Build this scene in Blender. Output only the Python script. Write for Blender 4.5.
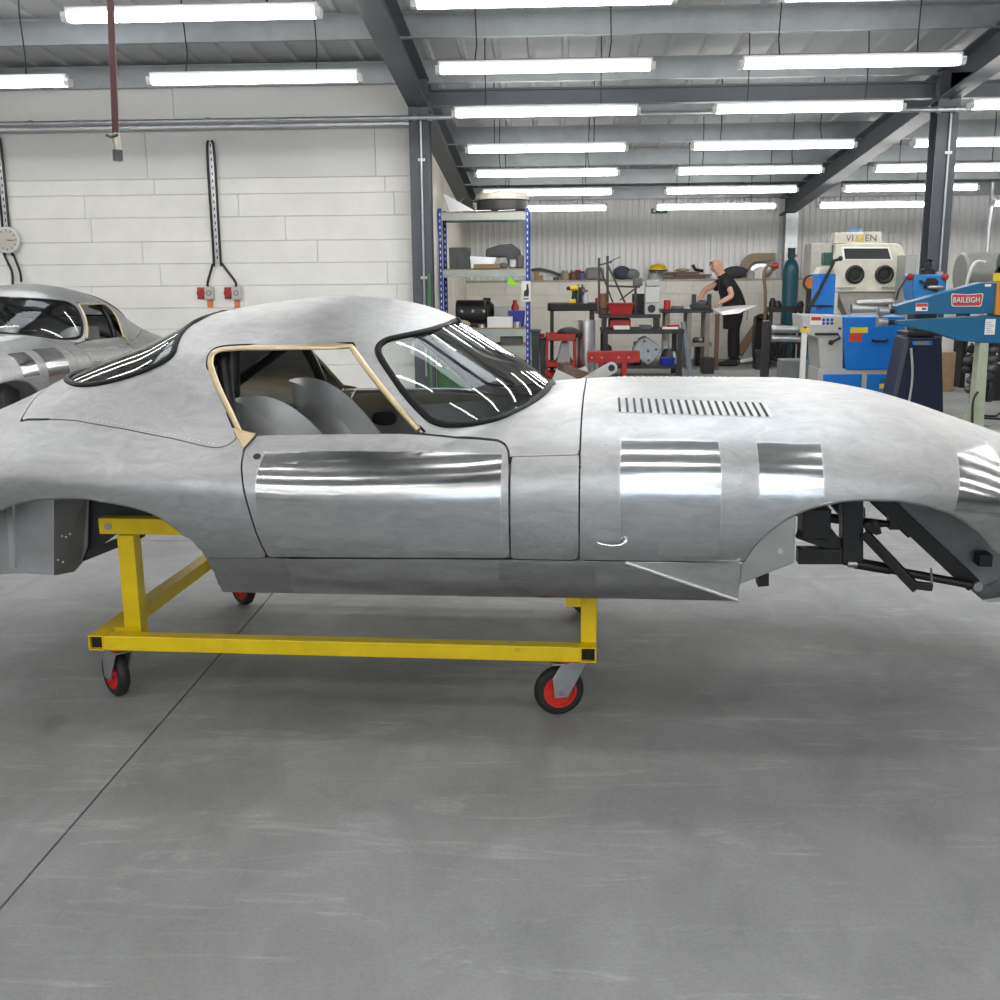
import bpy, bmesh, math, random
import numpy as np
from mathutils import Vector, Matrix, Euler

for _o in list(bpy.data.objects): bpy.data.objects.remove(_o)
SC = bpy.context.scene
COL = SC.collection
R = math.radians
random.seed(7)

# ------------------------------------------------------------------ camera
FPX, CAMH = 1080.0, 1.45
PITCH, YAW, ROLL = R(11.92), R(2.75), R(0.5)
FW = np.array([-math.sin(YAW)*math.cos(PITCH), math.cos(YAW)*math.cos(PITCH), -math.sin(PITCH)])
_r0 = np.cross(FW, [0, 0, 1]); _r0 /= np.linalg.norm(_r0); _u0 = np.cross(_r0, FW)
RT = _r0*math.cos(ROLL) - _u0*math.sin(ROLL)
UP = _u0*math.cos(ROLL) + _r0*math.sin(ROLL)
CAM = np.array([0.0, 0.0, CAMH])
cd = bpy.data.cameras.new('camera'); cam = bpy.data.objects.new('camera', cd); COL.objects.link(cam)
cd.sensor_width = 36.0; cd.lens = 36.0*FPX/1000.0; cd.clip_start = 0.05; cd.clip_end = 200
m4 = Matrix.Identity(4)
for i in range(3):
    m4[i][0] = RT[i]; m4[i][1] = UP[i]; m4[i][2] = -FW[i]; m4[i][3] = CAM[i]
cam.matrix_world = m4
SC.camera = cam

# ------------------------------------------------------------------ light and exposure
SC.view_settings.view_transform = 'Standard'
SC.view_settings.look = 'None'
SC.view_settings.gamma = 1.0
SC.view_settings.use_curve_mapping = False
SC.view_settings.exposure = 0.12
W_SKY = 2.2            # daylight seen through the open loading door behind the photographer
TUBE = 16.0            # fluorescent diffusers
ROOFLIGHT = 2.6        # translucent roof sheets lit by the sky
w = bpy.data.worlds.new('sky'); SC.world = w; w.use_nodes = True
w.node_tree.nodes['Background'].inputs[0].default_value = (0.80, 0.90, 1.0, 1)
w.node_tree.nodes['Background'].inputs[1].default_value = W_SKY

def ray(px, py):
    d = FW*FPX + RT*(px-500) + UP*(500-py)
    return d/np.linalg.norm(d)
def atY(px, py, Y):            # the point of that pixel's sight line standing at depth Y
    d = ray(px, py); return CAM + d*(Y/d[1])
def atZ(px, py, z=0.0):        # ... on the level z
    d = ray(px, py); return CAM + d*((z-CAMH)/d[2])

# ------------------------------------------------------------------ mesh helpers
class MB:
    def __init__(s): s.v = []; s.f = []
    def add(s, vs, fs, M=None):
        b = len(s.v)
        if M is not None: vs = [tuple(M @ Vector(p)) for p in vs]
        s.v += [tuple(p) for p in vs]; s.f += [tuple(b+i for i in f) for f in fs]; return s
    def box(s, x0, x1, y0, y1, z0, z1, M=None):
        vs = [(x, y, z) for z in (z0, z1) for y in (y0, y1) for x in (x0, x1)]
        return s.add(vs, [(0,2,3,1),(4,5,7,6),(0,1,5,4),(2,6,7,3),(0,4,6,2),(1,3,7,5)], M)
    def cbox(s, c, size, rot=(0,0,0)):
        M = Matrix.Translation(c) @ Euler(rot).to_matrix().to_4x4()
        a, b, d = [q/2 for q in size]
        return s.box(-a, a, -b, b, -d, d, M)
    def beam(s, p0, p1, w, h=None, up=(0,0,1)):    # square bar between two points
        h = h or w
        p0 = Vector(p0); p1 = Vector(p1); t = (p1-p0).normalized(); u = Vector(up)
        if abs(t.dot(u)) > .98: u = Vector((0,1,0))
        a = t.cross(u).normalized(); b = a.cross(t)
        vs = []
        for p in (p0, p1):
            for i, j in ((-1,-1),(1,-1),(1,1),(-1,1)): vs.append(p + a*(i*w/2) + b*(j*h/2))
        return s.add(vs, [(3,2,1,0),(4,5,6,7),(0,1,5,4),(1,2,6,5),(2,3,7,6),(3,0,4,7)])
    def cyl(s, p0, p1, r, r2=None, n=16, cap=True):
        r2 = r if r2 is None else r2
        p0 = Vector(p0); p1 = Vector(p1); t = (p1-p0).normalized()
        u = Vector((0,0,1)) if abs(t.z) < .9 else Vector((1,0,0))
        a = t.cross(u).normalized(); b = t.cross(a)
        vs = []
        for p, q in ((p0, r), (p1, r2)):
            for i in range(n):
                an = 2*math.pi*i/n; vs.append(p + a*(q*math.cos(an)) + b*(q*math.sin(an)))
        fs = [(i, (i+1) % n, n+(i+1) % n, n+i) for i in range(n)]
        if cap: fs += [tuple(range(n))[::-1], tuple(range(n, 2*n))]
        return s.add(vs, fs)
    def tube(s, path, r, n=8, closed=False, ry=None, ups=None, cap=True):
        P = [Vector(p) for p in path]; N = len(P); vs = []; prev = None
        for i, p in enumerate(P):
            if closed: t = P[(i+1) % N] - P[i-1]
            else: t = P[min(i+1, N-1)] - P[max(i-1, 0)]
            t.normalize()
            if ups is not None: u = Vector(ups[i])
            elif prev is None: u = Vector((0,0,1)) if abs(t.z) < .9 else Vector((1,0,0))
            else: u = prev
            a = t.cross(u)
            if a.length < 1e-6: a = t.cross(Vector((0.3,1,0.2)))
            a.normalize(); b = a.cross(t); prev = b
            rr = r[i] if isinstance(r, (list, tuple)) else r
            rb = rr if ry is None else ry
            for k in range(n):
                an = 2*math.pi*k/n; vs.append(p + a*(rr*math.cos(an)) + b*(rb*math.sin(an)))
        fs = []
        for i in range(N if closed else N-1):
            j = (i+1) % N
            for k in range(n):
                l = (k+1) % n; fs.append((i*n+k, i*n+l, j*n+l, j*n+k))
        if not closed and cap: fs += [tuple(range(n))[::-1], tuple((N-1)*n+k for k in range(n))]
        return s.add(vs, fs)
    def lathe(s, prof, c=(0,0,0), n=24, M=None, cap=True):      # prof: (r, z) about +Z
        T = Matrix.Translation(c) @ (M or Matrix.Identity(4))
        vs = []; m = len(prof)
        for i in range(n):
            an = 2*math.pi*i/n
            for r, z in prof: vs.append((r*math.cos(an), r*math.sin(an), z))
        fs = []
        for i in range(n):
            j = (i+1) % n
            for k in range(m-1): fs.append((i*m+k, j*m+k, j*m+k+1, i*m+k+1))
        if cap and prof[0][0] > 1e-6: fs.append(tuple(i*m for i in range(n))[::-1])
        if cap and prof[-1][0] > 1e-6: fs.append(tuple(i*m+m-1 for i in range(n)))
        return s.add(vs, fs, T)
    def prism(s, poly, d0, d1, plane='xz', M=None):   # polygon extruded along the third axis
        n = len(poly)
        def P(a, b, d): return {'xz': (a, d, b), 'xy': (a, b, d), 'yz': (d, a, b)}[plane]
        vs = [P(a, b, d0) for a, b in poly] + [P(a, b, d1) for a, b in poly]
        fs = [tuple(range(n)), tuple(range(2*n-1, n-1, -1))] + [(i, n+i, n+(i+1) % n, (i+1) % n) for i in range(n)]
        return s.add(vs, fs, M)
    def ball(s, c, rx, ry=None, rz=None, n=14, m=9, M=None):
        ry = ry or rx; rz = rz or rx
        prof = [(math.sin(math.pi*k/(m-1)), -math.cos(math.pi*k/(m-1))) for k in range(m)]
        prof[0] = (0, -1); prof[-1] = (0, 1)
        T = Matrix.Translation(c) @ (M or Matrix.Identity(4)) @ Matrix.Diagonal((rx, ry, rz, 1))
        return s.lathe(prof, n=n, M=T)
    def build(s, name, mat, parent=None, smooth=35, bevel=0, seg=2, loc=None, rot=None, kind=None):
        me = bpy.data.meshes.new(name); me.from_pydata([tuple(p) for p in s.v], [], s.f)
        bm = bmesh.new(); bm.from_mesh(me)
        bmesh.ops.remove_doubles(bm, verts=bm.verts, dist=1e-6)
        bmesh.ops.recalc_face_normals(bm, faces=bm.faces); bm.to_mesh(me); bm.free()
        if smooth:
            me.polygons.foreach_set('use_smooth', [True]*len(me.polygons)); me.set_sharp_from_angle(angle=R(smooth))
        return link(name, me, mat, parent, bevel, seg, loc, rot, kind)

def link(name, me, mat, parent=None, bevel=0, seg=2, loc=None, rot=None, kind=None):
    if mat is not None: me.materials.append(mat)
    o = bpy.data.objects.new(name, me); COL.objects.link(o)
    if parent is not None: o.parent = parent
    if loc is not None: o.location = loc
    if rot is not None: o.rotation_euler = rot
    if bevel:
        b = o.modifiers.new('bevel', 'BEVEL'); b.width = bevel; b.segments = seg; b.limit_method = 'ANGLE'; b.angle_limit = R(40)
    if kind: o['kind'] = kind
    return o
def tag(o, label, cat, group=None, kind=None):
    o['label'] = label; o['category'] = cat
    if group: o['group'] = group
    if kind: o['kind'] = kind
    return o
def thing(name, label, cat, loc=(0,0,0), rz=0, group=None):
    o = bpy.data.objects.new(name, None); COL.objects.link(o); o.empty_display_size = .1
    o.location = loc; o.rotation_euler = (0, 0, rz)
    return tag(o, label, cat, group)
def copy_tree(o, parent=None):
    c = o.copy(); COL.objects.link(c)
    if parent is not None: c.parent = parent
    for ch in list(o.children): copy_tree(ch, c)
    return c
_txt = {}
def text_mesh(name, body, size, mat, parent, M, depth=.001, sx=1.0, bold=0):
    cu = bpy.data.curves.new(name, 'FONT'); cu.body = body; cu.size = size; cu.extrude = depth; cu.align_x = 'CENTER'; cu.align_y = 'CENTER'; cu.offset = bold
    cu.resolution_u = 2
    o = bpy.data.objects.new(name, cu); COL.objects.link(o)
    dg = bpy.context.evaluated_depsgraph_get(); dg.update()
    me = bpy.data.meshes.new_from_object(o.evaluated_get(dg)); bpy.data.objects.remove(o)
    me.transform(M @ Matrix.Diagonal((sx, 1, 1, 1)))
    me.materials.clear()
    return link(name, me, mat, parent)

# ------------------------------------------------------------------ materials
MATS = {}
def mat(name, col, rough=.5, metal=0.0, var=.0, scale=8.0, bump=0.0, bscale=None, spec=.5, stretch=None, emit=0, rvar=0.0, dirt=None):
    if name in MATS: return MATS[name]
    m = bpy.data.materials.new(name); m.use_nodes = True; MATS[name] = m
    nt = m.node_tree; N = nt.nodes; L = nt.links; b = N['Principled BSDF']
    c4 = (*col, 1)
    b.inputs['Base Color'].default_value = c4; b.inputs['Roughness'].default_value = rough; b.inputs['Metallic'].default_value = metal
    b.inputs['Specular IOR Level'].default_value = spec
    if emit:
        b.inputs['Emission Color'].default_value = c4; b.inputs['Emission Strength'].default_value = emit
    if var or bump or rvar or dirt:
        tc = N.new('ShaderNodeTexCoord'); mp = N.new('ShaderNodeMapping'); L.new(tc.outputs['Object'], mp.inputs[0])
        if stretch: mp.inputs['Scale'].default_value = stretch
        nz = N.new('ShaderNodeTexNoise'); nz.inputs['Scale'].default_value = scale; nz.inputs['Detail'].default_value = 5; nz.inputs['Roughness'].default_value = .6
        L.new(mp.outputs[0], nz.inputs['Vector'])
        if var:
            mr = N.new('ShaderNodeMapRange'); mr.inputs[1].default_value = .3; mr.inputs[2].default_value = .7
            mr.inputs[3].default_value = 1-var; mr.inputs[4].default_value = 1+var*.6
            L.new(nz.outputs['Fac'], mr.inputs[0])
            mx = N.new('ShaderNodeMix'); mx.data_type = 'RGBA'; mx.blend_type = 'MULTIPLY'; mx.inputs[0].default_value = 1
            mx.inputs[6].default_value = c4; L.new(mr.outputs[0], mx.inputs[7]); out = mx.outputs[2]
            if dirt:
                n2 = N.new('ShaderNodeTexNoise'); n2.inputs['Scale'].default_value = dirt[1]; n2.inputs['Detail'].default_value = 6
                L.new(mp.outputs[0], n2.inputs['Vector'])
                m2 = N.new('ShaderNodeMapRange'); m2.inputs[1].default_value = dirt[2]; m2.inputs[2].default_value = dirt[2]+.12
                L.new(n2.outputs['Fac'], m2.inputs[0])
                x2 = N.new('ShaderNodeMix'); x2.data_type = 'RGBA'; L.new(m2.outputs[0], x2.inputs[0]); L.new(out, x2.inputs[6]); x2.inputs[7].default_value = (*dirt[0], 1); out = x2.outputs[2]
            L.new(out, b.inputs['Base Color'])
        if rvar:
            rr = N.new('ShaderNodeMapRange'); rr.inputs[1].default_value = .3; rr.inputs[2].default_value = .7
            rr.inputs[3].default_value = max(.02, rough-rvar); rr.inputs[4].default_value = min(1, rough+rvar)
            L.new(nz.outputs['Fac'], rr.inputs[0]); L.new(rr.outputs[0], b.inputs['Roughness'])
        if bump:
            bn = N.new('ShaderNodeTexNoise'); bn.inputs['Scale'].default_value = bscale or scale*6; bn.inputs['Detail'].default_value = 4
            L.new(mp.outputs[0], bn.inputs['Vector'])
            bp = N.new('ShaderNodeBump'); bp.inputs['Strength'].default_value = bump; bp.inputs['Distance'].default_value = .01
            L.new(bn.outputs['Fac'], bp.inputs['Height']); L.new(bp.outputs[0], b.inputs['Normal'])
    return m
def glass_mat(name, tint=(.9,.95,.95), rough=.0):
    m = bpy.data.materials.new(name); m.use_nodes = True; nt = m.node_tree; N = nt.nodes; L = nt.links
    N.remove(N['Principled BSDF']); out = N['Material Output']
    tr = N.new('ShaderNodeBsdfTransparent'); tr.inputs[0].default_value = (*tint, 1)
    gl = N.new('ShaderNodeBsdfGlossy'); gl.inputs['Roughness'].default_value = rough
    fr = N.new('ShaderNodeFresnel'); fr.inputs[0].default_value = 1.75
    mx = N.new('ShaderNodeMixShader'); L.new(fr.outputs[0], mx.inputs[0]); L.new(tr.outputs[0], mx.inputs[1]); L.new(gl.outputs[0], mx.inputs[2]); L.new(mx.outputs[0], out.inputs[0])
    MATS[name] = m; return m
BLACK = mat('black paint', (.012,.012,.013), .45)
RUBBER = mat('rubber', (.018,.018,.018), .55)
STEEL = mat('steel', (.42,.43,.44), .38, .9, var=.2, scale=12)
DSTEEL = mat('dark steel', (.10,.105,.11), .5, .6, var=.25, scale=10)
GALV = mat('galvanised steel', (.50,.52,.54), .42, .85, var=.15, scale=14)
WHITE = mat('white paint', (.78,.78,.76), .5)
ALU = mat('sheet aluminium', (.72,.73,.74), .34, 1.0, var=.1, scale=6, rvar=.08)
RED = mat('red paint', (.40,.018,.016), .42, var=.2, scale=9)
BLUE = mat('blue paint', (.01,.19,.66), .4, var=.1, scale=6)
RACKBLUE = mat('racking blue', (.012,.05,.33), .42, var=.15, scale=9)
TEAL = mat('teal paint', (.012,.13,.19), .42, var=.12, scale=9)
WOOD = mat('wood', (.30,.20,.11), .6, var=.3, scale=5, stretch=(1,6,6))
CARD = mat('cardboard', (.40,.27,.15), .75, var=.15, scale=12)
PLASTIC = mat('grey plastic', (.10,.105,.11), .5)
# ------------------------------------------------------------------ building
YC, YB, YF = 11.3, 18.5, -10.5           # column line / far wall / wall with the loading door behind the photographer
XL, XR = -8.9, 11.4
XCOL = (-6.42, -1.31, 3.84, 8.9)
RIDGE = 0.0
def roofz(Y): return 3.536 + .1*(YC - Y) if Y >= RIDGE else 3.536 + .1*YC - .1*(RIDGE-Y)
STRUC = mat('structural steel paint', (.075,.085,.10), .48, .1, var=.15, scale=3)
PURLIN = mat('galvanised purlin', (.30,.32,.335), .45, .75, var=.15, scale=4)
SHEET = mat('roof sheet', (.44,.45,.46), .5, .0, var=.08, scale=2)
CLAD = mat('white wall cladding', (.80,.80,.79), .5, var=.05, scale=1.2)
BLOCK = mat('white painted block', (.86,.85,.82), .62, var=.06, scale=3.0, bump=.35, bscale=34, dirt=((.58,.55,.48), 2.3, .68))
CREAM = mat('cream render', (.76,.72,.64), .7, var=.15, scale=2.5, bump=.2, bscale=30)
UPPER = mat('smooth white board', (.72,.715,.70), .6, var=.06, scale=1.0)

def floor_material():
    m = bpy.data.materials.new('polished concrete'); m.use_nodes = True; nt = m.node_tree; N = nt.nodes; L = nt.links; b = N['Principled BSDF']
    tc = N.new('ShaderNodeTexCoord')
    def noise(sc, det=6, rough=.6, st=(1,1,1), dist=0):
        mp = N.new('ShaderNodeMapping'); mp.inputs['Scale'].default_value = st; L.new(tc.outputs['Object'], mp.inputs[0])
        n = N.new('ShaderNodeTexNoise'); n.inputs['Scale'].default_value = sc; n.inputs['Detail'].default_value = det; n.inputs['Roughness'].default_value = rough
        n.inputs['Distortion'].default_value = dist
        L.new(mp.outputs[0], n.inputs['Vector']); return n.outputs['Fac']
    def rng(s, a, c, lo, hi):
        r = N.new('ShaderNodeMapRange'); r.inputs[1].default_value = a; r.inputs[2].default_value = c; r.inputs[3].default_value = lo; r.inputs[4].default_value = hi
        L.new(s, r.inputs[0]); return r.outputs[0]
    def mul(a, c):
        x = N.new('ShaderNodeMath'); x.operation = 'MULTIPLY'; L.new(a, x.inputs[0]); L.new(c, x.inputs[1]); return x.outputs[0]
    big = rng(noise(.7, 5, .55, dist=.6), .3, .7, .80, 1.14)
    mid = rng(noise(4.5, 6, .65, (1,.6,1), .8), .3, .7, .84, 1.12)
    fine = rng(noise(90, 3, .7), .3, .7, .91, 1.07)
    sc1 = rng(noise(3.2, 8, .75, (.5,2.6,1), 1.4), .54, .68, 1.0, 1.30)     # pale scuffs
    spot = rng(noise(2.6, 2, .4), .70, .76, 1.0, .80)                       # dark stains
    v = mul(mul(mul(big, mid), mul(fine, sc1)), spot)
    mx = N.new('ShaderNodeMix'); mx.data_type = 'RGBA'; mx.blend_type = 'MULTIPLY'; mx.inputs[0].default_value = 1
    mx.inputs[6].default_value = (.285,.287,.285,1); L.new(v, mx.inputs[7]); L.new(mx.outputs[2], b.inputs['Base Color'])
    L.new(rng(noise(1.6, 6, .65, dist=.5), .3, .7, .42, .66), b.inputs['Roughness'])
    b.inputs['Specular IOR Level'].default_value = .2
    bp = N.new('ShaderNodeBump'); bp.inputs['Strength'].default_value = .06; bp.inputs['Distance'].default_value = .01
    L.new(noise(45, 4, .6), bp.inputs['Height']); L.new(bp.outputs[0], b.inputs['Normal'])
    return m
CONC = floor_material()
# floor: cast bays with sawn joints between them
fl = MB().box(XL-.3, XR+.3, YF-.3, YB+.3, -.25, -.03).build('floor', mat('joint filler', (.03,.03,.03), .8), smooth=0, kind='structure')
jx = [XL-.3, -6.2, -1.288, 3.62, 8.5, XR+.3]; jy = [YF-.3, -4.1, .8, 5.75, 10.7, 15.6, YB+.3]
for i in range(len(jx)-1):
    for j in range(len(jy)-1):
        MB().box(jx[i]+.0035, jx[i+1]-.0035, jy[j]+.0035, jy[j+1]-.0035, -.06, 0).build('floor_slab', CONC, fl, smooth=0)

# near block wall (left of the column), with its courses standing proud of recessed joints
def courses(parent, m, x0, x1, rows, y, t, lens, jit=.0015, axis='x'):
    k = 0
    for (z0, z1) in rows:
        L_ = lens[k % len(lens)]; off = (k % 2)*.5*L_; k += 1
        x = x0 - off
        while x < x1 - 1e-4:
            a, b2 = max(x, x0), min(x+L_, x1); x += L_
            if b2 - a < .02: continue
            dy = random.uniform(-jit, jit); g = .0015
            if axis == 'x': MB().box(a+g, b2-g, y+dy, y+t, z0+g, z1-g).build('concrete_panel' if z1-z0 > .3 else 'concrete_block', m, parent, smooth=0, bevel=.004, seg=1)
            else: MB().box(y+dy, y+t, a+g, b2-g, z0+g, z1-g).build('concrete_block', m, parent, smooth=0, bevel=.004, seg=1)
wl = MB().box(XL, XCOL[1]-.1, YC+.14, YC+.32, 0, roofz(YC+.2)+.0).build('wall_left', mat('mortar', (.58,.57,.54), .8), smooth=0, kind='structure')
zs = [0, .22, .44, .66, .88, 1.10, 1.315, 1.535, 1.745, 1.935, 2.125, 2.40-.11]
zc_ = [float(atY(250, y, YC)[2]) for y in (177, 193, 216, 240.5, 263, 285.5, 308)]
rows = [(0, .25), (.25, .5), (.5, .75), (.75, zc_[6]-.22)] + [(zc_[6]-.22, zc_[6])] + [(zc_[k+1], zc_[k]) for k in range(5, -1, -1)]
courses(wl, BLOCK, XL, XCOL[1]-.1, rows, YC+.12, .1, [2.05, 1.62, 2.4, 1.85])
courses(wl, UPPER, XL, XCOL[1]-.1, [(zc_[0], 2.93)], YC+.12, .1, [2.37], jit=.0005)
courses(wl, UPPER, XL, XCOL[1]-.1, [(2.93, roofz(YC+.12))], YC+.11, .1, [2.53], jit=.0005)
# return wall running back from the column
ws = MB().box(XCOL[1]-.3, XCOL[1]-.1, YC+.32, YB+.2, 0, roofz(YC)).build('wall_side', CREAM, smooth=0, kind='structure')
# far wall: block plinth with a ledge, ribbed white sheet above it
LEDGE = float(atY(640, 279.5, YB-.25)[2])
wb = MB().box(XCOL[1]-.3, XR, YB+.06, YB+.2, 0, roofz(YB)+.02).build('wall_back', CLAD, smooth=0, kind='structure')
rb = []
xx = XCOL[1]-.1
prof = []
while xx < XR:
    prof += [(xx, YB+.05), (xx+.045, YB+.05), (xx+.055, YB+.02), (xx+.08, YB+.02), (xx+.09, YB+.05)]; xx += .1
poly = prof + [(XR, YB+.055), (XCOL[1]-.1, YB+.055)]
mb = MB(); n = len(prof)
for z in (LEDGE, roofz(YB)+.02): mb.v += [(a, b, z) for a, b in prof]
mb.f += [(i, i+1, n+i+1, n+i) for i in range(n-1)]
mb.build('ribbed_sheet', CLAD, wb, smooth=0)
mb = MB().box(XCOL[1]-.1, XR, YB-.25, YB+.06, 0, LEDGE-.03).build('plinth', mat('mortar', (.4,.4,.38)), wb, smooth=0)
rows = [(.215*k, .215*(k+1)) for k in range(6)]; rows[-1] = (rows[-1][0], LEDGE-.03)
courses(wb, mat('cream painted block', (.74,.71,.65), .65, var=.08, scale=3, bump=.3, bscale=34), XCOL[1]-.1, XR, rows, YB-.26, .02, [.44])
MB().box(XCOL[1]-.1, XR, YB-.275, YB+.06, LEDGE-.03, LEDGE).build('ledge_cap', mat('ledge timber', (.42,.38,.32), .7, var=.2, scale=6), wb, smooth=0, bevel=.004)
MB().box(XL-.2, XL, YF, YC+.3, 0, 4.9).build('wall_far_left', UPPER, smooth=0, kind='structure')
MB().box(XR, XR+.2, YF, YB+.2, 0, 4.9).build('wall_right', UPPER, smooth=0, kind='structure')
# wall behind the photographer with the open loading door
dw = (-3.4, 4.2, 3.3)
MB().box(XL-.2, dw[0], YF-.2, YF, 0, 4.9).box(dw[1], XR+.2, YF-.2, YF, 0, 4.9).box(dw[0], dw[1], YF-.2, YF, dw[2], 4.9).build('wall_front', UPPER, smooth=0, kind='structure')
MB().box(-40, 40, -60, YF-.3, -.12, -.02).build('yard', mat('tarmac', (.12,.12,.12), .9), smooth=0, kind='structure')

# roof: ribbed sheets between the two eaves and the ridge, with translucent rooflight sheets let in
RL = [(-4.65, -3.75, 6.0, 9.2), (.1, 2.1, 4.4, 6.8), (.2, 2.2, -5.2, -1.2), (-5.0, -3.6, -5.2, -1.2), (5.4, 6.8, -5.2, -1.2)]
def in_rl(x, Y): return any(a <= x <= b and c <= Y <= d for a, b, c, d in RL)
ribs = [0, .25, .27, .31, .33]; 
pts = []
x = XL-.2
while x < XR+.2:
    pts += [(x, 0), (x+.20, 0), (x+.22, -.028), (x+.26, -.028), (x+.28, 0)]; x += .3333
pts.append((XR+.2, 0))
yb = sorted({YF-.2, RIDGE, YB+.3} | {r for q in RL for r in q[2:]})
mb = MB(); np_ = len(pts)
for k, Y in enumerate(yb): mb.v += [(a, Y, roofz(Y)+b) for a, b in pts]
for k in range(len(yb)-1):
    for i in range(np_-1):
        xm = .5*(pts[i][0]+pts[i+1][0]); ym = .5*(yb[k]+yb[k+1])
        if not in_rl(xm, ym): mb.f.append((k*np_+i, k*np_+i+1, (k+1)*np_+i+1, (k+1)*np_+i))
ceil = mb.build('ceiling', SHEET, smooth=0, kind='structure')
mb = MB()
for Y in (YF-.2, RIDGE, YB+.3): mb.v += [(XL-.3, Y, roofz(Y)+.06), (XR+.3, Y, roofz(Y)+.06)]
mb.f = [(0,1,3,2),(2,3,5,4)]
GRP = mat('translucent rooflight sheet', (.86,.93,1.0), .5, emit=ROOFLIGHT)
for (a, b, c, d) in RL:
    MB().add([(a-.03, c, roofz(c)+.004), (b+.03, c, roofz(c)+.004), (b+.03, d, roofz(d)+.004), (a-.03, d, roofz(d)+.004)], [(0,1,2,3)]).build('rooflight_sheet', GRP, ceil, smooth=0)

# steel frame: columns, rafters, purlins
def hsec(w_, h_, tf=.018, tw=.012):       # I section polygon, web along the second axis
    a, b = w_/2, h_/2
    return [(-a,-b),(a,-b),(a,-b+tf),(tw/2,-b+tf),(tw/2,b-tf),(a,b-tf),(a,b),(-a,b),(-a,b-tf),(-tw/2,b-tf),(-tw/2,-b+tf),(-a,-b+tf)]
def isec_beam(mb, p0, p1, w_, h_):
    p0 = Vector(p0); p1 = Vector(p1); t = (p1-p0).normalized(); a = t.cross(Vector((0,0,1))).normalized(); b = a.cross(t)
    sec = hsec(w_, h_); n = len(sec)
    vs = [p + a*u + b*v for p in (p0, p1) for u, v in sec]
    fs = [(i, (i+1) % n, n+(i+1) % n, n+i) for i in range(n)] + [tuple(range(n)), tuple(range(n, 2*n))]
    mb.add(vs, fs)
def column(x, Y, top, label, m=STRUC):
    t = thing('steel_column', label, 'column', (x, Y, 0), 0, None)
    MB().prism(hsec(.2, .23), 0, top, 'xy').build('shaft', m, t, smooth=0)
    MB().box(-.15, .15, -.15, .15, 0, .018).build('base_plate', m, t, smooth=0)
    return t
labs = {XCOL[1]: 'dark grey steel column at the end of the white block wall',
        XCOL[2]: 'dark grey steel column standing behind the blue forming machines'}
for x in XCOL[1:3]:
    c = column(x, YC, roofz(YC)-.48, labs[x])
    p = [(.02, -.135, 0.4), (.02, -.135, 2.94)]
    MB().tube(p, .011, 8).build('conduit', GALV, c)
    for z in (1.4, 2.55): MB().cbox((.02, -.128, z), (.07, .02, .03)).build('conduit_clip', GALV, c, smooth=0, bevel=.003)
column(XCOL[2]+.06, YB-.14, roofz(YB)-.45, 'galvanised steel column standing against the far wall by the gas cylinder', GALV)
column(XCOL[3], YB-.14, roofz(YB)-.45, 'steel column standing against the far wall near the corner', GALV)
for x in XCOL:
    label = {XCOL[0]: 'sloping steel rafter over the small aluminium car', XCOL[1]: 'sloping steel rafter running down to the column by the white wall',
             XCOL[2]: 'sloping steel rafter above the blue machines', XCOL[3]: 'sloping steel rafter beyond the blue machines'}[x]
    t = thing('roof_rafter', label, 'rafter', (x, YC, 0), 0, 'roof rafters')
    zoff = -.205-.15
    mb = MB(); isec_beam(mb, (0, RIDGE-YC, roofz(RIDGE)+zoff), (0, YB+.1-YC, roofz(YB+.1)+zoff), .2, .29); mb.build('beam', STRUC, t, smooth=0)
    mb = MB(); isec_beam(mb, (0, YF-YC, roofz(YF)+zoff), (0, RIDGE-YC, roofz(RIDGE)+zoff), .2, .29); mb.build('beam', STRUC, t, smooth=0)
    if x in XCOL[1:3]:
        MB().prism([(-.14, -.5), (-.14, -.25), (-1.0, -.39+.0)], -.006, .006, 'yz', Matrix.Translation((0, 0, roofz(YC)+.0))).build('haunch_plate', STRUC, t, smooth=0)
        MB().cbox((0, -.13, roofz(YC)-.40), (.2, .02, .34)).build('end_plate', STRUC, t, smooth=0)
PY = [9.9 + 1.4*k for k in range(-14, 7)]
def zpurlin(Y, name, label, y, m=PURLIN, h=.2, dz=0):
    z = roofz(y) - .012 - h + dz; w_ = .065; t = .004
    poly = [(0,0),(w_,0),(w_,.018),(w_-t,.018),(w_-t,t),(t,t),(t,h),(-w_,h),(-w_,h-.018),(-w_+t,h-.018),(-w_+t,h-t),(0,h-t)]
    o = MB().prism([(y+a, z+b) for a, b in poly], XL, XR, 'yz').build(name, m, smooth=0)
    return tag(o, label, 'purlin', 'roof purlins')
NTH = ['first', 'second', 'third', 'fourth', 'fifth', 'sixth', 'seventh', 'eighth', 'ninth', 'tenth', 'eleventh', 'twelfth', 'thirteenth', 'fourteenth', 'fifteenth', 'sixteenth', 'seventeenth', 'eighteenth', 'nineteenth', 'twentieth', 'last']
k = 0
for Y in PY[::-1]:
    if abs(Y-RIDGE) < .3 or Y > YB: continue
    zpurlin(Y, 'roof_purlin', 'galvanised roof purlin, the ' + NTH[k] + ' out from the far wall', Y, dz=-.03); k += 1
tb = MB(); isec_beam(tb, (XCOL[1]+.1, YC, 3.145), (XCOL[2]-.1, YC, 3.145), .12, .16)
tag(tb.build('tie_beam', STRUC, smooth=0), 'dark steel tie beam joining the tops of the two columns', 'beam')
tb = MB(); isec_beam(tb, (XCOL[2]+.1, YC, 3.145), (XR, YC, 3.145), .12, .16)
tag(tb.build('tie_beam', STRUC, smooth=0), 'dark steel tie beam running from the machine-side column to the right wall', 'beam')
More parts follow.
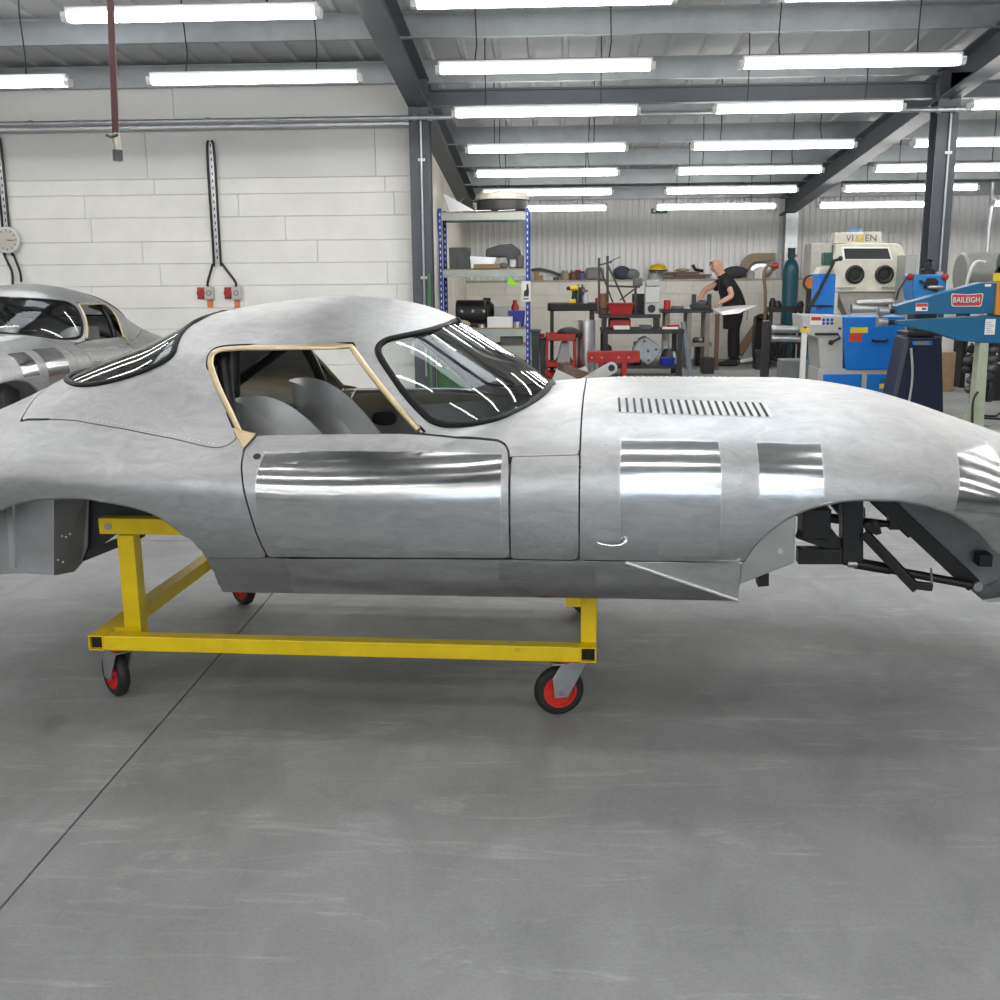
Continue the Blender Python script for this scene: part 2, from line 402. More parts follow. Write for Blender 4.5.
# service pipe across the columns
t = thing('service_pipe', 'long galvanised service pipe running across wall and columns', 'pipe', (0, YC-.19, 2.94))
MB().tube([(XL, 0, 0), (XR, 0, 0)], .024, 12).build('pipe', GALV, t)
for x in (-5.2, -3.4, XCOL[1]-.03, XCOL[1]+.12, XCOL[2]-.12, XCOL[2]+.05, 6.4):
    MB().cyl((x-.02, 0, 0), (x+.02, 0, 0), .034, n=12).build('pipe_clamp', GALV, t)
MB().box(XL, XCOL[1]-.1, .10, .30, -.05, -.012).build('pipe_rail', GALV, t, smooth=0)

# fluorescent battens on wires
TUBEM = mat('lit diffuser', (1.0,.985,.95), .4, emit=TUBE)
def lightz(Y): return 3.13 - .1*(Y-7.5) if Y >= 0 else 3.13+.75 - .1*(0-Y)
def batten(x, Y):
    zb = lightz(Y) - (.045 if x < -1 else 0); L_ = 1.68/2
    t = thing('batten_light', 'lit white fluorescent batten hung on wires under the roof', 'light', (x, Y, zb), 0, 'fluorescent battens in rows under the roof')
    MB().box(-L_, L_, -.035, .035, .055, .095).build('housing', mat('light housing', (.70,.72,.74), .4), t, smooth=0, bevel=.006)
    pr = [(-.045, .056), (.045, .056), (.05, .03), (.035, .004), (-.035, .004), (-.05, .03)]
    MB().prism(pr, -L_+.02, L_-.02, 'yz').build('diffuser', TUBEM, t, smooth=0)
    for s in (-1, 1): MB().prism([(q*1.06, (z_-.03)*1.1+.032) for q, z_ in pr], s*L_-.02, s*L_+.02, 'yz').build('end_cap', mat('light end cap', (.8,.8,.78), .4), t, smooth=0)
    top = roofz(Y)-zb-.05
    for s in (-.55, .5):
        j = random.uniform(-.02, .02)
        MB().tube([(s, 0, .09), (s+j, .015, .3*top), (s+j*.4, -.02, .7*top), (s, 0, top)], .006, 5).build('hanging_wire', BLACK, t)
    return t
ROWS = (15.9, 14.6, 13.3, 11.95, 10.4, 9.0, 7.5, 6.0, 4.5, 3.0, 1.4, -1.8, -3.4, -5.0, -6.6, -8.2)
ORD = ['first', 'second', 'third', 'fourth', 'fifth', 'sixth', 'seventh', 'eighth', 'ninth', 'tenth', 'eleventh', 'twelfth', 'thirteenth', 'fourteenth', 'fifteenth', 'sixteenth']
COLS = {-7.06: 'above the wall clock corner', -4.71: 'by the wall clock side', -2.36: 'beside the block-wall rafter', -.05: 'between columns, nearer the block wall',
        2.32: 'between columns, nearer the blue machines', 4.60: 'just beyond the machine-side rafter', 7.0: 'far beyond the machine-side rafter'}
for k, Y in enumerate(ROWS):
    for x, where in COLS.items():
        if x < -1.4 and Y > 10: continue
        if (x < -6 or x > 6) and Y < 3: continue
        t = batten(x, Y)
        t['label'] = 'lit fluorescent batten, ' + ORD[k] + ' row from the far wall, ' + where
# ------------------------------------------------------------------ the aluminium car: one smooth implicit body, cut into panels
CAR_A = R(-2.8); CAR_O = np.array([-1.447, 3.994, 0.0])     # rear axle on the centre line; x forward, y to the far side, z up
_ca, _sa = math.cos(CAR_A), math.sin(CAR_A)
def to_car(v): return np.array([_ca*v[0]+_sa*v[1], -_sa*v[0]+_ca*v[1], v[2]])
CAMC = to_car(CAM - CAR_O)
def spl(xs, ys):                      # monotone-ish cubic through points (PCHIP)
    xs = np.array(xs, float); ys = np.array(ys, float); h = np.diff(xs); dl = np.diff(ys)/h
    m = np.zeros(len(xs)); m[0] = dl[0]; m[-1] = dl[-1]
    for i in range(1, len(xs)-1):
        if dl[i-1]*dl[i] > 0:
            w1 = 2*h[i]+h[i-1]; w2 = h[i]+2*h[i-1]; m[i] = (w1+w2)/(w1/dl[i-1]+w2/dl[i])
    def f(x):
        x = np.clip(x, xs[0], xs[-1]); i = np.clip(np.searchsorted(xs, x)-1, 0, len(xs)-2)
        t = (x-xs[i])/h[i]
        return ((1+2*t)*(1-t)**2)*ys[i] + t*(1-t)**2*h[i]*m[i] + t*t*(3-2*t)*ys[i+1] + t*t*(t-1)*h[i]*m[i+1]
    return f
def lookup(f, a, b, n=900):           # fast table version
    X = np.linspace(a, b, n); Y = f(X)
    k = np.exp(-.5*(np.arange(-12, 13)/5.0)**2); k /= k.sum()
    Y2 = np.convolve(np.pad(Y, 12, mode='edge'), k, 'valid')
    return lambda x: np.interp(x, X, Y2)
XT, XN = -1.10, 3.42
def tab(d): return lookup(spl(list(d.keys()), list(d.values())), XT, XN)
B_ZT = tab({-1.10:.70, -1.02:.77, -.9:.83, -.7:.90, -.5:.945, -.3:.97, 0:.985, .4:.99, .8:.985, 1.2:1.0, 1.5:1.040, 1.75:1.052, 2.04:1.052, 2.33:1.053, 2.45:1.044, 2.61:1.018, 2.76:.975, 2.86:.940, 2.96:.905, 3.06:.868, 3.2:.818, 3.34:.765, 3.42:.728})
B_W  = tab({-1.10:.12, -1.05:.34, -.95:.50, -.8:.615, -.6:.70, -.3:.775, 0:.812, .3:.825, .8:.822, 1.2:.822, 1.6:.825, 2.0:.825, 2.42:.812, 2.7:.765, 2.95:.685, 3.15:.575, 3.3:.45, 3.38:.35, 3.42:.28})
B_ZW = tab({-1.10:.69, -.8:.745, -.3:.79, 0:.80, .4:.78, .8:.755, 1.6:.76, 2.2:.775, 2.5:.77, 2.9:.72, 3.2:.67, 3.42:.65})
B_ZB = tab({-1.10:.66, -1.0:.56, -.8:.46, -.5:.38, 0:.32, .4:.30, 1.6:.30, 2.4:.31, 2.8:.36, 3.1:.44, 3.3:.53, 3.42:.585})
B_NU = tab({-1.10:2.0, -.5:2.3, 0:2.6, .8:2.9, 1.6:3.0, 2.2:2.8, 2.6:2.4, 3.0:2.15, 3.42:2.0})
R_ZT = tab({-1.10:.60, -.9:.80, -.75:.885, -.6:.958, -.45:1.03, -.25:1.122, .053:1.236, .12:1.268, .2:1.303, .344:1.335, .533:1.362, .682:1.371, .80:1.364, .95:1.342, 1.06:1.306, 1.14:1.262, 1.25:1.195, 1.366:1.122, 1.45:1.058, 1.55:.97, 1.7:.86, 3.42:.80})
R_W  = tab({-1.10:.10, -.9:.24, -.75:.34, -.5:.46, -.25:.555, 0:.625, .2:.665, .4:.69, .7:.70, .95:.70, 1.1:.685, 1.2:.645, 1.3:.575, 1.39:.455, 1.45:.32, 1.5:.2, 1.55:.08, 1.7:.02, 3.42:.02})
R_Z0 = .78
def f_body(x, y, z):
    W_ = B_W(x); zw = B_ZW(x); hu = B_ZT(x)-zw; hl = zw-B_ZB(x); nu = B_NU(x)
    dz = z-zw; up = dz > 0
    n = np.where(up, nu, 2.6); h = np.where(up, hu, hl)
    q = (np.abs(y)/W_)**n + (np.abs(dz)/h)**n
    return (q**(1/n) - 1)*np.minimum(W_, h)
def f_roof(x, y, z):
    W_ = R_W(x); h = np.maximum(R_ZT(x)-R_Z0, .02); n = 2.25
    q = (np.abs(y)/W_)**n + (np.maximum(z-R_Z0, 0)/h)**n
    return (q**(1/n) - 1)*np.minimum(W_, h) + np.clip((-.80-x)*3, 0, 1)*.5 + np.clip((x-1.62)*10, 0, 1)
B_K = tab({-1.10:.05, -.6:.10, 0:.12, .4:.10, .7:.06, 1.0:.045, 1.6:.04, 3.42:.04})
def bulge(x, y, z):        # bonnet power bulge along the centre
    return -.016*np.exp(-(y/.17)**4)*np.clip((x-1.62)/.35, 0, 1)*np.clip((3.1-x)/.5, 0, 1)*(z > .85)
def f_car(x, y, z):
    a = f_body(x, y, z); b = f_roof(x, y, z); k = B_K(x)
    hh = np.clip(.5+.5*(b-a)/k, 0, 1)
    return b*(1-hh)+a*hh - k*hh*(1-hh)*.8
def grad(P):
    e = 2e-3; g = np.zeros_like(P)
    for i in range(3):
        d = np.zeros(3); d[i] = e
        A_, B_ = P+d, P-d
        g[..., i] = f_car(A_[..., 0], A_[..., 1], A_[..., 2]) - f_car(B_[..., 0], B_[..., 1], B_[..., 2])
    return g/np.maximum(np.linalg.norm(g, axis=-1, keepdims=True), 1e-12)
def hit(px, py):                      # where that pixel's sight line meets the body (car frame); nearest approach if it just misses
    d = to_car(ray(px, py)); t = np.linspace(2.0, 5.6, 2400); P = CAMC + np.outer(t, d)
    f = f_car(np.clip(P[:, 0], XT+.005, XN-.005), P[:, 1], P[:, 2]); i = np.argmax(f < 0)
    if f[i] >= 0: i = int(np.argmin(f)); return P[i]
    a, b = t[i-1], t[i]
    for _ in range(30):
        c = .5*(a+b); p = CAMC + c*d
        if f_car(p[0], p[1], p[2]) < 0: b = c
        else: a = c
    return CAMC + b*d
def hits(pts): return np.array([hit(*p) for p in pts])
def smooth_closed(P, n=6, closed=True):       # Catmull-Rom
    P = [np.array(p, float) for p in P]; out = []; N = len(P)
    for i in range(N if closed else N-1):
        if closed: a, b, c, d = P[i-1], P[i], P[(i+1) % N], P[(i+2) % N]
        else: a, b, c, d = P[max(i-1, 0)], P[i], P[i+1], P[min(i+2, N-1)]
        for k in range(n):
            t = k/n
            out.append(.5*((2*b)+(c-a)*t+(2*a-5*b+4*c-d)*t*t+(3*b-a-3*c+d)*t**3))
    if not closed: out.append(P[-1])
    return np.array(out)
def sdf(poly, X, Z):                   # signed distance to a polygon, positive inside
    poly = np.asarray(poly, float); d = np.full(X.shape, 1e9); ins = np.zeros(X.shape, bool); n = len(poly)
    for i in range(n):
        x0, z0 = poly[i]; x1, z1 = poly[(i+1) % n]; ex, ez = x1-x0, z1-z0
        L2 = ex*ex+ez*ez
        if L2 < 1e-14: continue
        t = np.clip(((X-x0)*ex+(Z-z0)*ez)/L2, 0, 1)
        d = np.minimum(d, (X-x0-t*ex)**2+(Z-z0-t*ez)**2)
        c = (z0 > Z) != (z1 > Z)
        with np.errstate(divide='ignore', invalid='ignore'):
            ins ^= c & (X < (x1-x0)*(Z-z0)/(z1-z0 if z1 != z0 else 1e-12)+x0)
    return np.where(ins, 1, -1)*np.sqrt(d)
# surface grid (stations along x, rays round each section)
def stations():
    a = XT+.004+ .12*(1-np.cos(np.linspace(0, math.pi/2, 16))); b = XN-.004-.16*(1-np.cos(np.linspace(0, math.pi/2, 18)))[::-1]
    mid = np.arange(a[-1]+.012, b[0]-.006, .0125)
    return np.concatenate([a, mid, b])
GX = stations(); 
GT = np.concatenate([np.linspace(R(-62), R(-8), 42), np.linspace(R(-8), R(90), 118)[1:]])
GT = np.concatenate([GT, (math.pi-GT[:-1])[::-1]])
def surface(offset=0.0):
    X = np.repeat(GX[:, None], len(GT), 1); CZ = np.repeat(np.where(GX < 1.6, np.clip(B_ZW(GX), 0, 9), B_ZW(GX))[:, None], len(GT), 1)
    DY = -np.cos(GT)[None, :]; DZ = np.sin(GT)[None, :]
    lo = np.zeros(X.shape); hi = np.full(X.shape, 1.1)
    # coarse march so that the first crossing from outside is kept
    rs = np.linspace(1.1, .0, 60); prev = np.full(X.shape, 1.1); done = np.zeros(X.shape, bool)
    for r in rs[1:]:
        f = f_car(X, DY*r, CZ+DZ*r); new = (f < 0) & ~done
        lo[new] = r; hi[new] = prev[new]; done |= f < 0; prev = np.where(done, prev, r)
    for _ in range(26):
        c = .5*(lo+hi); f = f_car(X, DY*c, CZ+DZ*c); ins = f < 0
        lo = np.where(ins, c, lo); hi = np.where(ins, hi, c)
    P = np.stack([X, DY*lo, CZ+DZ*lo], -1)
    return P, grad(P)
GP, GN = surface()
def trim(D, name, material, parent, t=.010, P=None, Nn=None, off=0.0, inner=True):
    """keep the part of the body surface where D >= 0, give it thickness t inwards and exact smooth normals"""
    P = GP if P is None else P; Nn = GN if Nn is None else Nn
    if off: P = P + Nn*off
    nx, nt = D.shape; idx = -np.ones(D.shape, int); V = []; NV = []; F = []
    keep = D >= 0
    a, b, c, d = keep[:-1, :-1], keep[1:, :-1], keep[1:, 1:], keep[:-1, 1:]
    cnt = a.astype(int)+b+c+d
    def vid(i, j):
        if idx[i, j] < 0: idx[i, j] = len(V); V.append(P[i, j]); NV.append(Nn[i, j])
        return idx[i, j]
    ec = {}
    def eid(p, q):
        k = (p, q) if p < q else (q, p)
        if k not in ec:
            s, e = k; s0, e0 = D[s], D[e]; u = s0/(s0-e0)
            ec[k] = len(V); V.append(P[s]*(1-u)+P[e]*u); n_ = Nn[s]*(1-u)+Nn[e]*u; NV.append(n_/np.linalg.norm(n_))
        return ec[k]
    for i, j in np.argwhere(cnt > 0):
        q = [(i, j), (i+1, j), (i+1, j+1), (i, j+1)]
        if cnt[i, j] == 4: F.append(tuple(vid(*p) for p in q)[::-1]); continue
        for tri in ((q[0], q[1], q[2]), (q[0], q[2], q[3])):
            poly = []
            for k in range(3):
                p, r = tri[k], tri[(k+1) % 3]
                if keep[p]: poly.append(vid(*p))
                if keep[p] != keep[r]: poly.append(eid(tuple(p), tuple(r)))
            if len(poly) >= 3: F.append(tuple(poly)[::-1])
    if not F: return None
    V = np.array(V); NV = np.array(NV); n = len(V)
    # winding check against the normals
    f0 = F[len(F)//2]; fn = np.cross(V[f0[1]]-V[f0[0]], V[f0[2]]-V[f0[0]])
    if fn @ NV[f0[0]] < 0: F = [f[::-1] for f in F]
    faces = list(F); verts = V; norms = NV
    if t:
        edges = {}
        for f in F:
            for k in range(len(f)):
                p, r = f[k], f[(k+1) % len(f)]
                if (r, p) in edges: del edges[(r, p)]
                else: edges[(p, r)] = 1
        faces += [tuple(n+v for v in f[::-1]) for f in F]
        verts = np.concatenate([V, V-NV*t]); norms = np.concatenate([NV, -NV])
        bv = sorted({v for e in edges for v in e}); mp = {v: 2*n+k for k, v in enumerate(bv)}; m_ = len(bv)
        verts = np.concatenate([verts, V[bv], (V-NV*t)[bv]]); norms = np.concatenate([norms, np.zeros((2*m_, 3))])
        faces += [(mp[r], mp[p], mp[p]+m_, mp[r]+m_) for p, r in edges]
    me = bpy.data.meshes.new(name); me.from_pydata(verts.tolist(), [], faces)
    me.polygons.foreach_set('use_smooth', [True]*len(me.polygons))
    me.normals_split_custom_set_from_vertices([tuple(v) for v in norms])
    return link(name, me, material, parent)
AX, AY, AZ = GP[..., 0], np.abs(GP[..., 1]), GP[..., 2]

# ---- outlines read off the photograph, carried onto the body surface
def poly_xz(pts, smooth=0, closed=True):
    H_ = hits(pts)[:, [0, 2]]
    return smooth_closed(H_, smooth, closed) if smooth else H_
front_arch = [(743,562),(750,552),(760,539),(784,520),(808,508.5),(832,502.5),(856,499.6),(880,499.2),(904,500.7),(928,505),(952,513),(971,524),(988,540),(996,552)]
rear_arch = [(0,509),(15,502.5),(45,498),(75,497.5),(105,501),(135,507.5),(159,516.5),(180,531.5),(195,543.5),(207,558.5),(214.5,573),(220,586)]
FA = poly_xz(front_arch); RA = poly_xz(rear_arch)
FA = np.vstack([[FA[0][0]-.002, .30], smooth_closed(FA, 4, False), [FA[-1][0]+.035, .62], [FA[-1][0]+.075, .52], [FA[-1][0]+.085, .30]])
RAs = smooth_closed(RA, 4, False)
xc = .02; left = np.array([[2*xc-p[0], p[1]] for p in RAs[::-1] if 2*xc-p[0] < RAs[0][0]-.02])
RAf = np.vstack([RAs[::-1][0] + [[.01, -.25]], RAs[::-1], left[::-1] if left[0][0] < left[-1][0] else left, [[left[:, 0].min()-.02, .2]]])
win_side = poly_xz([(207.5,366),(208.5,357),(213,350.5),(222,347),(240,345.5),(352.5,343.5),(424,432),(400,432.8),(330,433.5),(257,434.8),(237,435)])
wsc = [(457,320.5),(432,329.6),(396,337.5),(384,341.5),(378,349),(383,362),(403,391),(422,412.4),(434,421.5),(451,425),(480,422.5),(504,416.5),(528,405),(545,391.5),(550.5,384)]
H_ws = hits(wsc)
rwc = [(203,318.5),(190,325.5),(181,334),(175.5,345),(172,355),(160,364),(140,372.5),(112,381),(90,384.6),(76,384.3),(68,381)]
H_rw = hits(rwc)
door_px = [(257,434.8),(300,434),(352,433.3),(400,432.8),(428,434.5),(456,437.5),(485,439),(498,440.5),(505,444),(508.5,451),(509.5,470),(510.5,559),(400,558.6),(268,557.5),(257,535),(247,503),(242,475),(241.5,462),(244,449)]
DOOR = poly_xz(door_px)
def mirror_loop(H_):                  # half outline on the near side -> closed loop over both sides (3-D)
    A_ = smooth_closed(H_, 4, False); A_[0][1] = min(A_[0][1], 0); far = A_[::-1].copy(); far[:, 1] *= -1
    if abs(A_[0][1]) < .02: A_[0][1] = 0
    return A_, far
def ext_poly(H_, cap):                # (x, z) polygon of a screen, closed beyond the silhouette
    return np.vstack([smooth_closed(H_[:, [0, 2]], 4, False), cap])
# ---- aluminium finishes: sanded metal with mirror-polished patches of definite outline
def alu_mat(name, patches, polished_base=False, rs=.44, rp=.15, cs=(.47,.475,.48), cp=(.60,.61,.62)):
    m = bpy.data.materials.new(name); m.use_nodes = True; MATS[name] = m; nt = m.node_tree; N = nt.nodes; L = nt.links; b = N['Principled BSDF']
    tc = N.new('ShaderNodeTexCoord'); sp = N.new('ShaderNodeSeparateXYZ'); L.new(tc.outputs['Object'], sp.inputs[0])
    def math_(op, a, c=None, clamp=False):
        x = N.new('ShaderNodeMath'); x.operation = op; x.use_clamp = clamp
        for i, v in enumerate((a, c)):
            if v is None: continue
            if isinstance(v, (int, float)): x.inputs[i].default_value = v
            else: L.new(v, x.inputs[i])
        return x.outputs[0]
    def noise(sc, det=4, st=(1,1,1), rough=.6, dist=0):
        mp = N.new('ShaderNodeMapping'); mp.inputs['Scale'].default_value = st; L.new(tc.outputs['Object'], mp.inputs[0])
        n = N.new('ShaderNodeTexNoise'); n.inputs['Scale'].default_value = sc; n.inputs['Detail'].default_value = det; n.inputs['Roughness'].default_value = rough; n.inputs['Distortion'].default_value = dist
        L.new(mp.outputs[0], n.inputs['Vector']); return n.outputs['Fac']
    wob = math_('MULTIPLY', math_('SUBTRACT', noise(5, 2), .5), .016)
    mask = None
    for (x0, x1, z0, z1, sl) in patches:       # sl: lean of the patch sides
        xx = math_('ADD', sp.outputs[0], math_('MULTIPLY', math_('SUBTRACT', sp.outputs[2], (z0+z1)/2), sl))
        dx = math_('SUBTRACT', math_('ABSOLUTE', math_('SUBTRACT', xx, (x0+x1)/2)), (x1-x0)/2)
        dz = math_('SUBTRACT', math_('ABSOLUTE', math_('SUBTRACT', sp.outputs[2], (z0+z1)/2)), (z1-z0)/2)
        d = math_('ADD', math_('MAXIMUM', dx, dz), wob)
        k = math_('MULTIPLY', d, -120.0, True)
        mask = k if mask is None else math_('MAXIMUM', mask, k)
    if mask is None: mask = math_('MULTIPLY', 0.0, 0.0)
    if polished_base: mask = math_('SUBTRACT', 1.0, mask)
    def mixf(f, a, c):
        x = N.new('ShaderNodeMix'); x.data_type = 'FLOAT'; L.new(f, x.inputs[0])
        for i, v in ((2, a), (3, c)):
            if isinstance(v, (int, float)): x.inputs[i].default_value = v
            else: L.new(v, x.inputs[i])
        return x.outputs[0]
    def rng(s, a, c, lo, hi):
        r = N.new('ShaderNodeMapRange'); r.inputs[1].default_value = a; r.inputs[2].default_value = c; r.inputs[3].default_value = lo; r.inputs[4].default_value = hi
        L.new(s, r.inputs[0]); return r.outputs[0]
    cloud = noise(5.5, 7, (1, 1, 1.6), .7, 1.2)
    L.new(mixf(mask, rng(cloud, .3, .7, rs-.07, rs+.09), rng(noise(4, 4, (1,1,14)), .3, .7, rp-.02, rp+.05)), b.inputs['Roughness'])
    mx = N.new('ShaderNodeMix'); mx.data_type = 'RGBA'; L.new(mask, mx.inputs[0]); mx.inputs[6].default_value = (*cs, 1); mx.inputs[7].default_value = (*cp, 1)
    m2 = N.new('ShaderNodeMix'); m2.data_type = 'RGBA'; m2.blend_type = 'MULTIPLY'; m2.inputs[0].default_value = 1; L.new(mx.outputs[2], m2.inputs[6])
    L.new(rng(noise(9, 7, (.8,1,2.2), .72, 1.6), .25, .75, .76, 1.12), m2.inputs[7]); L.new(m2.outputs[2], b.inputs['Base Color'])
    b.inputs['Metallic'].default_value = 1.0
    h1 = noise(3.2, 3, (1,1,1), .5); h2 = noise(120, 3, (.35,1,1), .6)
    hh = math_('ADD', math_('MULTIPLY', h1, 1.0), math_('MULTIPLY', h2, .035))
    bp = N.new('ShaderNodeBump'); bp.inputs['Strength'].default_value = .06; bp.inputs['Distance'].default_value = .03
    L.new(hh, bp.inputs['Height']); L.new(bp.outputs[0], b.inputs['Normal'])
    return m
def pbox(x0, y0, x1, y1, sl=0.0):
    a = hit(x0, y0); c = hit(x1, y1); return (a[0], c[0], c[2], a[2], sl)
ALU_BODY = alu_mat('sanded body aluminium', [])
ALU_DOOR = alu_mat('door aluminium with polished panel', [pbox(262, 449, 503, 553)])
ALU_BON = alu_mat('bonnet aluminium with polished panels', [pbox(619, 437, 721, 545), pbox(657, 540, 721, 558), pbox(755, 441, 826, 500), pbox(948, 452, 1012, 520, -.25), (1.70, 2.12, 1.0, 1.05, 0)][:4])
ALU_SILL = alu_mat('polished sill aluminium', [pbox(497, 562, 597, 584), (.2, hit(290, 570)[0], .2, 1.0, 0)], True)
ALU_IN = mat('inner panel aluminium', (.55,.56,.57), .40, .95, var=.18, scale=7, rvar=.1)
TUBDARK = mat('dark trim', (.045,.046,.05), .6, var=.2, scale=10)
BRASS = mat('brass window frame', (.68,.57,.36), .36, 1.0, var=.12, scale=20)
SEAL = mat('rubber seal', (.008,.008,.009), .5, spec=.2)
GLASS = glass_mat('windscreen glass', (.86,.91,.91))

def topz(x, y):
    lo, hi = .8, 1.5
    for _ in range(40):
        c = .5*(lo+hi)
        if f_car(x, y, c) < 0: lo = c
        else: hi = c
    return lo
def on_plane(px, py, y):
    d = to_car(ray(px, py)); t = (y-CAMC[1])/d[1]; p = CAMC + d*t; return np.array([p[0], y, p[2]])

car = thing('aluminium_car', 'bare aluminium coupe body shell carried on a yellow trolley', 'car', tuple(CAR_O), CAR_A)
g = .0026
S_FA = sdf(FA, AX, AZ); S_RA = sdf(RAf, AX, AZ); S_DOOR = sdf(DOOR, AX, AZ)
WSh = np.vstack([[1.113, 0, topz(1.113, 0)], H_ws, [1.456, 0, topz(1.456, 0)]])
WSP = np.vstack([smooth_closed(WSh[:, [0, 2]], 4, False), [[1.62, 1.12], [1.30, 1.45], [1.115, 1.42]]])
RWh = np.vstack([[.243, 0, topz(.243, 0)], H_rw, [-.262, -.23, topz(-.262, -.23)], [-.295, -.1, topz(-.295, -.1)], [-.302, 0, topz(-.302, 0)]])
RWP = np.vstack([smooth_closed(RWh[:, [0, 2]], 4, False), [[-.36, 1.14], [-.1, 1.42], [.22, 1.45]]])
S_WS = sdf(WSP, AX, AZ); S_RW = sdf(RWP, AX, AZ); S_WIN = sdf(win_side, AX, AZ)
zl = hits([(210, 558), (400, 558.8), (510, 559.6), (579, 560.6), (742, 562.5)]); ZS = np.interp(AX, zl[:, 0], zl[:, 2])
zb_ = hits([(226, 592), (300, 593.5), (400, 595), (465, 596.5), (612, 598.5), (735, 601)])
ZCL = np.interp(AX, [XT, -.9, -.5, -.36, zb_[0, 0]-.03] + list(zb_[:, 0]) + [2.3, 2.85, 3.0, 3.2, 3.42], [.66, .60, .535, .50, zb_[0, 2]] + list(zb_[:, 2]) + [.47, .49, .50, .535, .40])
base = np.minimum.reduce([-S_FA, -S_RA, AZ-ZCL])
XBON = 1.5725
trim(np.minimum.reduce([base, AX-XBON-g, AZ-ZS-g]), 'bonnet', ALU_BON, car, t=.008)
for _s in (-1, 1): trim(np.minimum(S_DOOR-g, GP[..., 1]*_s), 'door', ALU_DOOR, car, t=.010)
for _s in (-1, 1): trim(np.minimum.reduce([base, ZS-AZ-.001, AX-.38, zb_[-1, 0]+.008-AX, GP[..., 1]*_s]), 'sill', ALU_SILL, car, t=.01)
seam = hits([(20, 421.5), (27, 419.5), (50, 419.3), (75, 420.3), (125, 429), (175, 439), (205, 446.3), (217, 447.8), (226, 446), (233, 441.5), (238, 436)])
boot = hits([(37, 396), (20, 421.5)])
REAR = np.vstack([[[boot[0, 0]+.0, 1.4]], boot[:1, [0, 2]], seam[:, [0, 2]], [[.62, .93], [.64, .2], [-1.4, .2], [-1.4, 1.4]]])
S_REAR = sdf(REAR, AX, AZ); G_REAR = np.where(AX < seam[2, 0], .0030, .0012)
trim(np.minimum.reduce([base, S_REAR-G_REAR, -S_DOOR-g, AZ-ZS-.001, XBON-AX]), 'rear_wing', ALU_BODY, car, t=.010)
QP = poly_xz([(511.5, 457), (577.5, 455), (578, 560), (511.5, 559)]); QP[1:3, 0] = XBON-g; QP[0, 0] = QP[3, 0] = DOOR[11, 0]+g
S_Q = sdf(QP, AX, AZ)
for _s in (-1, 1): trim(np.minimum.reduce([S_Q, AZ-ZS-.001, GP[..., 1]*_s]), 'front_quarter', ALU_BODY, car, t=.010)
trim(np.minimum.reduce([base, -S_REAR-G_REAR, -S_DOOR-g, -S_WS, -S_RW, -S_WIN, -S_Q-.0008, XBON-g-AX, AZ-ZS-.001]), 'roof_and_cowl', ALU_BODY, car, t=.012)
# triangular fairing at the front end of the sill
TRI = poly_xz([(625, 562.8), (740.5, 563), (738, 600.5)])
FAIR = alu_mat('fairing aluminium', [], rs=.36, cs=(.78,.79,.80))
for sgn in (-1, 1):
    ya, yb2, yc = abs(hit(632, 567)[1])+.006, abs(hit(735, 567)[1])+.014, abs(hit(735, 594)[1])+.040
    P3 = [on_plane(625, 562.6, -ya), on_plane(740.5, 562.6, -yb2), on_plane(738, 600.5, -yc)]
    Pv = [(p[0], sgn*abs(p[1]), p[2]) for p in P3]; Pi = [(p[0], sgn*(abs(p[1])-.02), p[2]) for p in P3]
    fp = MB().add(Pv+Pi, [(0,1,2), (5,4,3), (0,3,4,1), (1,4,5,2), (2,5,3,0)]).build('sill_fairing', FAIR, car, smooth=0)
    MB().tube([tuple(Vector(p)+Vector((0, sgn*.0015, 0))) for p in (Pv[0], Pv[2], Pv[1])], .0048, 6).build('fairing_edge', mat('bright aluminium edge', (.85,.85,.86), .3, 1.0), fp)
# rolled lips round the wheel arches
def surf_y(x, z):
    ys = np.linspace(.95, 0, 80); f = f_car(np.full(80, x), ys, np.full(80, z)); i = int(np.argmax(f < 0))
    return ys[i]
for sgn in (-1, 1):
    for pl in (smooth_closed(poly_xz(front_arch), 3, False), RAs):
        Lp = np.array([hit_y(p[0], p[1], sgn) for p in pl]) if False else np.array([(p[0], sgn*surf_y(p[0], p[1]), p[1]) for p in pl])
        MB().tube((Lp - grad(Lp)*.006).tolist(), .008, 8, ups=grad(Lp).tolist()).build('arch_lip', ALU_BODY, car)
# screens
WSg = S_WS + .004
def grad_roof(P):
    e = 2e-3; g_ = np.zeros_like(P)
    for i in range(3):
        d = np.zeros(3); d[i] = e; A_, B_ = P+d, P-d
        g_[..., i] = f_roof(A_[..., 0], A_[..., 1], A_[..., 2]) - f_roof(B_[..., 0], B_[..., 1], B_[..., 2])
    return g_/np.maximum(np.linalg.norm(g_, axis=-1, keepdims=True), 1e-12)
GNR = grad_roof(GP)
ws_gl = trim(WSg, 'windscreen', GLASS, car, t=0, off=-.004, Nn=GNR)
rw_gl = trim(S_RW + .004, 'rear_window', GLASS, car, t=0, off=-.004)
def loop3(Hh):
    A_ = smooth_closed(Hh, 4, False); far = A_[1:-1][::-1].copy(); far[:, 1] *= -1
    Lp = np.vstack([A_, far]); return Lp, grad(Lp)
for Hh, nm, par in ((WSh, 'windscreen_seal', ws_gl), (RWh, 'rear_window_seal', rw_gl)):
    Lp, Gn = loop3(Hh)
    MB().tube(Lp.tolist(), .0115, 10, closed=True, ry=.009, ups=Gn.tolist()).build(nm, SEAL, par)
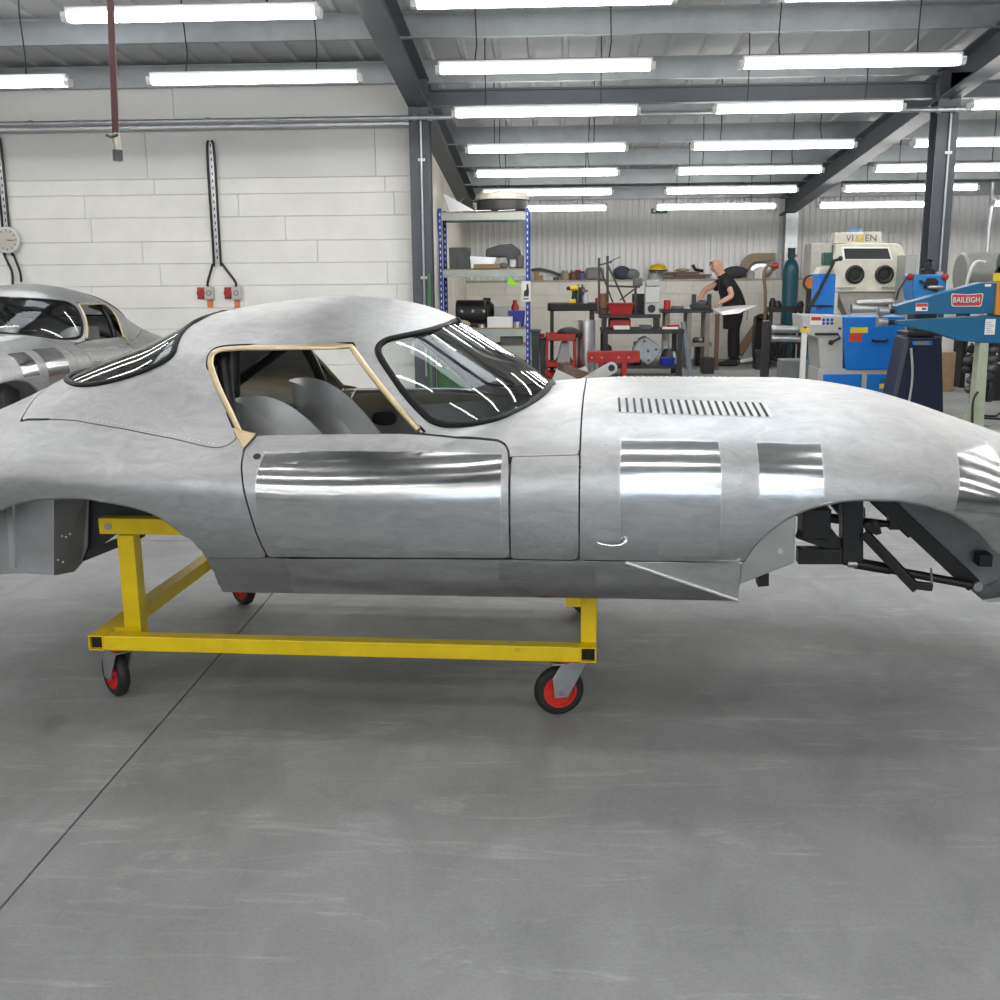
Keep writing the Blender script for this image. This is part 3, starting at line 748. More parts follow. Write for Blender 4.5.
# brass side window frames, flat-faced section with a dark outer rubber
def surf_xz(x, z, sgn=-1):            # outermost |y| on the body at (x, z)
    lo, hi = 0.0, .95
    ys = np.linspace(.95, 0, 80); f = f_car(np.full(80, x), ys, np.full(80, z)); i = np.argmax(f < 0)
    lo, hi = ys[i], ys[i-1]
    for _ in range(30):
        c = .5*(lo+hi)
        if f_car(x, c, z) < 0: lo = c
        else: hi = c
    return sgn*lo
def inset(poly, d):
    n = len(poly); out = []
    c = poly.mean(0)
    for i in range(n):
        a, b, e = poly[i-1], poly[i], poly[(i+1) % n]
        t1 = (b-a)/np.linalg.norm(b-a); t2 = (e-b)/np.linalg.norm(e-b)
        n1 = np.array([-t1[1], t1[0]]); n2 = np.array([-t2[1], t2[0]])
        if n1 @ (c-b) < 0: n1, n2 = -n1, -n2
        nn = n1+n2; nn /= np.linalg.norm(nn); out.append(b + nn*d/max(.4, nn @ n1))
    return np.array(out)
wo = win_side
for sgn in (-1, 1):
    fr = inset(wo, .008); path = [(p[0], surf_xz(p[0], p[1], sgn)-sgn*.002, p[1]) for p in np.vstack([smooth_closed(fr[:5], 4, False), fr[5:6]*.5+fr[4:5]*.5, fr[5:7]])]
    start = (fr[10][0], surf_xz(fr[10][0], fr[10][1], sgn)-sgn*.002, fr[10][1])
    path = [start] + path
    P_ = np.array(path); U_ = grad(P_)
    # resample the straight runs so that the frame follows the skin
    Q = []
    for i in range(len(P_)-1):
        k = max(1, int(np.linalg.norm(P_[i+1]-P_[i])/.03))
        for j in range(k):
            q = P_[i]*(1-j/k)+P_[i+1]*j/k; Q.append((q[0], surf_xz(q[0], q[2], sgn)-sgn*.002, q[2]))
    Q.append(tuple(P_[-1])); U_ = grad(np.array(Q))
    wf = MB().tube(Q, .0105, 8, ry=.007, ups=U_.tolist()).build('window_frame', BRASS, car, smooth=60)
    MB().tube([tuple(np.array(q)+u*.003+np.array((0, 0, 0))) for q, u in zip([(a*1.0, b, c) for a, b, c in Q], U_)], .0125, 8, ry=.004, ups=U_.tolist()).build('frame_rubber', SEAL, wf) if False else None
    Qo = [(p[0], surf_xz(p[0], p[1], sgn), p[1]) for p in np.vstack([inset(wo, -.001)[10:11], smooth_closed(inset(wo, -.001)[:5], 4, False), inset(wo, -.001)[5:7]])]
    MB().tube(Qo, .0045, 6).build('frame_rubber', SEAL, wf)
    tri = [hit(*p) for p in ((233, 427.5), (257.5, 433), (244.5, 448))]
    mb = MB(); vs = [(p[0], sgn*(abs(p[1])+o), p[2]) for o in (.004, .012) for p in tri]
    mb.add(vs, [(0,1,2),(5,4,3),(0,3,4,1),(1,4,5,2),(2,5,3,0)]).build('frame_corner', BRASS, wf, smooth=0, bevel=.002)
    # lock hole, bonnet catch handle
    p = hit(257, 456.5); p[1] *= -sgn; nrm = grad(p[None])[0]
    MB().cyl(tuple(p-nrm*.004), tuple(p+nrm*.0012), .012, n=16).build('lock_hole', BLACK, car)
    hp = hits([(597, 541.5), (603, 542.8), (612, 543.5), (620, 542.8), (625, 540.8), (626.5, 538.5), (624, 537.3)]); hp[:, 1] *= -sgn; gn = grad(hp)
    path = [tuple(q+n_*o) for q, n_, o in zip(hp, gn, (.006, .014, .018, .018, .014, .010, .004))]
    MB().tube(path, [.002, .0035, .0048, .005, .0055, .005, .004], 8).build('catch_handle', mat('chrome', (.75,.75,.75), .2, 1.0), car)
# bonnet louvres: twenty pressed hoods with a black strip each, painting the shade of an uncut slot, on both sides
lt = [(620.0 + (761-620)*k/19.0, 398.0 + (403.2-398)*k/19.0) for k in range(20)]
lb = [(621.2 + (769-621.2)*k/19.0, 412.2 + (417.0-412.2)*k/19.0) for k in range(20)]
LOUV = mat('louvre aluminium', (.48,.485,.49), .42, 1.0)
SLOT = mat('slot shadow strip', (.006,.006,.007), .6)
for k in range(20):
    us = [q/6 for q in range(7)]
    C_ = np.array([hit(lt[k][0]*(1-u)+lb[k][0]*u, lt[k][1]*(1-u)+lb[k][1]*u) for u in us]); N_ = grad(C_)
    for sgn in (-1, 1):
        C2, N2 = C_.copy(), N_.copy()
        if sgn > 0: C2[:, 1] *= -1; N2[:, 1] *= -1
        vs, vb = [], []
        for c, nn, u in zip(C2, N2, us):
            ex = np.array([1.0, 0, 0]); ex -= nn*(ex @ nn); ex /= np.linalg.norm(ex); e = min(1, 5*min(u, 1-u))
            for x_, h_ in ((.0142, .0003), (.0095, .0016*e), (.005, .0028*e), (.0, .0034*e), (.0, .0022*e)): vs.append(c + ex*x_ + nn*(h_+.0006))
            vb += [c - ex*.0076 + nn*.0016, c + ex*.0002 + nn*.0024]
        fs = [(q*5+r, q*5+r+1, q*5+r+6, q*5+r+5) for q in range(6) for r in range(4)]
        lv = MB().add(vs, fs).build('louvre', LOUV, car, smooth=50)
        MB().add(vb, [(2*q, 2*q+1, 2*q+3, 2*q+2) for q in range(6)]).build('louvre_slot_shade', SLOT, lv, smooth=0)
# bead along the bonnet top joint, seam bead on the cowl, rivets
for sgn in (-1, 1):
    bp_ = [hit(x, 425.8 + .006*(x-580)) for x in range(584, 760, 16)]
    pts_ = [(p[0], -sgn*p[1], p[2]) for p in bp_]
    mb = MB()
    def rivet(px, py, r=.0022):
        p = hit(px, py); n_ = grad(p[None])[0]
        if sgn > 0: p[1] *= -1; n_[1] *= -1
        M = Matrix.Translation(p) @ Vector(n_).to_track_quat('Z', 'Y').to_matrix().to_4x4()
        mb.lathe([(r, -.0002), (r*.8, r*.45), (0, r*.6)], n=6, M=M)
    for i in range(30): 
        u = i/29; x_ = 78+u*140; rivet(x_, np.interp(x_, [75,125,175,205,217], [416.8,425.3,435.2,442.6,444.2]))
    rv = mb.build('rivet_row', ALU, car, smooth=0, kind='stuff')
    mb = MB()
    for r_ in range(5):
        for c_ in range(7): rivet(517+c_*9.3+(r_ % 2)*3, 518+r_*9.5, .0016)
    for px_, py_ in ((586,500),(586,520),(586,545),(600,470),(740,470),(740,485),(740,515),(606,445),(606,480),(606,452),(516,566),(530,572),(545,568),(560,572),(575,570),(588,566)): rivet(px_, py_, .0016)
    mb.build('rivet_hole_pattern', BLACK, car, smooth=0, kind='stuff')
    mb = MB(); q0 = [hit(x, 456.5-.03*(x-512)) for x in range(512, 579, 8)]
    mb.tube([(p[0], -sgn*p[1], p[2]) for p in q0], .003, 6).build('seam_bead', ALU_BODY, car)

# ---- inside the shell
def mir(fn):
    for s in (-1, 1): fn(s)
# floor pan, tunnel, firewall, rear bulkhead, inner door skins
pan = MB().box(.48, 1.98, -.66, .66, .515, .53)
pan.build('floor_pan', ALU_IN, car, smooth=0, bevel=.004)
bel = hits([(465, 597), (500, 601.5), (597, 603)])
MB().prism([(1.20, .52), (1.32, .463), (1.60, .463), (1.70, .52)], -.6, .6, 'xz').build('belly_panel', ALU_SILL, car, smooth=0)
MB().prism([(-.11, .53), (.11, .53), (.09, .74), (-.09, .74)], .35, 1.55, 'yz').build('tunnel', ALU_IN, car, smooth=0, bevel=.02)
def rib_panel(name, x, ymax, zlo, zhi, m, t=.006):          # transverse bulkhead that follows the shell's section
    ys = np.linspace(-ymax, ymax, 41); P_ = []
    for y in ys: P_.append((float(y), float(min(zhi, topz(x, y)-.02))))
    poly = [(-ymax, zlo)] + P_ + [(ymax, zlo)]
    return MB().prism(poly, x-t/2, x+t/2, 'yz').build(name, m, car, smooth=0)
rib_panel('firewall', 1.50, .70, .52, 1.2, ALU_IN)
rib_panel('rear_bulkhead', .42, .66, .52, .93, TUBDARK)
MB().box(-.35, .42, -.60, .60, .895, .905).build('luggage_deck', ALU_IN, car, smooth=0)
MB().prism([(1.34, .96), (1.50, .985), (1.50, .80), (1.40, .80)], -.60, .60, 'xz').build('dashboard', mat('grey-green protective film', (.70,.74,.72), .35, var=.15, scale=9), car, smooth=0, bevel=.02)
def inner_door(s):
    P_ = inset(DOOR, .02); 
    bot = [p for p in P_]
    mb = MB(); 
    yb = [surf_xz(p[0], min(p[1], .955), s) - s*.05 for p in P_]
    vs = [(p[0], y, p[1]) for p, y in zip(P_, yb)] + [(p[0], y+s*.004, p[1]) for p, y in zip(P_, yb)]
    n = len(P_)
    mb.add(vs, [tuple(range(n)), tuple(range(2*n-1, n-1, -1))] + [(i, (i+1) % n, n+(i+1) % n, n+i) for i in range(n)])
    mb.build('inner_door_skin', ALU_IN, car, smooth=0)
    _q = on_plane(385, 418, .715); cx, cz = float(_q[0]), float(_q[2])
    y = surf_xz(cx, .89, s) - s*.0555
    ov = [(cx+.055*math.copysign(abs(math.cos(a))**.7, math.cos(a)), cz+.030*math.copysign(abs(math.sin(a))**.8, math.sin(a))) for a in np.linspace(0, 2*math.pi, 24, endpoint=False)]
    MB().prism(ov, y-s*.004, y+s*.002, 'xz').build('door_skin_opening', BLACK, car, smooth=0)
mir(inner_door)
def tub_side(s):
    # inner rear tub: panels seen through the wheel arch
    def P(px, py, y): q = on_plane(px, py, -y); return (q[0], q[2])
    y = .52
    pl = [P(-25, 495, y), P(54, 495, y), P(54, 575.5, y), P(20, 573, y), P(-25, 577, y)]
    MB().prism(pl, s*y, s*(y-.01), 'xz').build('wheel_tub_panel', ALU_IN, car, smooth=0, bevel=.002)
    MB().prism([P(6.5, 500, y+.01), P(12, 500, y+.01), P(15.5, 568, y+.01), P(10, 568, y+.01)], s*(y+.012), s*y, 'xz').build('wheel_tub_flange', ALU, car, smooth=0)
    pl = [P(54, 490, y), P(86, 490, y-.06), P(85, 548, y-.06), P(80, 564, y-.06), P(71, 573.5, y-.03), P(54, 575.5, y)]
    mb = MB(); ys = [y, y-.08, y-.08, y-.07, y-.05, y]
    vs = [(p[0], s*q, p[1]) for p, q in zip(pl, ys)] + [(p[0], s*(q-.008), p[1]) for p, q in zip(pl, ys)]
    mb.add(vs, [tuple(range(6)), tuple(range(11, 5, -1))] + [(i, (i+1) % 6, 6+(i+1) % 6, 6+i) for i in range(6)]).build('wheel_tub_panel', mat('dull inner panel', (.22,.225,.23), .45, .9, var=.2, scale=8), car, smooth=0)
    MB().prism([P(84, 494, .40), P(190, 494, .40), P(150, 520, .40), P(118, 533, .40), P(84, 558, .40)], s*.40, s*.39, 'xz').build('wheel_tub_panel', TUBDARK, car, smooth=0)
    MB().beam((P(82, 557, .42)[0], s*.42, P(82, 557, .42)[1]), (P(142, 533, .42)[0], s*.42, P(142, 533, .42)[1]), .03).build('radius_arm_rail', BLACK, car, smooth=0)
    mb = MB()
    for (px, py) in ((62, 536), (66, 537), (58, 560), (63, 562), (70, 534)):
        q = on_plane(px, py, -y); mb.ball((q[0], s*(y+.0), q[2]), .004, n=8, m=5)
    mb.build('panel_rivets', ALU, car, kind='stuff')
mir(tub_side)
MB().prism([(-.60, .56), (-.33, .50), (-.33, .86), (-.60, .78)], -.42, .42, 'xz').build('boot_box', ALU_IN, car, smooth=0)
# footwell box behind the front arch and the black front subframe
def front_sub(s):
    def P(px, py, y): q = on_plane(px, py, -y); return (float(q[0]), s*y, float(q[2]))
    def F2(px, py, y): q = P(px, py, y); return (q[0], q[2])
    y = .64
    MB().prism([F2(728, 590, y), F2(743, 583, y), F2(794, 563, y), F2(796, 516, y), F2(780, 500, y), F2(728, 520, y)], s*y, s*(y-.03), 'xz').build('footwell_box', mat('bright inner panel', (.46,.46,.44), .36, 1.0, var=.1, scale=8), car, smooth=0, bevel=.002)
    q = P(780, 551, y); MB().cyl((q[0], q[1], q[2]), (q[0], q[1]+s*.006, q[2]), .008, n=12).build('rivet', ALU, car)
    MB().prism([F2(758, 574, .58), F2(769, 574, .58), F2(769, 586, .58), F2(758, 587, .58)], s*.58, s*.52, 'xz').build('mounting_foot', BLACK, car, smooth=0)
    y = .36
    def bar(name, a, b, w_, yy=y, yb=None, m=BLACK):
        MB().beam(P(*a, yy), P(*b, yb or yy), w_).build(name, m, car, smooth=0, bevel=.003)
    bar('subframe_post', (851, 488), (851, 561), .066)
    bar('subframe_rail', (797, 555), (846, 555), .052)
    bar('subframe_brace', (797, 533), (846, 551), .030)
    bar('subframe_brace', (806, 505), (838, 545), .034)
    bar('subframe_block', (800, 521), (828, 521), .10)
    bar('subframe_tube', (876, 494), (972, 584), .050)
    MB().cyl(P(858, 524.5, y), P(905, 523.5, y), .011, n=12).build('torsion_shaft', BLACK, car)
    bar('shaft_bracket', (866, 522), (872, 534), .026, .38); bar('shaft_bracket', (874, 520), (878, 534), .022, .38)
    bar('shaft_mount', (888, 522), (904, 522), .044)
    MB().cyl(P(844, 561, y), P(972, 585, y+.06), .014, n=12).build('lower_tube', BLACK, car)
    MB().cyl(P(855, 563, y), P(890, 569, y), .019, n=12).build('lower_tube_sleeve', BLACK, car)
    bar('steering_arm', (864, 533), (917, 589), .030, .40, .46); bar('steering_arm_end', (914, 585), (932, 587), .024, .46)
    MB().cyl(P(931, 568, .46), P(932, 589, .46), .004, n=8).build('arm_bolt', STEEL, car)
    q = P(977, 586, .42); MB().cyl((q[0], q[1], q[2]), (q[0], q[1]+s*.012, q[2]), .015, n=16).build('pivot_bolt', STEEL, car)
    q = P(850, 561, y); MB().cyl((q[0]-.015, q[1]+s*.035, q[2]), (q[0]+.015, q[1]+s*.035, q[2]), .012, n=10).build('pivot_bolt', STEEL, car)
    # inner nose duct panel and lower lip
    y = .34
    MB().prism([F2(893, 490, y), F2(1005, 490, y), F2(1030, 560, y), F2(1005, 578, y), F2(976, 588, y), F2(915, 528, y)], s*y, s*(y-.006), 'xz').build('nose_duct_panel', MATS['dull inner panel'], car, smooth=0)
    MB().prism([F2(980, 598, .45), F2(1000, 595, .45), F2(1015, 586, .45), F2(1015, 590, .45), F2(1000, 600, .45), F2(985, 600.5, .45)], s*.47, s*.30, 'xz').build('nose_lip', ALU_IN, car, smooth=0)
mir(front_sub)
MB().beam((2.30, -.40, .78), (2.30, .40, .78), .05).build('subframe_crossbar', BLACK, car, smooth=0)
MB().beam((2.88, -.40, .52), (2.88, .40, .52), .04).build('subframe_crossbar', BLACK, car, smooth=0)
MB().prism([(.27*math.cos(a), .655+.07*math.sin(a)) for a in np.linspace(0, 2*math.pi, 28, endpoint=False)], 3.22, 3.23, 'yz').build('mouth_duct', BLACK, car, smooth=0)
# roll cage
cage = []
def cagebar(pts, r=.021): MB().tube(smooth_closed(pts, 5, False).tolist() if len(pts) > 2 else pts, r, 10).build('roll_cage_bar', mat('satin black tube', (.01,.01,.011), .35), car)
cagebar([(.50, -.60, .55), (.46, -.58, .95), (.40, -.46, 1.18), (.38, -.25, 1.265), (.38, .25, 1.265), (.40, .46, 1.18), (.46, .58, .95), (.50, .60, .55)])
for s in (-1, 1): cagebar([(.40, s*.44, 1.20), (.0, s*.46, .93)])
cagebar([(.40, -.36, 1.23), (.12, .42, .93)])
cagebar([(.33, -.55, .86), (.33, .55, .86)], .018)
# bucket seats: wrap-round aluminium shells, high at the back and low at the front of the wings
def seat(cy):
    mb = MB(); n, m_ = 12, 24; vs = []
    for k in range(2):
        for i in range(n+1):
            u = i/n
            for j in range(m_+1):
                ph = -math.pi/2 + math.pi*j/m_; c = 1-math.cos(ph); q = abs(math.sin(ph))**.8*math.copysign(1, math.sin(ph))
                top = 1.035 - .30*c**2.4; z = .56+(top-.56)*u
                lean = .12*(z-.56)/.5
                vs.append((.50 - lean + (.29-k*.006)*c + k*.003, cy+(.205-k*.006)*q*(1-.12*u), z))
    fs = []; N_ = (n+1)*(m_+1)
    for i in range(n):
        for j in range(m_):
            a = i*(m_+1)+j; q = (a, a+1, a+m_+2, a+m_+1); fs.append(q); fs.append(tuple(N_+t for t in q[::-1]))
    mb.add(vs, fs); st = mb.build('seat_shell', mat('polished seat aluminium', (.85,.85,.84), .45, .6, var=.12, scale=5), car, smooth=70)
    MB().prism([(.50, .56), (.92, .60), (.94, .64), (.52, .60)], cy-.19, cy+.19, 'xz').build('seat_base', ALU_IN, st, smooth=0, bevel=.015)
seat(-.33); seat(.33)

# ------------------------------------------------------------------ the yellow trolley
YEL = mat('yellow paint', (.95,.68,.004), .38, var=.10, scale=9, dirt=((.30,.22,.03), 7, .70))
def trolley(loc, rz, label):
    t = thing('body_trolley', label, 'trolley', loc, rz)
    x0, x1, y0, y1, zb = -.095, 1.625, -.575, .70, .202; b_ = .052
    def hollow(name, p0, p1, ax):      # square tube with open ends
        mb = MB(); o, i_ = b_/2, b_/2-.004
        p0 = Vector(p0); p1 = Vector(p1); tdir = (p1-p0).normalized(); a = Vector((0,0,1)); c = tdir.cross(a)
        vs = []
        for p in (p0, p1):
            for rr in (o, i_):
                for u, v in ((-1,-1),(1,-1),(1,1),(-1,1)): vs.append(p + c*(u*rr) + a*(v*rr))
        fs = []
        for k in range(4):
            l = (k+1) % 4
            fs += [(k, l, 8+l, 8+k), (4+l, 4+k, 12+k, 12+l), (k, 4+k, 4+l, l), (8+k, 8+l, 12+l, 12+k)]
        return mb.add(vs, fs).build(name, YEL, t, smooth=0)
    zc = zb+b_/2
    for y in (y0+b_/2, y1-b_/2): MB().cbox(((x0+x1)/2, y, zc), (x1-x0-2*b_, b_, b_)).build('long_rail', YEL, t, smooth=0, bevel=.004)
    for x in (x0+b_/2, x1-b_/2):
        er = hollow('end_rail', (x, y0, zc), (x, y1, zc), 'y')
        MB().cbox((x, (y0+y1)/2, zc), (b_-.010, y1-y0-.03, b_-.010)).build('bore_shade_plug', mat('rusty bore shade plug', (.02,.014,.01), .9), er, smooth=0)  # rust-black plug fills the tube, painting the shade inside its open end
    for y in (y0+.12, y1-.12):
        MB().cbox((x0+.118, y, zb+b_+.165-.001), (.06, .06, .33)).build('upright', YEL, t, smooth=0, bevel=.004)
        MB().cbox((x0+.235, y, zb+b_+.36), (.42, .052, .056)).build('top_bearer', YEL, t, smooth=0, bevel=.004)
        MB().box(x0+b_, x0+.148, y-.03, y+.03, zb, zb+b_).build('upright_foot', YEL, t, smooth=0)
        MB().cyl((x0+.06, y-.032, zb+b_+.36), (x0+.06, y+.032, zb+b_+.36), .012, n=12).build('bearer_bolt', STEEL, t)
        MB().beam((x0+.13, y+.0, zb+b_), (x0+.13, y, zb+b_), .03) if False else None
        MB().cbox((x1-.026, y-.05 if y < 0 else y+.05, zb+b_+.095), (.052, .052, .19)).build('upright', YEL, t, smooth=0, bevel=.004)
    MB().cbox((x1-.075, 0, zb+b_+.165), (.05, y1-y0-.1, .05)).build('cross_bearer', YEL, t, smooth=0, bevel=.004)
    def caster(x, y, ang):
        r, wd = .085, .04; M = Matrix.Translation((x, y, 0)) @ Matrix.Rotation(ang, 4, 'Z'); off = .05
        rootM = M @ Matrix.Translation((off, 0, r))
        mb = MB(); RX = Matrix.Rotation(R(90), 4, 'X')
        mb.lathe([(.057, -.5*wd), (r-.012, -.5*wd), (r-.003, -.3*wd), (r, 0), (r-.003, .3*wd), (r-.012, .5*wd), (.057, .5*wd), (.057, -.5*wd)], n=36, M=rootM @ RX, cap=False)
        ty = mb.build('tyre', RUBBER, t)
        mb = MB().lathe([(.012, -.45*wd), (.020, -.5*wd), (.022, -.2*wd), (.050, -.2*wd), (.050, -.46*wd), (.058, -.46*wd), (.058, .46*wd), (.050, .46*wd), (.050, .2*wd), (.022, .2*wd), (.020, .5*wd), (.012, .45*wd)], n=28, M=rootM @ RX)
        for k in range(5):
            an = 2*math.pi*k/5
            for sd in (-1, 1): mb.add(*_boxv(.036, 0, sd*.28*wd, .030, .010, .006), rootM @ RX @ Matrix.Rotation(an, 4, 'Z'))
        mb.build('red_hub', mat('red plastic', (.75,.035,.02), .4), ty)
        mb = MB()
        for sd in (-1, 1):
            yq = sd*.030
            mb.prism([(-.022, -.018), (.022, -.018), (.03, .05), (-.0, .098), (-.085, .098), (-.06, .05)], yq-.003, yq+.003, 'xz', rootM)
        mb.box(-.10, .03, -.034, .034, .096, .102, rootM)
        fk = mb.build('caster_fork', GALV, t, smooth=0, bevel=.002)
        MB().cyl(rootM @ Vector((0, -.040, 0)), rootM @ Vector((0, .040, 0)), .009, n=12).build('axle_bolt', STEEL, fk)
        mb = MB().box(-.055, .055, -.045, .045, .193, zb-.0005, M); mb.cyl(M @ Vector((0,0,.186)), M @ Vector((0,0,.194)), .036, n=20)
        mb.build('caster_plate', mat('red plate', (.5,.05,.03), .5), t, smooth=0)
    caster(x0+.075, y0+.07, R(138)); caster(x1-.075, y0+.07, R(197)); caster(x0+.10, y1-.07, R(-40)); caster(x1-.10, y1-.07, R(-60))
    return t
def _boxv(cx, cy, cz, sx, sy, sz):
    vs = [(cx+i*sx/2, cy+j*sy/2, cz+k*sz/2) for k in (-1,1) for j in (-1,1) for i in (-1,1)]
    return vs, [(0,2,3,1),(4,5,7,6),(0,1,5,4),(2,6,7,3),(0,4,6,2),(1,3,7,5)]
trolley(tuple(CAR_O), CAR_A, 'yellow steel trolley on red-hubbed casters carrying the large aluminium car')

# the second shell by the wall
A2 = R(267); p = atY(80, 334, 7.8); c2, s2 = math.cos(A2), math.sin(A2)
O2 = (p[0]-(c2*1.12-s2*.63), p[1]-(s2*1.12+c2*.63), .02)
car2 = copy_tree(car); car2.location = O2; car2.rotation_euler = (0, 0, A2)
car2['label'] = 'smaller-looking aluminium coupe parked before the white block wall'
trolley((O2[0], O2[1], 0), A2, 'yellow trolley under the aluminium car by the block wall')
# ------------------------------------------------------------------ workshop contents
PYD = 300
def X_(px, Y, py=None):
    py = PYD if py is None else py
    return float(atY(px, py, Y)[0])
def Z_(py, Y, px=650): return float(atY(px, py, Y)[2])
def pt(px, py, Y): return tuple(float(v) for v in atY(px, py, Y))
class Th:
    """a thing with parts; parts are drawn in world coordinates and stored relative to the thing's base"""
    def __init__(s, name, label, cat, x, Y, z=0.0, group=None):
        s.o = thing(name, label, cat, (x, Y, z), 0, group); s.l = (x, Y, z)
    def part(s, name, m, mb, bevel=.0, smooth=35, parent=None, kind=None):
        mb.v = [(p[0]-s.l[0], p[1]-s.l[1], p[2]-s.l[2]) for p in mb.v]
        return mb.build(name, m, parent or s.o, smooth=smooth, bevel=bevel, kind=kind)
def one(name, label, cat, m, mb, bevel=0, smooth=35, group=None):
    A_ = np.array(mb.v); c = ((A_[:, 0].min()+A_[:, 0].max())/2, (A_[:, 1].min()+A_[:, 1].max())/2, A_[:, 2].min())
    mb.v = [(p[0]-c[0], p[1]-c[1], p[2]-c[2]) for p in mb.v]
    return tag(mb.build(name, m, smooth=smooth, bevel=bevel, loc=c), label, cat, group)
def bx(x0, x1, y0, y1, Y, d, z0=None, mb=None):      # box whose front face at depth Y fills those pixels; d deep
    mb = mb or MB(); py = (y0+y1)/2; pm = (x0+x1)/2
    return mb.box(X_(x0, Y, py), X_(x1, Y, py), Y, Y+d, Z_(y1, Y, pm) if z0 is None else z0, Z_(y0, Y, pm))
def at_(px, Y, py=320): return X_(px, Y, py)
GREYBOX = mat('light grey plastic', (.42,.43,.44), .5, var=.1)
PALE = mat('pale machine grey', (.52,.53,.50), .45, var=.1, scale=5)
CREAMP = mat('cream machine paint', (.62,.60,.52), .5, var=.15, scale=6, dirt=((.35,.31,.25), 8, .66))
NAVY = mat('navy paint', (.012,.018,.05), .4)
YELP = mat('yellow plastic', (.75,.50,.01), .4)
GREENP = mat('green machine paint', (.05,.17,.06), .45, var=.15, scale=6)
LIME = mat('lime card', (.28,.75,.03), .6)
SIGNR = mat('sign red', (.6,.05,.04), .5)
SIGNY = mat('sign yellow', (.75,.60,.02), .5)
PAPER = mat('white paper', (.78,.78,.76), .6)
INK = mat('black ink', (.02,.02,.02), .6)
OLIVE = mat('pale green paint', (.40,.45,.33), .5, var=.15, scale=6)
CLEAR = glass_mat('clear plastic', (.80,.84,.84), .1)

# ---- things on the block wall
wallY = YC+.119
wallY -= .05
t = Th('wall_clock', 'round white wall clock with black hands on the block wall', 'clock', *pt(8, 240, wallY)[:2], Z_(240, wallY, 8))
cx_, cz_ = X_(8, wallY, 240), Z_(240, wallY, 8); RX90 = Matrix.Rotation(R(90), 4, 'X')
t.part('case', mat('clock rim', (.72,.73,.74), .35), MB().lathe([(.0, 0), (.132, 0), (.136, .02), (.132, .035), (.118, .038), (.116, .028), (0, .028)], (cx_, wallY, cz_), 40, RX90))
t.part('dial', mat('clock dial', (.60,.56,.50), .5), MB().cyl((cx_, wallY-.0285, cz_), (cx_, wallY-.030, cz_), .115, n=36))
for k in range(12):
    a = math.pi/6*k; t.part('hour_mark', INK, MB().cbox((cx_+.095*math.sin(a), wallY-.031, cz_+.095*math.cos(a)), (.007, .002, .022), (0, a, 0)), smooth=0)
for a, L_, w_ in ((R(96), .055, .008), (R(93), .085, .006)):
    t.part('hand', INK, MB().cbox((cx_+L_/2*math.sin(a), wallY-.034, cz_+L_/2*math.cos(a)), (w_, .002, L_), (0, a, 0)), smooth=0)
wallY += .05
def conduit(label, px_top, py_top, px_bot, py_bot, boxes):
    x0, z0 = X_(px_top, wallY, py_top), Z_(py_top, wallY, px_top); x1, z1 = X_(px_bot, wallY, py_bot), Z_(py_bot, wallY, px_bot)
    t = Th('cable_tray', label, 'cable tray', x0, wallY, z1)
    xm = (x0+x1)/2
    t.part('tray', GALV, MB().box(xm-.022, xm+.022, wallY-.02, wallY-.002, z1, z0-.02), smooth=0)
    mb = MB()
    for k in range(int((z0-z1)/.07)): mb.box(xm-.006, xm+.006, wallY-.0215, wallY-.0195, z1+.03+k*.07, z1+.06+k*.07)
    t.part('slots', INK, mb, smooth=0, kind='stuff')
    for s in (-1, 1):
        b = boxes[0 if s < 0 else 1]
        t.part('cable', BLACK, MB().tube(smooth_closed([(xm+s*.012, wallY-.03, z0), (xm+s*.036, wallY-.03, z0-.14), (xm+s*.036, wallY-.03, z1+.05), (xm+s*.05, wallY-.03, z1-.02), (b[0], wallY-.04, z1-.20), (b[0]+s*.004, wallY-.04, b[1])], 5, False).tolist(), .013, 7))
    return t
sk = [(X_(207, wallY, 293)+.03, Z_(287, wallY, 207)), (X_(234, wallY, 293)+.03, Z_(287, wallY, 234))]
conduit('perforated metal cable tray with two black cables above the red sockets', 211.5, 141, 217.5, 262, sk)
bx0 = (X_(14, wallY, 275), Z_(285, wallY, 14)); bx1 = (X_(22, wallY, 275), Z_(282, wallY, 22))
conduit('cable tray with black cables running down behind the wall clock', -1, 137, 9, 252, [bx0, bx1])
for (px, xk, lb) in ((207, sk[0], 'red and grey industrial socket box, nearer the wall clock'), (234, sk[1], 'red and grey industrial socket box, nearer the steel column')):
    x, z = X_(px, wallY, 293), Z_(293, wallY, px)
    t = Th('power_socket', lb, 'socket', x, wallY, z-.12, 'red power sockets on the block wall')
    t.part('box', mat('socket grey', (.50,.50,.48), .5), MB().box(x-.01, x+.085, wallY-.07, wallY, z-.065, z+.065), bevel=.008)
    t.part('red_cover', RED, MB().lathe([(.048, 0), (.05, .05), (.04, .075), (0, .08)], (x-.045, wallY, z), 20, RX90))
    t.part('red_mount', RED, MB().box(x-.095, x-.01, wallY-.03, wallY, z-.06, z+.06), bevel=.006)
    t.part('dial', INK, MB().lathe([(.026, 0), (.026, .004), (.02, .004), (.02, 0)], (x+.04, wallY-.069, z), 18, RX90))
    t.part('label', mat('orange label', (.75,.22,.10), .6), MB().box(x+.0, x+.06, wallY-.012, wallY-.004, z-.15, z-.075), smooth=0)
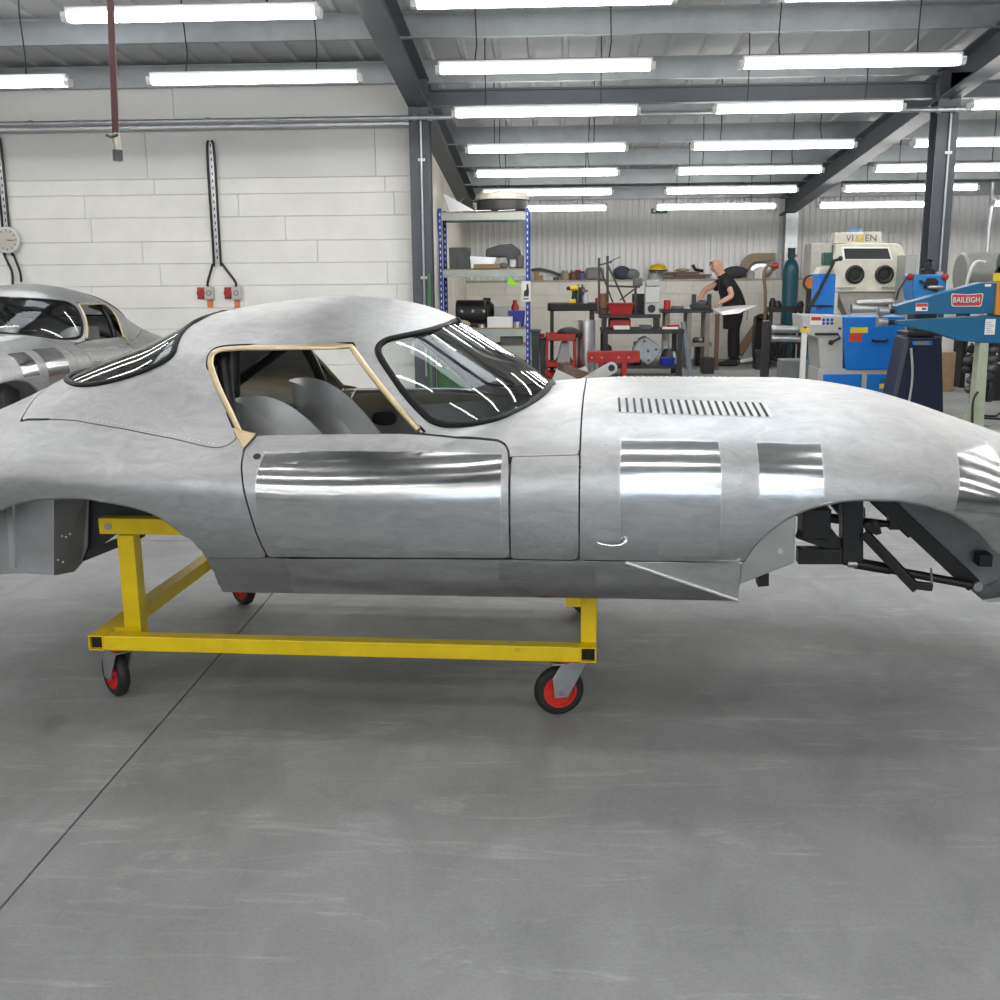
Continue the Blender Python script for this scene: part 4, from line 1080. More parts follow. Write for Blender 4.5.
# ---- air hose hanging from the roof
yh = 5.35; p0 = pt(108, -6, yh); p1 = pt(115.5, 133, yh)
t = Th('air_hose', 'maroon air hose hanging from the roof with a brass coupling', 'hose', p1[0], yh, pt(117, 161, yh)[2])
p1 = Vector(p1); p0 = Vector(p0); top = p0 + (p0-p1)*((roofz(yh)-.03-p0.z)/(p0.z-p1.z))
t.part('hose', mat('maroon rubber', (.085,.025,.03), .5), MB().tube([tuple(top), tuple(p0+Vector((.01,0,0))), tuple(p1)], .0165, 10))
p2 = Vector(pt(117.5, 150, yh)); p3 = Vector(pt(118, 161, yh))
t.part('coupling', mat('worn nickel', (.45,.42,.36), .35, .9), MB().cyl(p1, p2, .017, n=14).cyl(p1+(p2-p1)*.3, p1+(p2-p1)*.6, .021, n=14))
t.part('end_fitting', DSTEEL, MB().cyl(p2, p3, .024, n=14))
t.part('hose_clip', DSTEEL, MB().tube([tuple(p1+Vector((-.04, -.01, -.01))), tuple(p1+Vector((-.015, -.02, -.02))), tuple(p1+Vector((.02, -.02, -.01)))], .008, 6))

# ---- blue boltless racking against the side wall
Yr, dr = 13.7, .62
xa, xb = X_(441, Yr, 280), X_(527.5, Yr, 280)
t = Th('storage_rack', 'blue and grey boltless storage rack beside the steel column', 'rack', (xa+xb)/2, Yr+dr/2)
ztop = Z_(208, Yr, 480)
for x in (xa, xb):
    for y in (Yr, Yr+dr):
        sx = 1 if x == xa else -1; sy = 1 if y == Yr else -1
        mb = MB().box(x-.022, x+.022, y-.002, y+.002, 0, ztop).box(x-.022*sx-.002, x-.022*sx+.002, y, y+sy*.045, 0, ztop)
        po = t.part('post', RACKBLUE, mb, smooth=0)
        mb = MB()
        for k in range(int(ztop/.075)): mb.box(x-.006, x+.006, y-.0032, y-.0018, .03+k*.075, .065+k*.075)
        t.part('post_holes', PAPER, mb, smooth=0, parent=po, kind='stuff')
shz = [Z_(211.5, Yr, 480), Z_(268.5, Yr, 480), Z_(328, Yr, 480), .55, .12]
RAIL = mat('grey green rack beam', (.40,.45,.42), .5, var=.1)
for z in shz:
    t.part('shelf_board', mat('chipboard', (.33,.25,.16), .75, var=.2, scale=20), MB().box(xa+.02, xb-.02, Yr+.03, Yr+dr-.03, z-.018, z), smooth=0)
    for y in (Yr+.005, Yr+dr-.005): t.part('shelf_beam', RAIL, MB().box(xa+.02, xb-.02, y-.018, y+.018, z-.105, z-.018), smooth=0, bevel=.003)
def on(z, x0, x1, h, Y, d, mb=None): return (mb or MB()).box(X_(x0, Y, 300), X_(x1, Y, 300), Y, Y+d, z, z+h)
z0, z1, z2 = shz[:3]
# top shelf
x = X_(502, Yr+.3, 195); t = Th('drum_cover', 'round white-topped drum cover lying on the top of the rack', 'drum', x, Yr+.30, z0+.012)
t.part('skirt', mat('dark drum side', (.035,.035,.037), .5), MB().lathe([(.30, 0), (.315, .02), (.315, .125), (.30, .14)], (x, Yr+.30, z0+.012), 36))
t.part('lid', mat('dirty white lid', (.62,.58,.50), .6, var=.25, scale=9), MB().lathe([(.33, .138), (.335, .16), (.325, .205), (.29, .225), (.12, .235), (0, .236)], (x, Yr+.30, z0+.012), 36))
t.part('hub_hole', INK, MB().cyl((x-.03, Yr+.18, z0+.243), (x-.03, Yr+.18, z0+.251), .03, n=14))
one('sheet_offcut', 'triangular aluminium sheet offcut leaning on the rack top', 'metal sheet', ALU, MB().prism([(X_(443, Yr, 195), Z_(193, Yr, 443)), (X_(475, Yr, 205), z0+.008), (X_(449, Yr, 205), z0+.004)], Yr+.02, Yr+.026, 'xz'), smooth=0)
mb = MB(); 
for k in range(9):
    a = math.pi*k/8; mb.v += [(X_(468, Yr+.35)+.12*math.cos(a), Yr+.33, z0+.004+.2*math.sin(a)), (X_(468, Yr+.35)+.12*math.cos(a), Yr+.55, z0+.004+.2*math.sin(a))]
mb.f = [(2*k, 2*k+1, 2*k+3, 2*k+2) for k in range(8)]
one('curved_panel', 'grey curved panel standing behind the offcut on the rack', 'metal sheet', DSTEEL, mb)
for k in range(2):
    xq = X_(484+k*22, Yr, 205); one('sheet_strip', ['thin aluminium strip on the rack top beside the triangular offcut', 'thin aluminium strip on the rack top by the blue post'][k], 'metal strip', ALU, MB().cbox((xq, Yr+.03, z0+.012), (.22, .05, .006), (0, R(-3), R(14))), smooth=0, group='strips on the rack top')
# second shelf
one('dark_case', 'dark grey steel case on the middle shelf of the rack', 'case', DSTEEL, on(z1, 450, 470, .26, Yr+.1, .3), bevel=.008)
t = Th('machine_cowl', 'black curved machine cowl on the middle rack shelf', 'cowl', X_(504, Yr+.25), Yr+.3, z1+.1)
mb = MB(); c_ = (X_(508, Yr+.2), z1+.14)
mb.prism([(c_[0]-.28, c_[1]-.02), (c_[0]-.27, c_[1]+.1), (c_[0]-.1, c_[1]+.15), (c_[0]+.06, c_[1]+.16), (c_[0]+.15, c_[1]+.09), (c_[0]+.18, c_[1]-.04), (c_[0]+.15, c_[1]-.14), (c_[0]+.02, c_[1]-.14), (c_[0]-.02, c_[1]+.0)], Yr+.18, Yr+.48, 'xz')
t.part('shell', mat('scuffed black cowl', (.06,.062,.066), .4, .4), mb, bevel=.015)
one('sheet_box', 'bright folded aluminium tray on the middle rack shelf', 'tray', ALU, MB().prism([(X_(471, Yr), z1+.0), (X_(492, Yr), z1), (X_(497, Yr), z1+.13), (X_(470, Yr), z1+.16)], Yr+.05, Yr+.07, 'xz'), bevel=.004)
one('timber_block', 'short timber length on the middle rack shelf', 'timber', WOOD, on(z1, 474, 500, .055, Yr+.0, .04), bevel=.004)
for k, (a, b, h_) in enumerate(((500, 508, .07), (509, 517, .11), (517, 524, .16))):
    one('grey_part', ['small grey casting beside the timber block', 'grey casting between the other two castings', 'tall grey casting beside the blue rack post'][k], 'casting', PLASTIC if k != 1 else STEEL, on(z1, a, b, h_, Yr+.04, .12), bevel=.02)
# third shelf
t = Th('black_motor', 'black round-bodied motor on the lower rack shelf', 'motor', X_(468, Yr+.3), Yr+.3, z2)
xc_ = X_(470, Yr+.25)
t.part('body', BLACK, MB().cyl((xc_-.18, Yr+.3, z2+.17), (xc_+.2, Yr+.3, z2+.17), .17, n=24), bevel=.02)
t.part('foot', BLACK, MB().box(xc_-.2, xc_+.25, Yr+.15, Yr+.45, z2, z2+.06), bevel=.01)
for k in range(3): t.part('bright_fitting', STEEL, MB().ball((xc_-.1+k*.14, Yr+.12, z2+.2), .024))
one('white_box', 'white cardboard box on the lower rack shelf', 'box', PAPER, on(z2, 487, 512, .13, Yr+.03, .25), bevel=.004)
one('grey_bin', 'light grey bin standing behind the white box', 'bin', GREYBOX, on(z2, 494, 508, .25, Yr+.32, .2), bevel=.008)
t = Th('blue_bin', 'small blue parts bin on the lower rack shelf', 'bin', X_(516, Yr+.1), Yr+.2, z2)
BBIN = mat('blue bin plastic', (.01,.03,.30), .4)
t.part('tub', BBIN, MB().prism([(X_(509, Yr), z2+.0), (X_(523, Yr), z2), (X_(524.5, Yr), z2+.2), (X_(507.5, Yr), z2+.2)], Yr+.3, Yr+.5, 'xz'), bevel=.006)
one('rag_heap', 'crumpled beige rag on the lower rack shelf', 'rag', mat('rag cloth', (.42,.36,.28), .8, var=.3, scale=14), MB().ball((X_(460, Yr+.06), Yr+.06, z2+.05), .13, .05, .05), smooth=80)
for k in range(2): one('parts_tin', ['small metal tin in front of the white box', 'small metal tin by the blue bin'][k], 'tin', ALU, MB().cyl((X_((481, 517)[k], Yr), Yr+.06, z2), (X_((481, 517)[k], Yr), Yr+.06, z2+(.04, .07)[k]), .045, n=16))
# low shelves
one('dark_crate', 'dark plastic crate on the bottom of the rack', 'crate', PLASTIC, on(.55, 500, 522, .22, Yr+.05, .4), bevel=.01)
# card and notice on the right-hand post
one('lime_card', 'lime green pointed card hung from the middle rack shelf', 'card', LIME, MB().prism([(X_(507, Yr-.02), Z_(284, Yr, 510)), (X_(518.5, Yr-.02), Z_(286, Yr, 510)), (X_(510, Yr-.02), Z_(275.5, Yr, 510))], Yr-.026, Yr-.022, 'xz'), smooth=0)
t = Th('warning_notice', 'white notice with a black machine symbol on the rack post', 'notice', X_(526, Yr), Yr-.03, Z_(301.5, Yr, 526))
xn0, xn1, zn0, zn1 = X_(521.5, Yr), X_(530.5, Yr), Z_(301.5, Yr, 526), Z_(281, Yr, 526)
t.part('sheet', PAPER, MB().box(xn0, xn1, Yr-.012, Yr-.006, zn0, zn1), smooth=0)
w_ = xn1-xn0; h_ = zn1-zn0
t.part('printed_symbol', INK, MB().prism([(xn0+w_*a, zn0+h_*b) for a, b in ((.25,.25),(.8,.25),(.85,.5),(.75,.85),(.55,.85),(.55,.6),(.3,.5))], Yr-.014, Yr-.012, 'xz'), smooth=0)
t.part('printed_line', INK, MB().box(xn0+w_*.2, xn0+w_*.8, Yr-.014, Yr-.012, zn0+h_*.1, zn0+h_*.16), smooth=0)
# green machine beyond the windscreen
Yg = 12.6; t = Th('green_machine', 'green sheet metal machine standing by the column behind the windscreen', 'machine', X_(403, Yg, 350), Yg+.2)
xg0, xg1 = X_(388, Yg, 350), X_(424, Yg, 350)
if True:
    xg0 = max(xg0, XCOL[1]+.0); xg0, xg1 = XCOL[1]-.02, XCOL[1]+.36
    t.part('cabinet', GREENP, MB().box(xg0, xg1, Yg, Yg+.5, 0, Z_(338, Yg, 400)), bevel=.01)
    t.part('plate', PAPER, MB().box(xg0+.12, xg0+.24, Yg-.006, Yg, .35, .5), smooth=0)
    t.part('top_tray', DSTEEL, MB().box(xg0-.02, xg1+.02, Yg-.02, Yg+.52, Z_(338, Yg, 400), Z_(335, Yg, 400)), bevel=.004)
one('green_pole', 'green painted pole leaning by the steel column', 'pole', GREENP, MB().tube([(X_(430, YC-.2, 300), YC-.30, 0), (X_(428.5, YC-.2, 275), YC-.17, Z_(274, YC-.17, 428))], .014, 8))

PYD = 277
# ---- ledge along the far wall: its clutter
Yl = YB-.22; zl_ = LEDGE
def led(px0, px1, h, d=.12): return MB().box(X_(px0, Yl, 278), X_(px1, Yl, 278), Yl, Yl+d, zl_, zl_+h)
def jar(px, r, h, m, label, lid=None):
    x = X_(px, Yl+.08, 278); t = Th('jar', label, 'jar', x, Yl+.09, zl_, 'jars and tins on the ledge')
    t.part('body', m, MB().lathe([(r*.92, 0), (r, .01), (r, h*.7), (r*.7, h*.82), (r*.7, h*.86)], (x, Yl+.09, zl_), 16))
    t.part('lid', lid or STEEL, MB().cyl((x, Yl+.09, zl_+h*.84), (x, Yl+.09, zl_+h), r*.74, n=16))
jar(565, .075, .16, mat('olive tin', (.35,.32,.22), .5), 'olive-grey tin jar beside the brown jars')
jar(573, .06, .16, mat('brown jar', (.17,.09,.06), .4), 'brown jar next to the olive-grey tin')
jar(578, .055, .165, mat('dark brown jar', (.12,.06,.05), .4), 'dark brown jar between the brown and blue-capped jars', mat('red lid', (.35,.04,.04), .4))
jar(582, .045, .14, mat('violet jar', (.16,.12,.30), .4), 'violet jar with a blue cap beside the grey case', BBIN)
one('brown_box', 'small brown carton on the ledge beside the rack', 'box', CARD, led(534, 543, .08), bevel=.004)
one('small_carton', 'small brown carton stacked on the ledge carton', 'box', CARD, MB().box(X_(533.5, Yl), X_(539, Yl), Yl+.01, Yl+.1, zl_+.082, zl_+.14), bevel=.004)
one('small_puck', 'small dark puck lying on the ledge', 'puck', PLASTIC, MB().cyl((X_(556, Yl), Yl+.07, zl_), (X_(556, Yl), Yl+.07, zl_+.05), .05, n=16))
one('grey_tube', 'bent grey tube lying along the ledge', 'tube', PLASTIC, MB().tube(smooth_closed([(X_(531, Yl), Yl+.16, zl_+.17), (X_(540, Yl), Yl+.16, zl_+.18), (X_(551, Yl), Yl+.16, zl_+.14), (X_(562, Yl), Yl+.16, zl_+.07)], 4, False).tolist(), .022, 8))
one('grey_case', 'grey rounded case on the ledge behind the frame rack', 'case', mat('mottled grey', (.22,.22,.22), .6, var=.3, scale=18), led(586, 604, .2), bevel=.04)
one('blue_grey_bag', 'dark slate tool bag on the ledge by the frame rack', 'bag', mat('slate cloth', (.05,.07,.10), .8, var=.3, scale=16), MB().ball((X_(622, Yl+.1), Yl+.12, zl_+.11), .15, .1, .115), smooth=80)
one('grey_pouch', 'grey pouch beside the slate tool bag', 'bag', mat('grey cloth', (.20,.21,.22), .8, var=.3, scale=16), MB().ball((X_(632, Yl+.1), Yl+.12, zl_+.085), .13, .1, .09), smooth=80)
# face shield
x = X_(657, Yl+.1, 272); t = Th('face_shield', 'clear face shield with a yellow crown on the ledge', 'face shield', x, Yl+.1, zl_)
t.part('crown', YELP, MB().lathe([(.15, .15), (.15, .17), (.12, .22), (.06, .25), (0, .255)], (x+.02, Yl+.12, zl_), 20))
mb = MB(); 
for k in range(13):
    a = math.pi*(.95+1.1*k/12); mb.v += [(x+.01+.14*math.cos(a), Yl+.12+.10*math.sin(a), zl_+.16), (x-.02+.15*math.cos(a), Yl+.12+.10*math.sin(a), zl_+.005)]
mb.f = [(2*k, 2*k+1, 2*k+3, 2*k+2) for k in range(12)]
t.part('visor', CLEAR, mb); t.part('brow_band', BLACK, MB().lathe([(.15, .135), (.156, .135), (.156, .155), (.15, .155), (.15, .135)], (x+.02, Yl+.12, zl_), 20, cap=False))
PL = mat('dark plank', (.15,.10,.07), .6, var=.3, scale=5, stretch=(1,8,8))
for k, (a, b, z) in enumerate(((664, 706, 0), (676, 712, .04), (667, 700, .08))):
    one('timber_plank', ['long dark plank lying lowest on the ledge', 'brown plank lying across the long plank', 'short plank on top of the plank pile'][k], 'plank', PL, MB().box(X_(a, Yl), X_(b, Yl), Yl+.03+k*.02, Yl+.15+k*.01, zl_+z, zl_+z+.036), bevel=.003)
one('black_bracket', 'black bent bracket standing on the planks', 'bracket', BLACK, MB().tube([(X_(693, Yl), Yl+.1, zl_+.23), (X_(696, Yl), Yl+.1, zl_+.15), (X_(704, Yl), Yl+.1, zl_+.13)], .026, 8))
one('rag_bundle', 'tan rag bundle lying on the planks', 'rag', mat('tan cloth', (.40,.30,.18), .8, var=.2), MB().ball((X_(683, Yl), Yl+.1, zl_+.145), .12, .06, .03), smooth=80)
one('dark_bundle', 'dark cloth bundle on the ledge behind the man', 'bundle', mat('charcoal cloth', (.05,.05,.055), .8), MB().ball((X_(737, Yl), Yl+.13, zl_+.1), .22, .11, .105), smooth=80)
# arched wooden former
xo0, xo1 = X_(741, Yl), X_(776, Yl); zt_ = Z_(253, Yl, 760); wd_ = .125
arc = []
for a in np.linspace(0, 1, 9): arc.append((xo0+.24*(1-math.sin(a*math.pi/2)), zl_+(zt_-zl_)-.24+.24*math.sin(a*math.pi/2)*0 + .24*math.sin(a*math.pi/2)*1 - 0) if False else (xo0+.24-.24*math.cos(a*math.pi/2), zt_-.24+.24*math.sin(a*math.pi/2)))
outer = [(xo0, zl_)] + arc + [(xo1, zt_+.0)]
inner = [(xo1, zt_-.12), (xo0+.30, zt_-.12)] + [(xo0+.13+.17*(1-math.sin(a)), zt_-.12-.17*(1-math.cos(a))) for a in np.linspace(.2, math.pi/2, 5)] + [(xo0+wd_, zl_)]
one('wooden_former', 'arched plywood former standing on the ledge', 'former', mat('plywood', (.30,.235,.15), .6, var=.15, scale=8), MB().prism(outer+inner, Yl+.1, Yl+.14, 'xz'), smooth=0)
one('aluminium_pan', 'aluminium domed panel leaning behind the wooden former', 'panel', ALU, MB().ball((X_(763, Yl), Yl+.2, zl_+.14), .2, .03, .14), smooth=80)
for k, (px, r, h) in enumerate(((751, .07, .13), (757, .05, .18), (762, .05, .2))):
    one('white_tub', ['squat white tub under the wooden former', 'narrow white tub under the wooden former', 'tall white bottle under the wooden former'][k], 'tub', WHITE if k else GREYBOX, MB().lathe([(r*.9, 0), (r, .02), (r, h*.75), (r*.6, h*.85), (r*.6, h)], (X_(px, Yl), Yl+.05, zl_), 16))
# exit sign high on the far wall
xs0, xs1 = X_(650, YB), X_(666, YB); zs0, zs1 = Z_(213.5, YB, 658), Z_(208.5, YB, 658)
t = Th('exit_sign', 'small green exit sign high on the far wall', 'sign', (xs0+xs1)/2, YB+.02, zs0)
t.part('panel', mat('exit green', (.01,.12,.05), .5), MB().box(xs0, xs1, YB-.0, YB+.028, zs0, zs1), smooth=0)
t.part('running_man', PAPER, MB().box(xs0+.03, xs0+.07, YB-.004, YB, zs0+.02, zs1-.02), smooth=0); t.part('arrow', PAPER, MB().prism([(xs1-.12, zs0+.025), (xs1-.12, zs1-.025), (xs1-.05, (zs0+zs1)/2)], YB-.004, YB, 'xz'), smooth=0)

PYD = 330
# ---- benches and stands in the bay
# black table with tools
Yt = 14.9; zt_ = Z_(303.5, Yt, 570); xt0, xt1 = X_(547.5, Yt), X_(597, Yt)
t = Th('black_table', 'black thick-topped bench table holding a yellow drill', 'table', (xt0+xt1)/2, Yt+.3)
t.part('top', mat('black bench top', (.016,.016,.017), .4, spec=.3), MB().prism([(xt0+.03, Yt), (xt1, Yt), (xt1, Yt+.6), (xt0+.03, Yt+.6), (xt0, Yt+.5), (xt0, Yt+.06)], zt_-.10, zt_, 'xy'), bevel=.012)
for x in (xt0+.06, xt1-.06):
    for y in (Yt+.06, Yt+.54): t.part('leg', BLACK, MB().cbox((x, y, (zt_-.10)/2), (.05, .05, zt_-.10)), smooth=0)
x = X_(573, Yt); t = Th('cordless_drill', 'yellow and black cordless drill on the black table', 'drill', x, Yt+.15, zt_)
t.part('battery', YELP, MB().box(x-.06, x+.04, Yt+.1, Yt+.18, zt_, zt_+.055), bevel=.01)
t.part('grip', BLACK, MB().beam((x+.0, Yt+.14, zt_+.05), (x+.01, Yt+.14, zt_+.17), .045), bevel=.01)
t.part('motor_body', YELP, MB().cyl((x-.04, Yt+.14, zt_+.2), (x+.07, Yt+.14, zt_+.2), .036, n=14))
t.part('chuck', BLACK, MB().cyl((x-.09, Yt+.14, zt_+.2), (x-.04, Yt+.14, zt_+.2), .022, .03, n=14))
x = X_(580, Yt); t = Th('black_canister', 'pair of black spray cans on the black table', 'can', x, Yt+.2, zt_)
for k, dx in enumerate((-.03, .035)):
    c = t.part('can', mat('charcoal can', (.03,.035,.04), .4), MB().lathe([(.038, 0), (.038, .19), (.02, .22)], (x+dx, Yt+.22, zt_), 16)); t.part('nozzle', BLACK, MB().cyl((x+dx, Yt+.22, zt_+.22), (x+dx, Yt+.22, zt_+.25), .012, n=8), parent=c)
x = X_(585.5, Yt); t = Th('trigger_bottle', 'pale trigger spray bottle on the black table', 'bottle', x, Yt+.1, zt_)
t.part('bottle', mat('pale bottle', (.40,.42,.48), .3), MB().lathe([(.036, 0), (.038, .09), (.016, .13), (.016, .15)], (x, Yt+.08, zt_), 14)); t.part('trigger', mat('brown plastic', (.2,.1,.05), .5), MB().box(x-.05, x+.03, Yt+.06, Yt+.1, zt_+.15, zt_+.18), bevel=.006)
# red tool trolley
Ya = 14.25; x0, x1 = X_(545.5, Ya), X_(576.5, Ya); za = Z_(334, Ya, 560)
t = Th('red_trolley', 'red two-tier tool trolley in front of the black table', 'trolley', (x0+x1)/2, Ya+.2)
for x in (x0+.02, x1-.02):
    for y in (Ya+.02, Ya+.38): t.part('corner_post', RED, MB().cbox((x, y, za/2+.02), (.035, .035, za-.04)), smooth=0)
for z, h in ((za-.09, .09), (za-.44, .07), (.08, .07)):
    t.part('tray', RED, MB().box(x0, x1, Ya, Ya+.012, z, z+h).box(x0, x1, Ya+.388, Ya+.4, z, z+h).box(x0, x0+.012, Ya, Ya+.4, z, z+h).box(x1-.012, x1, Ya, Ya+.4, z, z+h).box(x0, x1, Ya, Ya+.4, z, z+.01), smooth=0)
one('grey_sack', 'pale grey container on the middle tray of the red trolley', 'container', GREYBOX, MB().prism([(X_(556, Ya), za-.42), (X_(571, Ya), za-.42), (X_(569, Ya), za-.11), (X_(561, Ya), za-.11)], Ya+.12, Ya+.3, 'xz'), bevel=.02)
one('black_pouch', 'black pouch on the top tray of the red trolley', 'pouch', RUBBER, MB().ball((X_(569, Ya), Ya+.2, za+.0), .16, .1, .08), smooth=80)
# dark bins beside the rack
for k, (a, b, pt_, c) in enumerate(((531, 540, 330, mat('dark green grey', (.06,.08,.08), .5)), (539.5, 546, 338, PLASTIC))):
    t = Th('waste_bin', ['tall dark green-grey bin beside the rack', 'smaller grey bin beside the red trolley'][k], 'bin', X_((a+b)/2, 14.6+k*.1), 14.7)
    xx0, xx1, zz = X_(a, 14.6+k*.1), X_(b, 14.6+k*.1), Z_(pt_, 14.6, 540)
    t.part('bin_body', c, MB().prism([(xx0+.015, 0), (xx1-.015, 0), (xx1, zz-.03), (xx0, zz-.03)], 14.6+k*.1, 14.85+k*.1, 'xz'), bevel=.01); t.part('rim', c, MB().box(xx0-.01, xx1+.01, 14.59+k*.1, 14.86+k*.1, zz-.03, zz), bevel=.006)
one('red_pot', 'small red pot on the grey bin', 'pot', RED, MB().cyl((X_(541.5, 14.7), 14.75, Z_(338, 14.6, 540)), (X_(541.5, 14.7), 14.75, Z_(338, 14.6, 540)+.05), .04, n=12))
# rolled aluminium column
Yc_ = 14.45; xc0 = X_(587, Yc_); rr = (X_(595.5, Yc_)-X_(578, Yc_))/2; zc2 = Z_(320.5, Yc_, 587)
mb = MB(); n = 24
for z in (0, zc2):
    for rad in (rr, rr-.006):
        for k in range(n+1): a = math.pi*(.05+1.75*k/n)+2.4; mb.v.append((xc0+rad*math.cos(a), Yc_+rr+rad*math.sin(a), z))
m1 = n+1
for k in range(n): mb.f += [(k, k+1, 2*m1+k+1, 2*m1+k), (m1+k+1, m1+k, 3*m1+k, 3*m1+k+1), (2*m1+k, 2*m1+k+1, 3*m1+k+1, 3*m1+k)]
one('rolled_sheet', 'tall rolled aluminium sheet standing by the steel bench', 'rolled sheet', ALU, mb)
# red stand
Yd = 13.9; zd = Z_(352, Yd, 615); x0, x1 = X_(588, Yd), X_(640.5, Yd)
t = Th('red_stand', 'red steel folding stand with a wide top plate', 'stand', (x0+x1)/2, Yd+.15)
t.part('top_plate', RED, MB().box(x0, x1, Yd, Yd+.02, zd-.135, zd).box(x0, x1, Yd, Yd+.25, zd-.02, zd), bevel=.004)
for px in (602, 625): t.part('leg', RED, MB().beam((X_(px, Yd), Yd+.03, zd-.1), (X_(px, Yd)+.0, Yd+.03, 0), .06, .04), smooth=0); t.part('rear_leg', RED, MB().beam((X_(px, Yd), Yd+.22, zd-.02), (X_(px, Yd), Yd+.42, 0), .05, .03), smooth=0)
for px in (592, 602, 619, 629): t.part('bolt', STEEL, MB().cyl((X_(px, Yd), Yd-.006, zd-.07), (X_(px, Yd), Yd, zd-.07), .012, n=8))
# steel plate with a hole, leaning on the red stand
Ye = 13.55; c0 = (X_(592, Ye), Z_(379, Ye, 595)); c1 = (X_(612, Ye), Z_(368, Ye, 612)); dx, dz = c1[0]-c0[0], c1[1]-c0[1]; L_ = math.hypot(dx, dz); ux, uz = dx/L_, dz/L_; hw = .075
t = Th('link_arm', 'light grey link arm with a round black eye', 'link arm', c0[0], Ye, 0)
out = [(c0[0]-ux*.35-uz*-hw*-1*1, 0)] if False else []
pl = [(c0[0]-ux*.3+uz*hw*.8, c0[1]-uz*.3-ux*hw*.8), (c1[0]+uz*hw, c1[1]-ux*hw)] + [(c1[0]+hw*math.cos(a), c1[1]+hw*math.sin(a)) for a in np.linspace(math.atan2(-ux, uz)+.3, math.atan2(-ux, uz)+math.pi-.3, 7)] + [(c1[0]-uz*hw, c1[1]+ux*hw), (c0[0]-ux*.3-uz*hw*.8, c0[1]-uz*.3+ux*hw*.8)]
t.part('arm', mat('primer grey', (.55,.55,.53), .5, var=.1), MB().prism(pl, Ye, Ye+.035, 'xz'), bevel=.004)
t.part('eye', INK, MB().cyl((c1[0], Ye-.004, c1[1]), (c1[0], Ye+.03, c1[1]), .042, n=18))
t.part('prop', DSTEEL, MB().beam((c0[0]+ux*.0, Ye+.02, c0[1]-.02), (c0[0]+.02, Ye+.02, 0), .05), smooth=0)
one('brown_carton', 'open brown carton tipped over before the red trolley', 'box', mat('brown board', (.16,.11,.085), .7, var=.2), MB().cbox((X_(572, 13.7), 13.8, .15), (.34, .3, .22), (0, R(18), R(10))), bevel=.004)
for k in range(3): one('sheet_scrap', ['white scrap sheet leaning on the brown carton', 'white scrap sheet lying behind the brown carton', 'bright scrap strip by the brown carton'][k], 'scrap', [PAPER, WHITE, ALU][k], MB().cbox((X_((563, 580, 568)[k], 13.6), 13.58+.22*k, .11+.03*k), (.26, .006, .2), (R(12), R((25, -20, 50)[k]), 0)), smooth=0)
# steel workbench
Yw = 15.0; zw_ = Z_(329.5, Yw, 640); x0, x1 = X_(603, Yw), X_(683, Yw); dW = .75
BEN = mat('dark bench steel', (.03,.032,.035), .5, .3, var=.2, scale=8)
t = Th('steel_workbench', 'dark steel workbench loaded with tools and a red tub', 'workbench', (x0+x1)/2, Yw+dW/2)
t.part('bench_top', BEN, MB().box(x0-.01, x1+.02, Yw, Yw+dW, zw_-.06, zw_), bevel=.004)
for x in (x0+.035, x1-.035):
    for y in (Yw+.03, Yw+dW-.03): t.part('leg', BEN, MB().cbox((x, y, (zw_-.06)/2), (.07, .06, zw_-.06)), smooth=0)
t.part('lower_shelf', BEN, MB().box(x0, x1, Yw+.02, Yw+dW-.02, .13, .16), smooth=0, bevel=.003)
one('slate_board', 'grey board leaning against the end of the steel workbench', 'board', mat('slate paint', (.17,.20,.23), .5, var=.1), MB().beam((X_(692, Yw), Yw-.02, 0), (X_(683.5, Yw), Yw+.1, Z_(322, Yw, 683)), .08, .02), smooth=0)
PYD = 310
# upper riser on the bench with tub and frame
zr = Z_(314.5, Yw+.1, 625); xr0, xr1 = X_(600, Yw+.1), X_(661, Yw+.1)
t = Th('bench_riser', 'dark steel riser shelf standing on the workbench', 'shelf', (xr0+xr1)/2, Yw+.3, zw_)
t.part('shelf', BEN, MB().box(xr0, xr1, Yw+.1, Yw+.6, zr-.05, zr), bevel=.003)
for x in (x0+.005, xr1-.06): t.part('support', BEN, MB().box(x, x+.05, Yw+.12, Yw+.58, zw_, zr-.05), smooth=0)
def tubbox(name, label, x0, x1, z0, z1, Y, d, m, cat='tub'):
    t = Th(name, label, cat, (x0+x1)/2, Y+d/2, z0)
    mb = MB(); e = .012; f = .03
    for (za, xa_, xb_, ya, yb_) in ((z0, x0+f, x1-f, Y+f, Y+d-f), (z1, x0, x1, Y, Y+d), (z1, x0+e, x1-e, Y+e, Y+d-e), (z0+e, x0+f+e, x1-f-e, Y+f+e, Y+d-f-e)):
        mb.v += [(xa_, ya, za), (xb_, ya, za), (xb_, yb_, za), (xa_, yb_, za)]
    for r in range(3):
        for k in range(4): l = (k+1) % 4; mb.f.append((r*4+k, r*4+l, r*4+4+l, r*4+4+k))
    mb.f += [(0,1,2,3), (12,13,14,15)]
    t.part('tub', m, mb, smooth=0); return t
tb_ = tubbox('red_tub', 'red plastic tub on the riser shelf', X_(608, Yw+.15), X_(633.5, Yw+.15), zr, Z_(303, Yw+.15, 620), Yw+.11, .2, RED)
tb_.part('rim', RED, MB().tube([(X_(607.5, Yw+.14), Yw+.105, Z_(303.5, Yw+.15)), (X_(634, Yw+.14), Yw+.105, Z_(303.5, Yw+.15)), (X_(634, Yw+.14), Yw+.31, Z_(303.5, Yw+.15)), (X_(607.5, Yw+.14), Yw+.31, Z_(303.5, Yw+.15))], .012, 6, closed=True))
one('red_lower_tub', 'lower red tray tucked under the riser shelf', 'tub', RED, MB().box(X_(609, Yw+.2), X_(631, Yw+.2), Yw+.18, Yw+.4, zw_, zr-.06), bevel=.02)
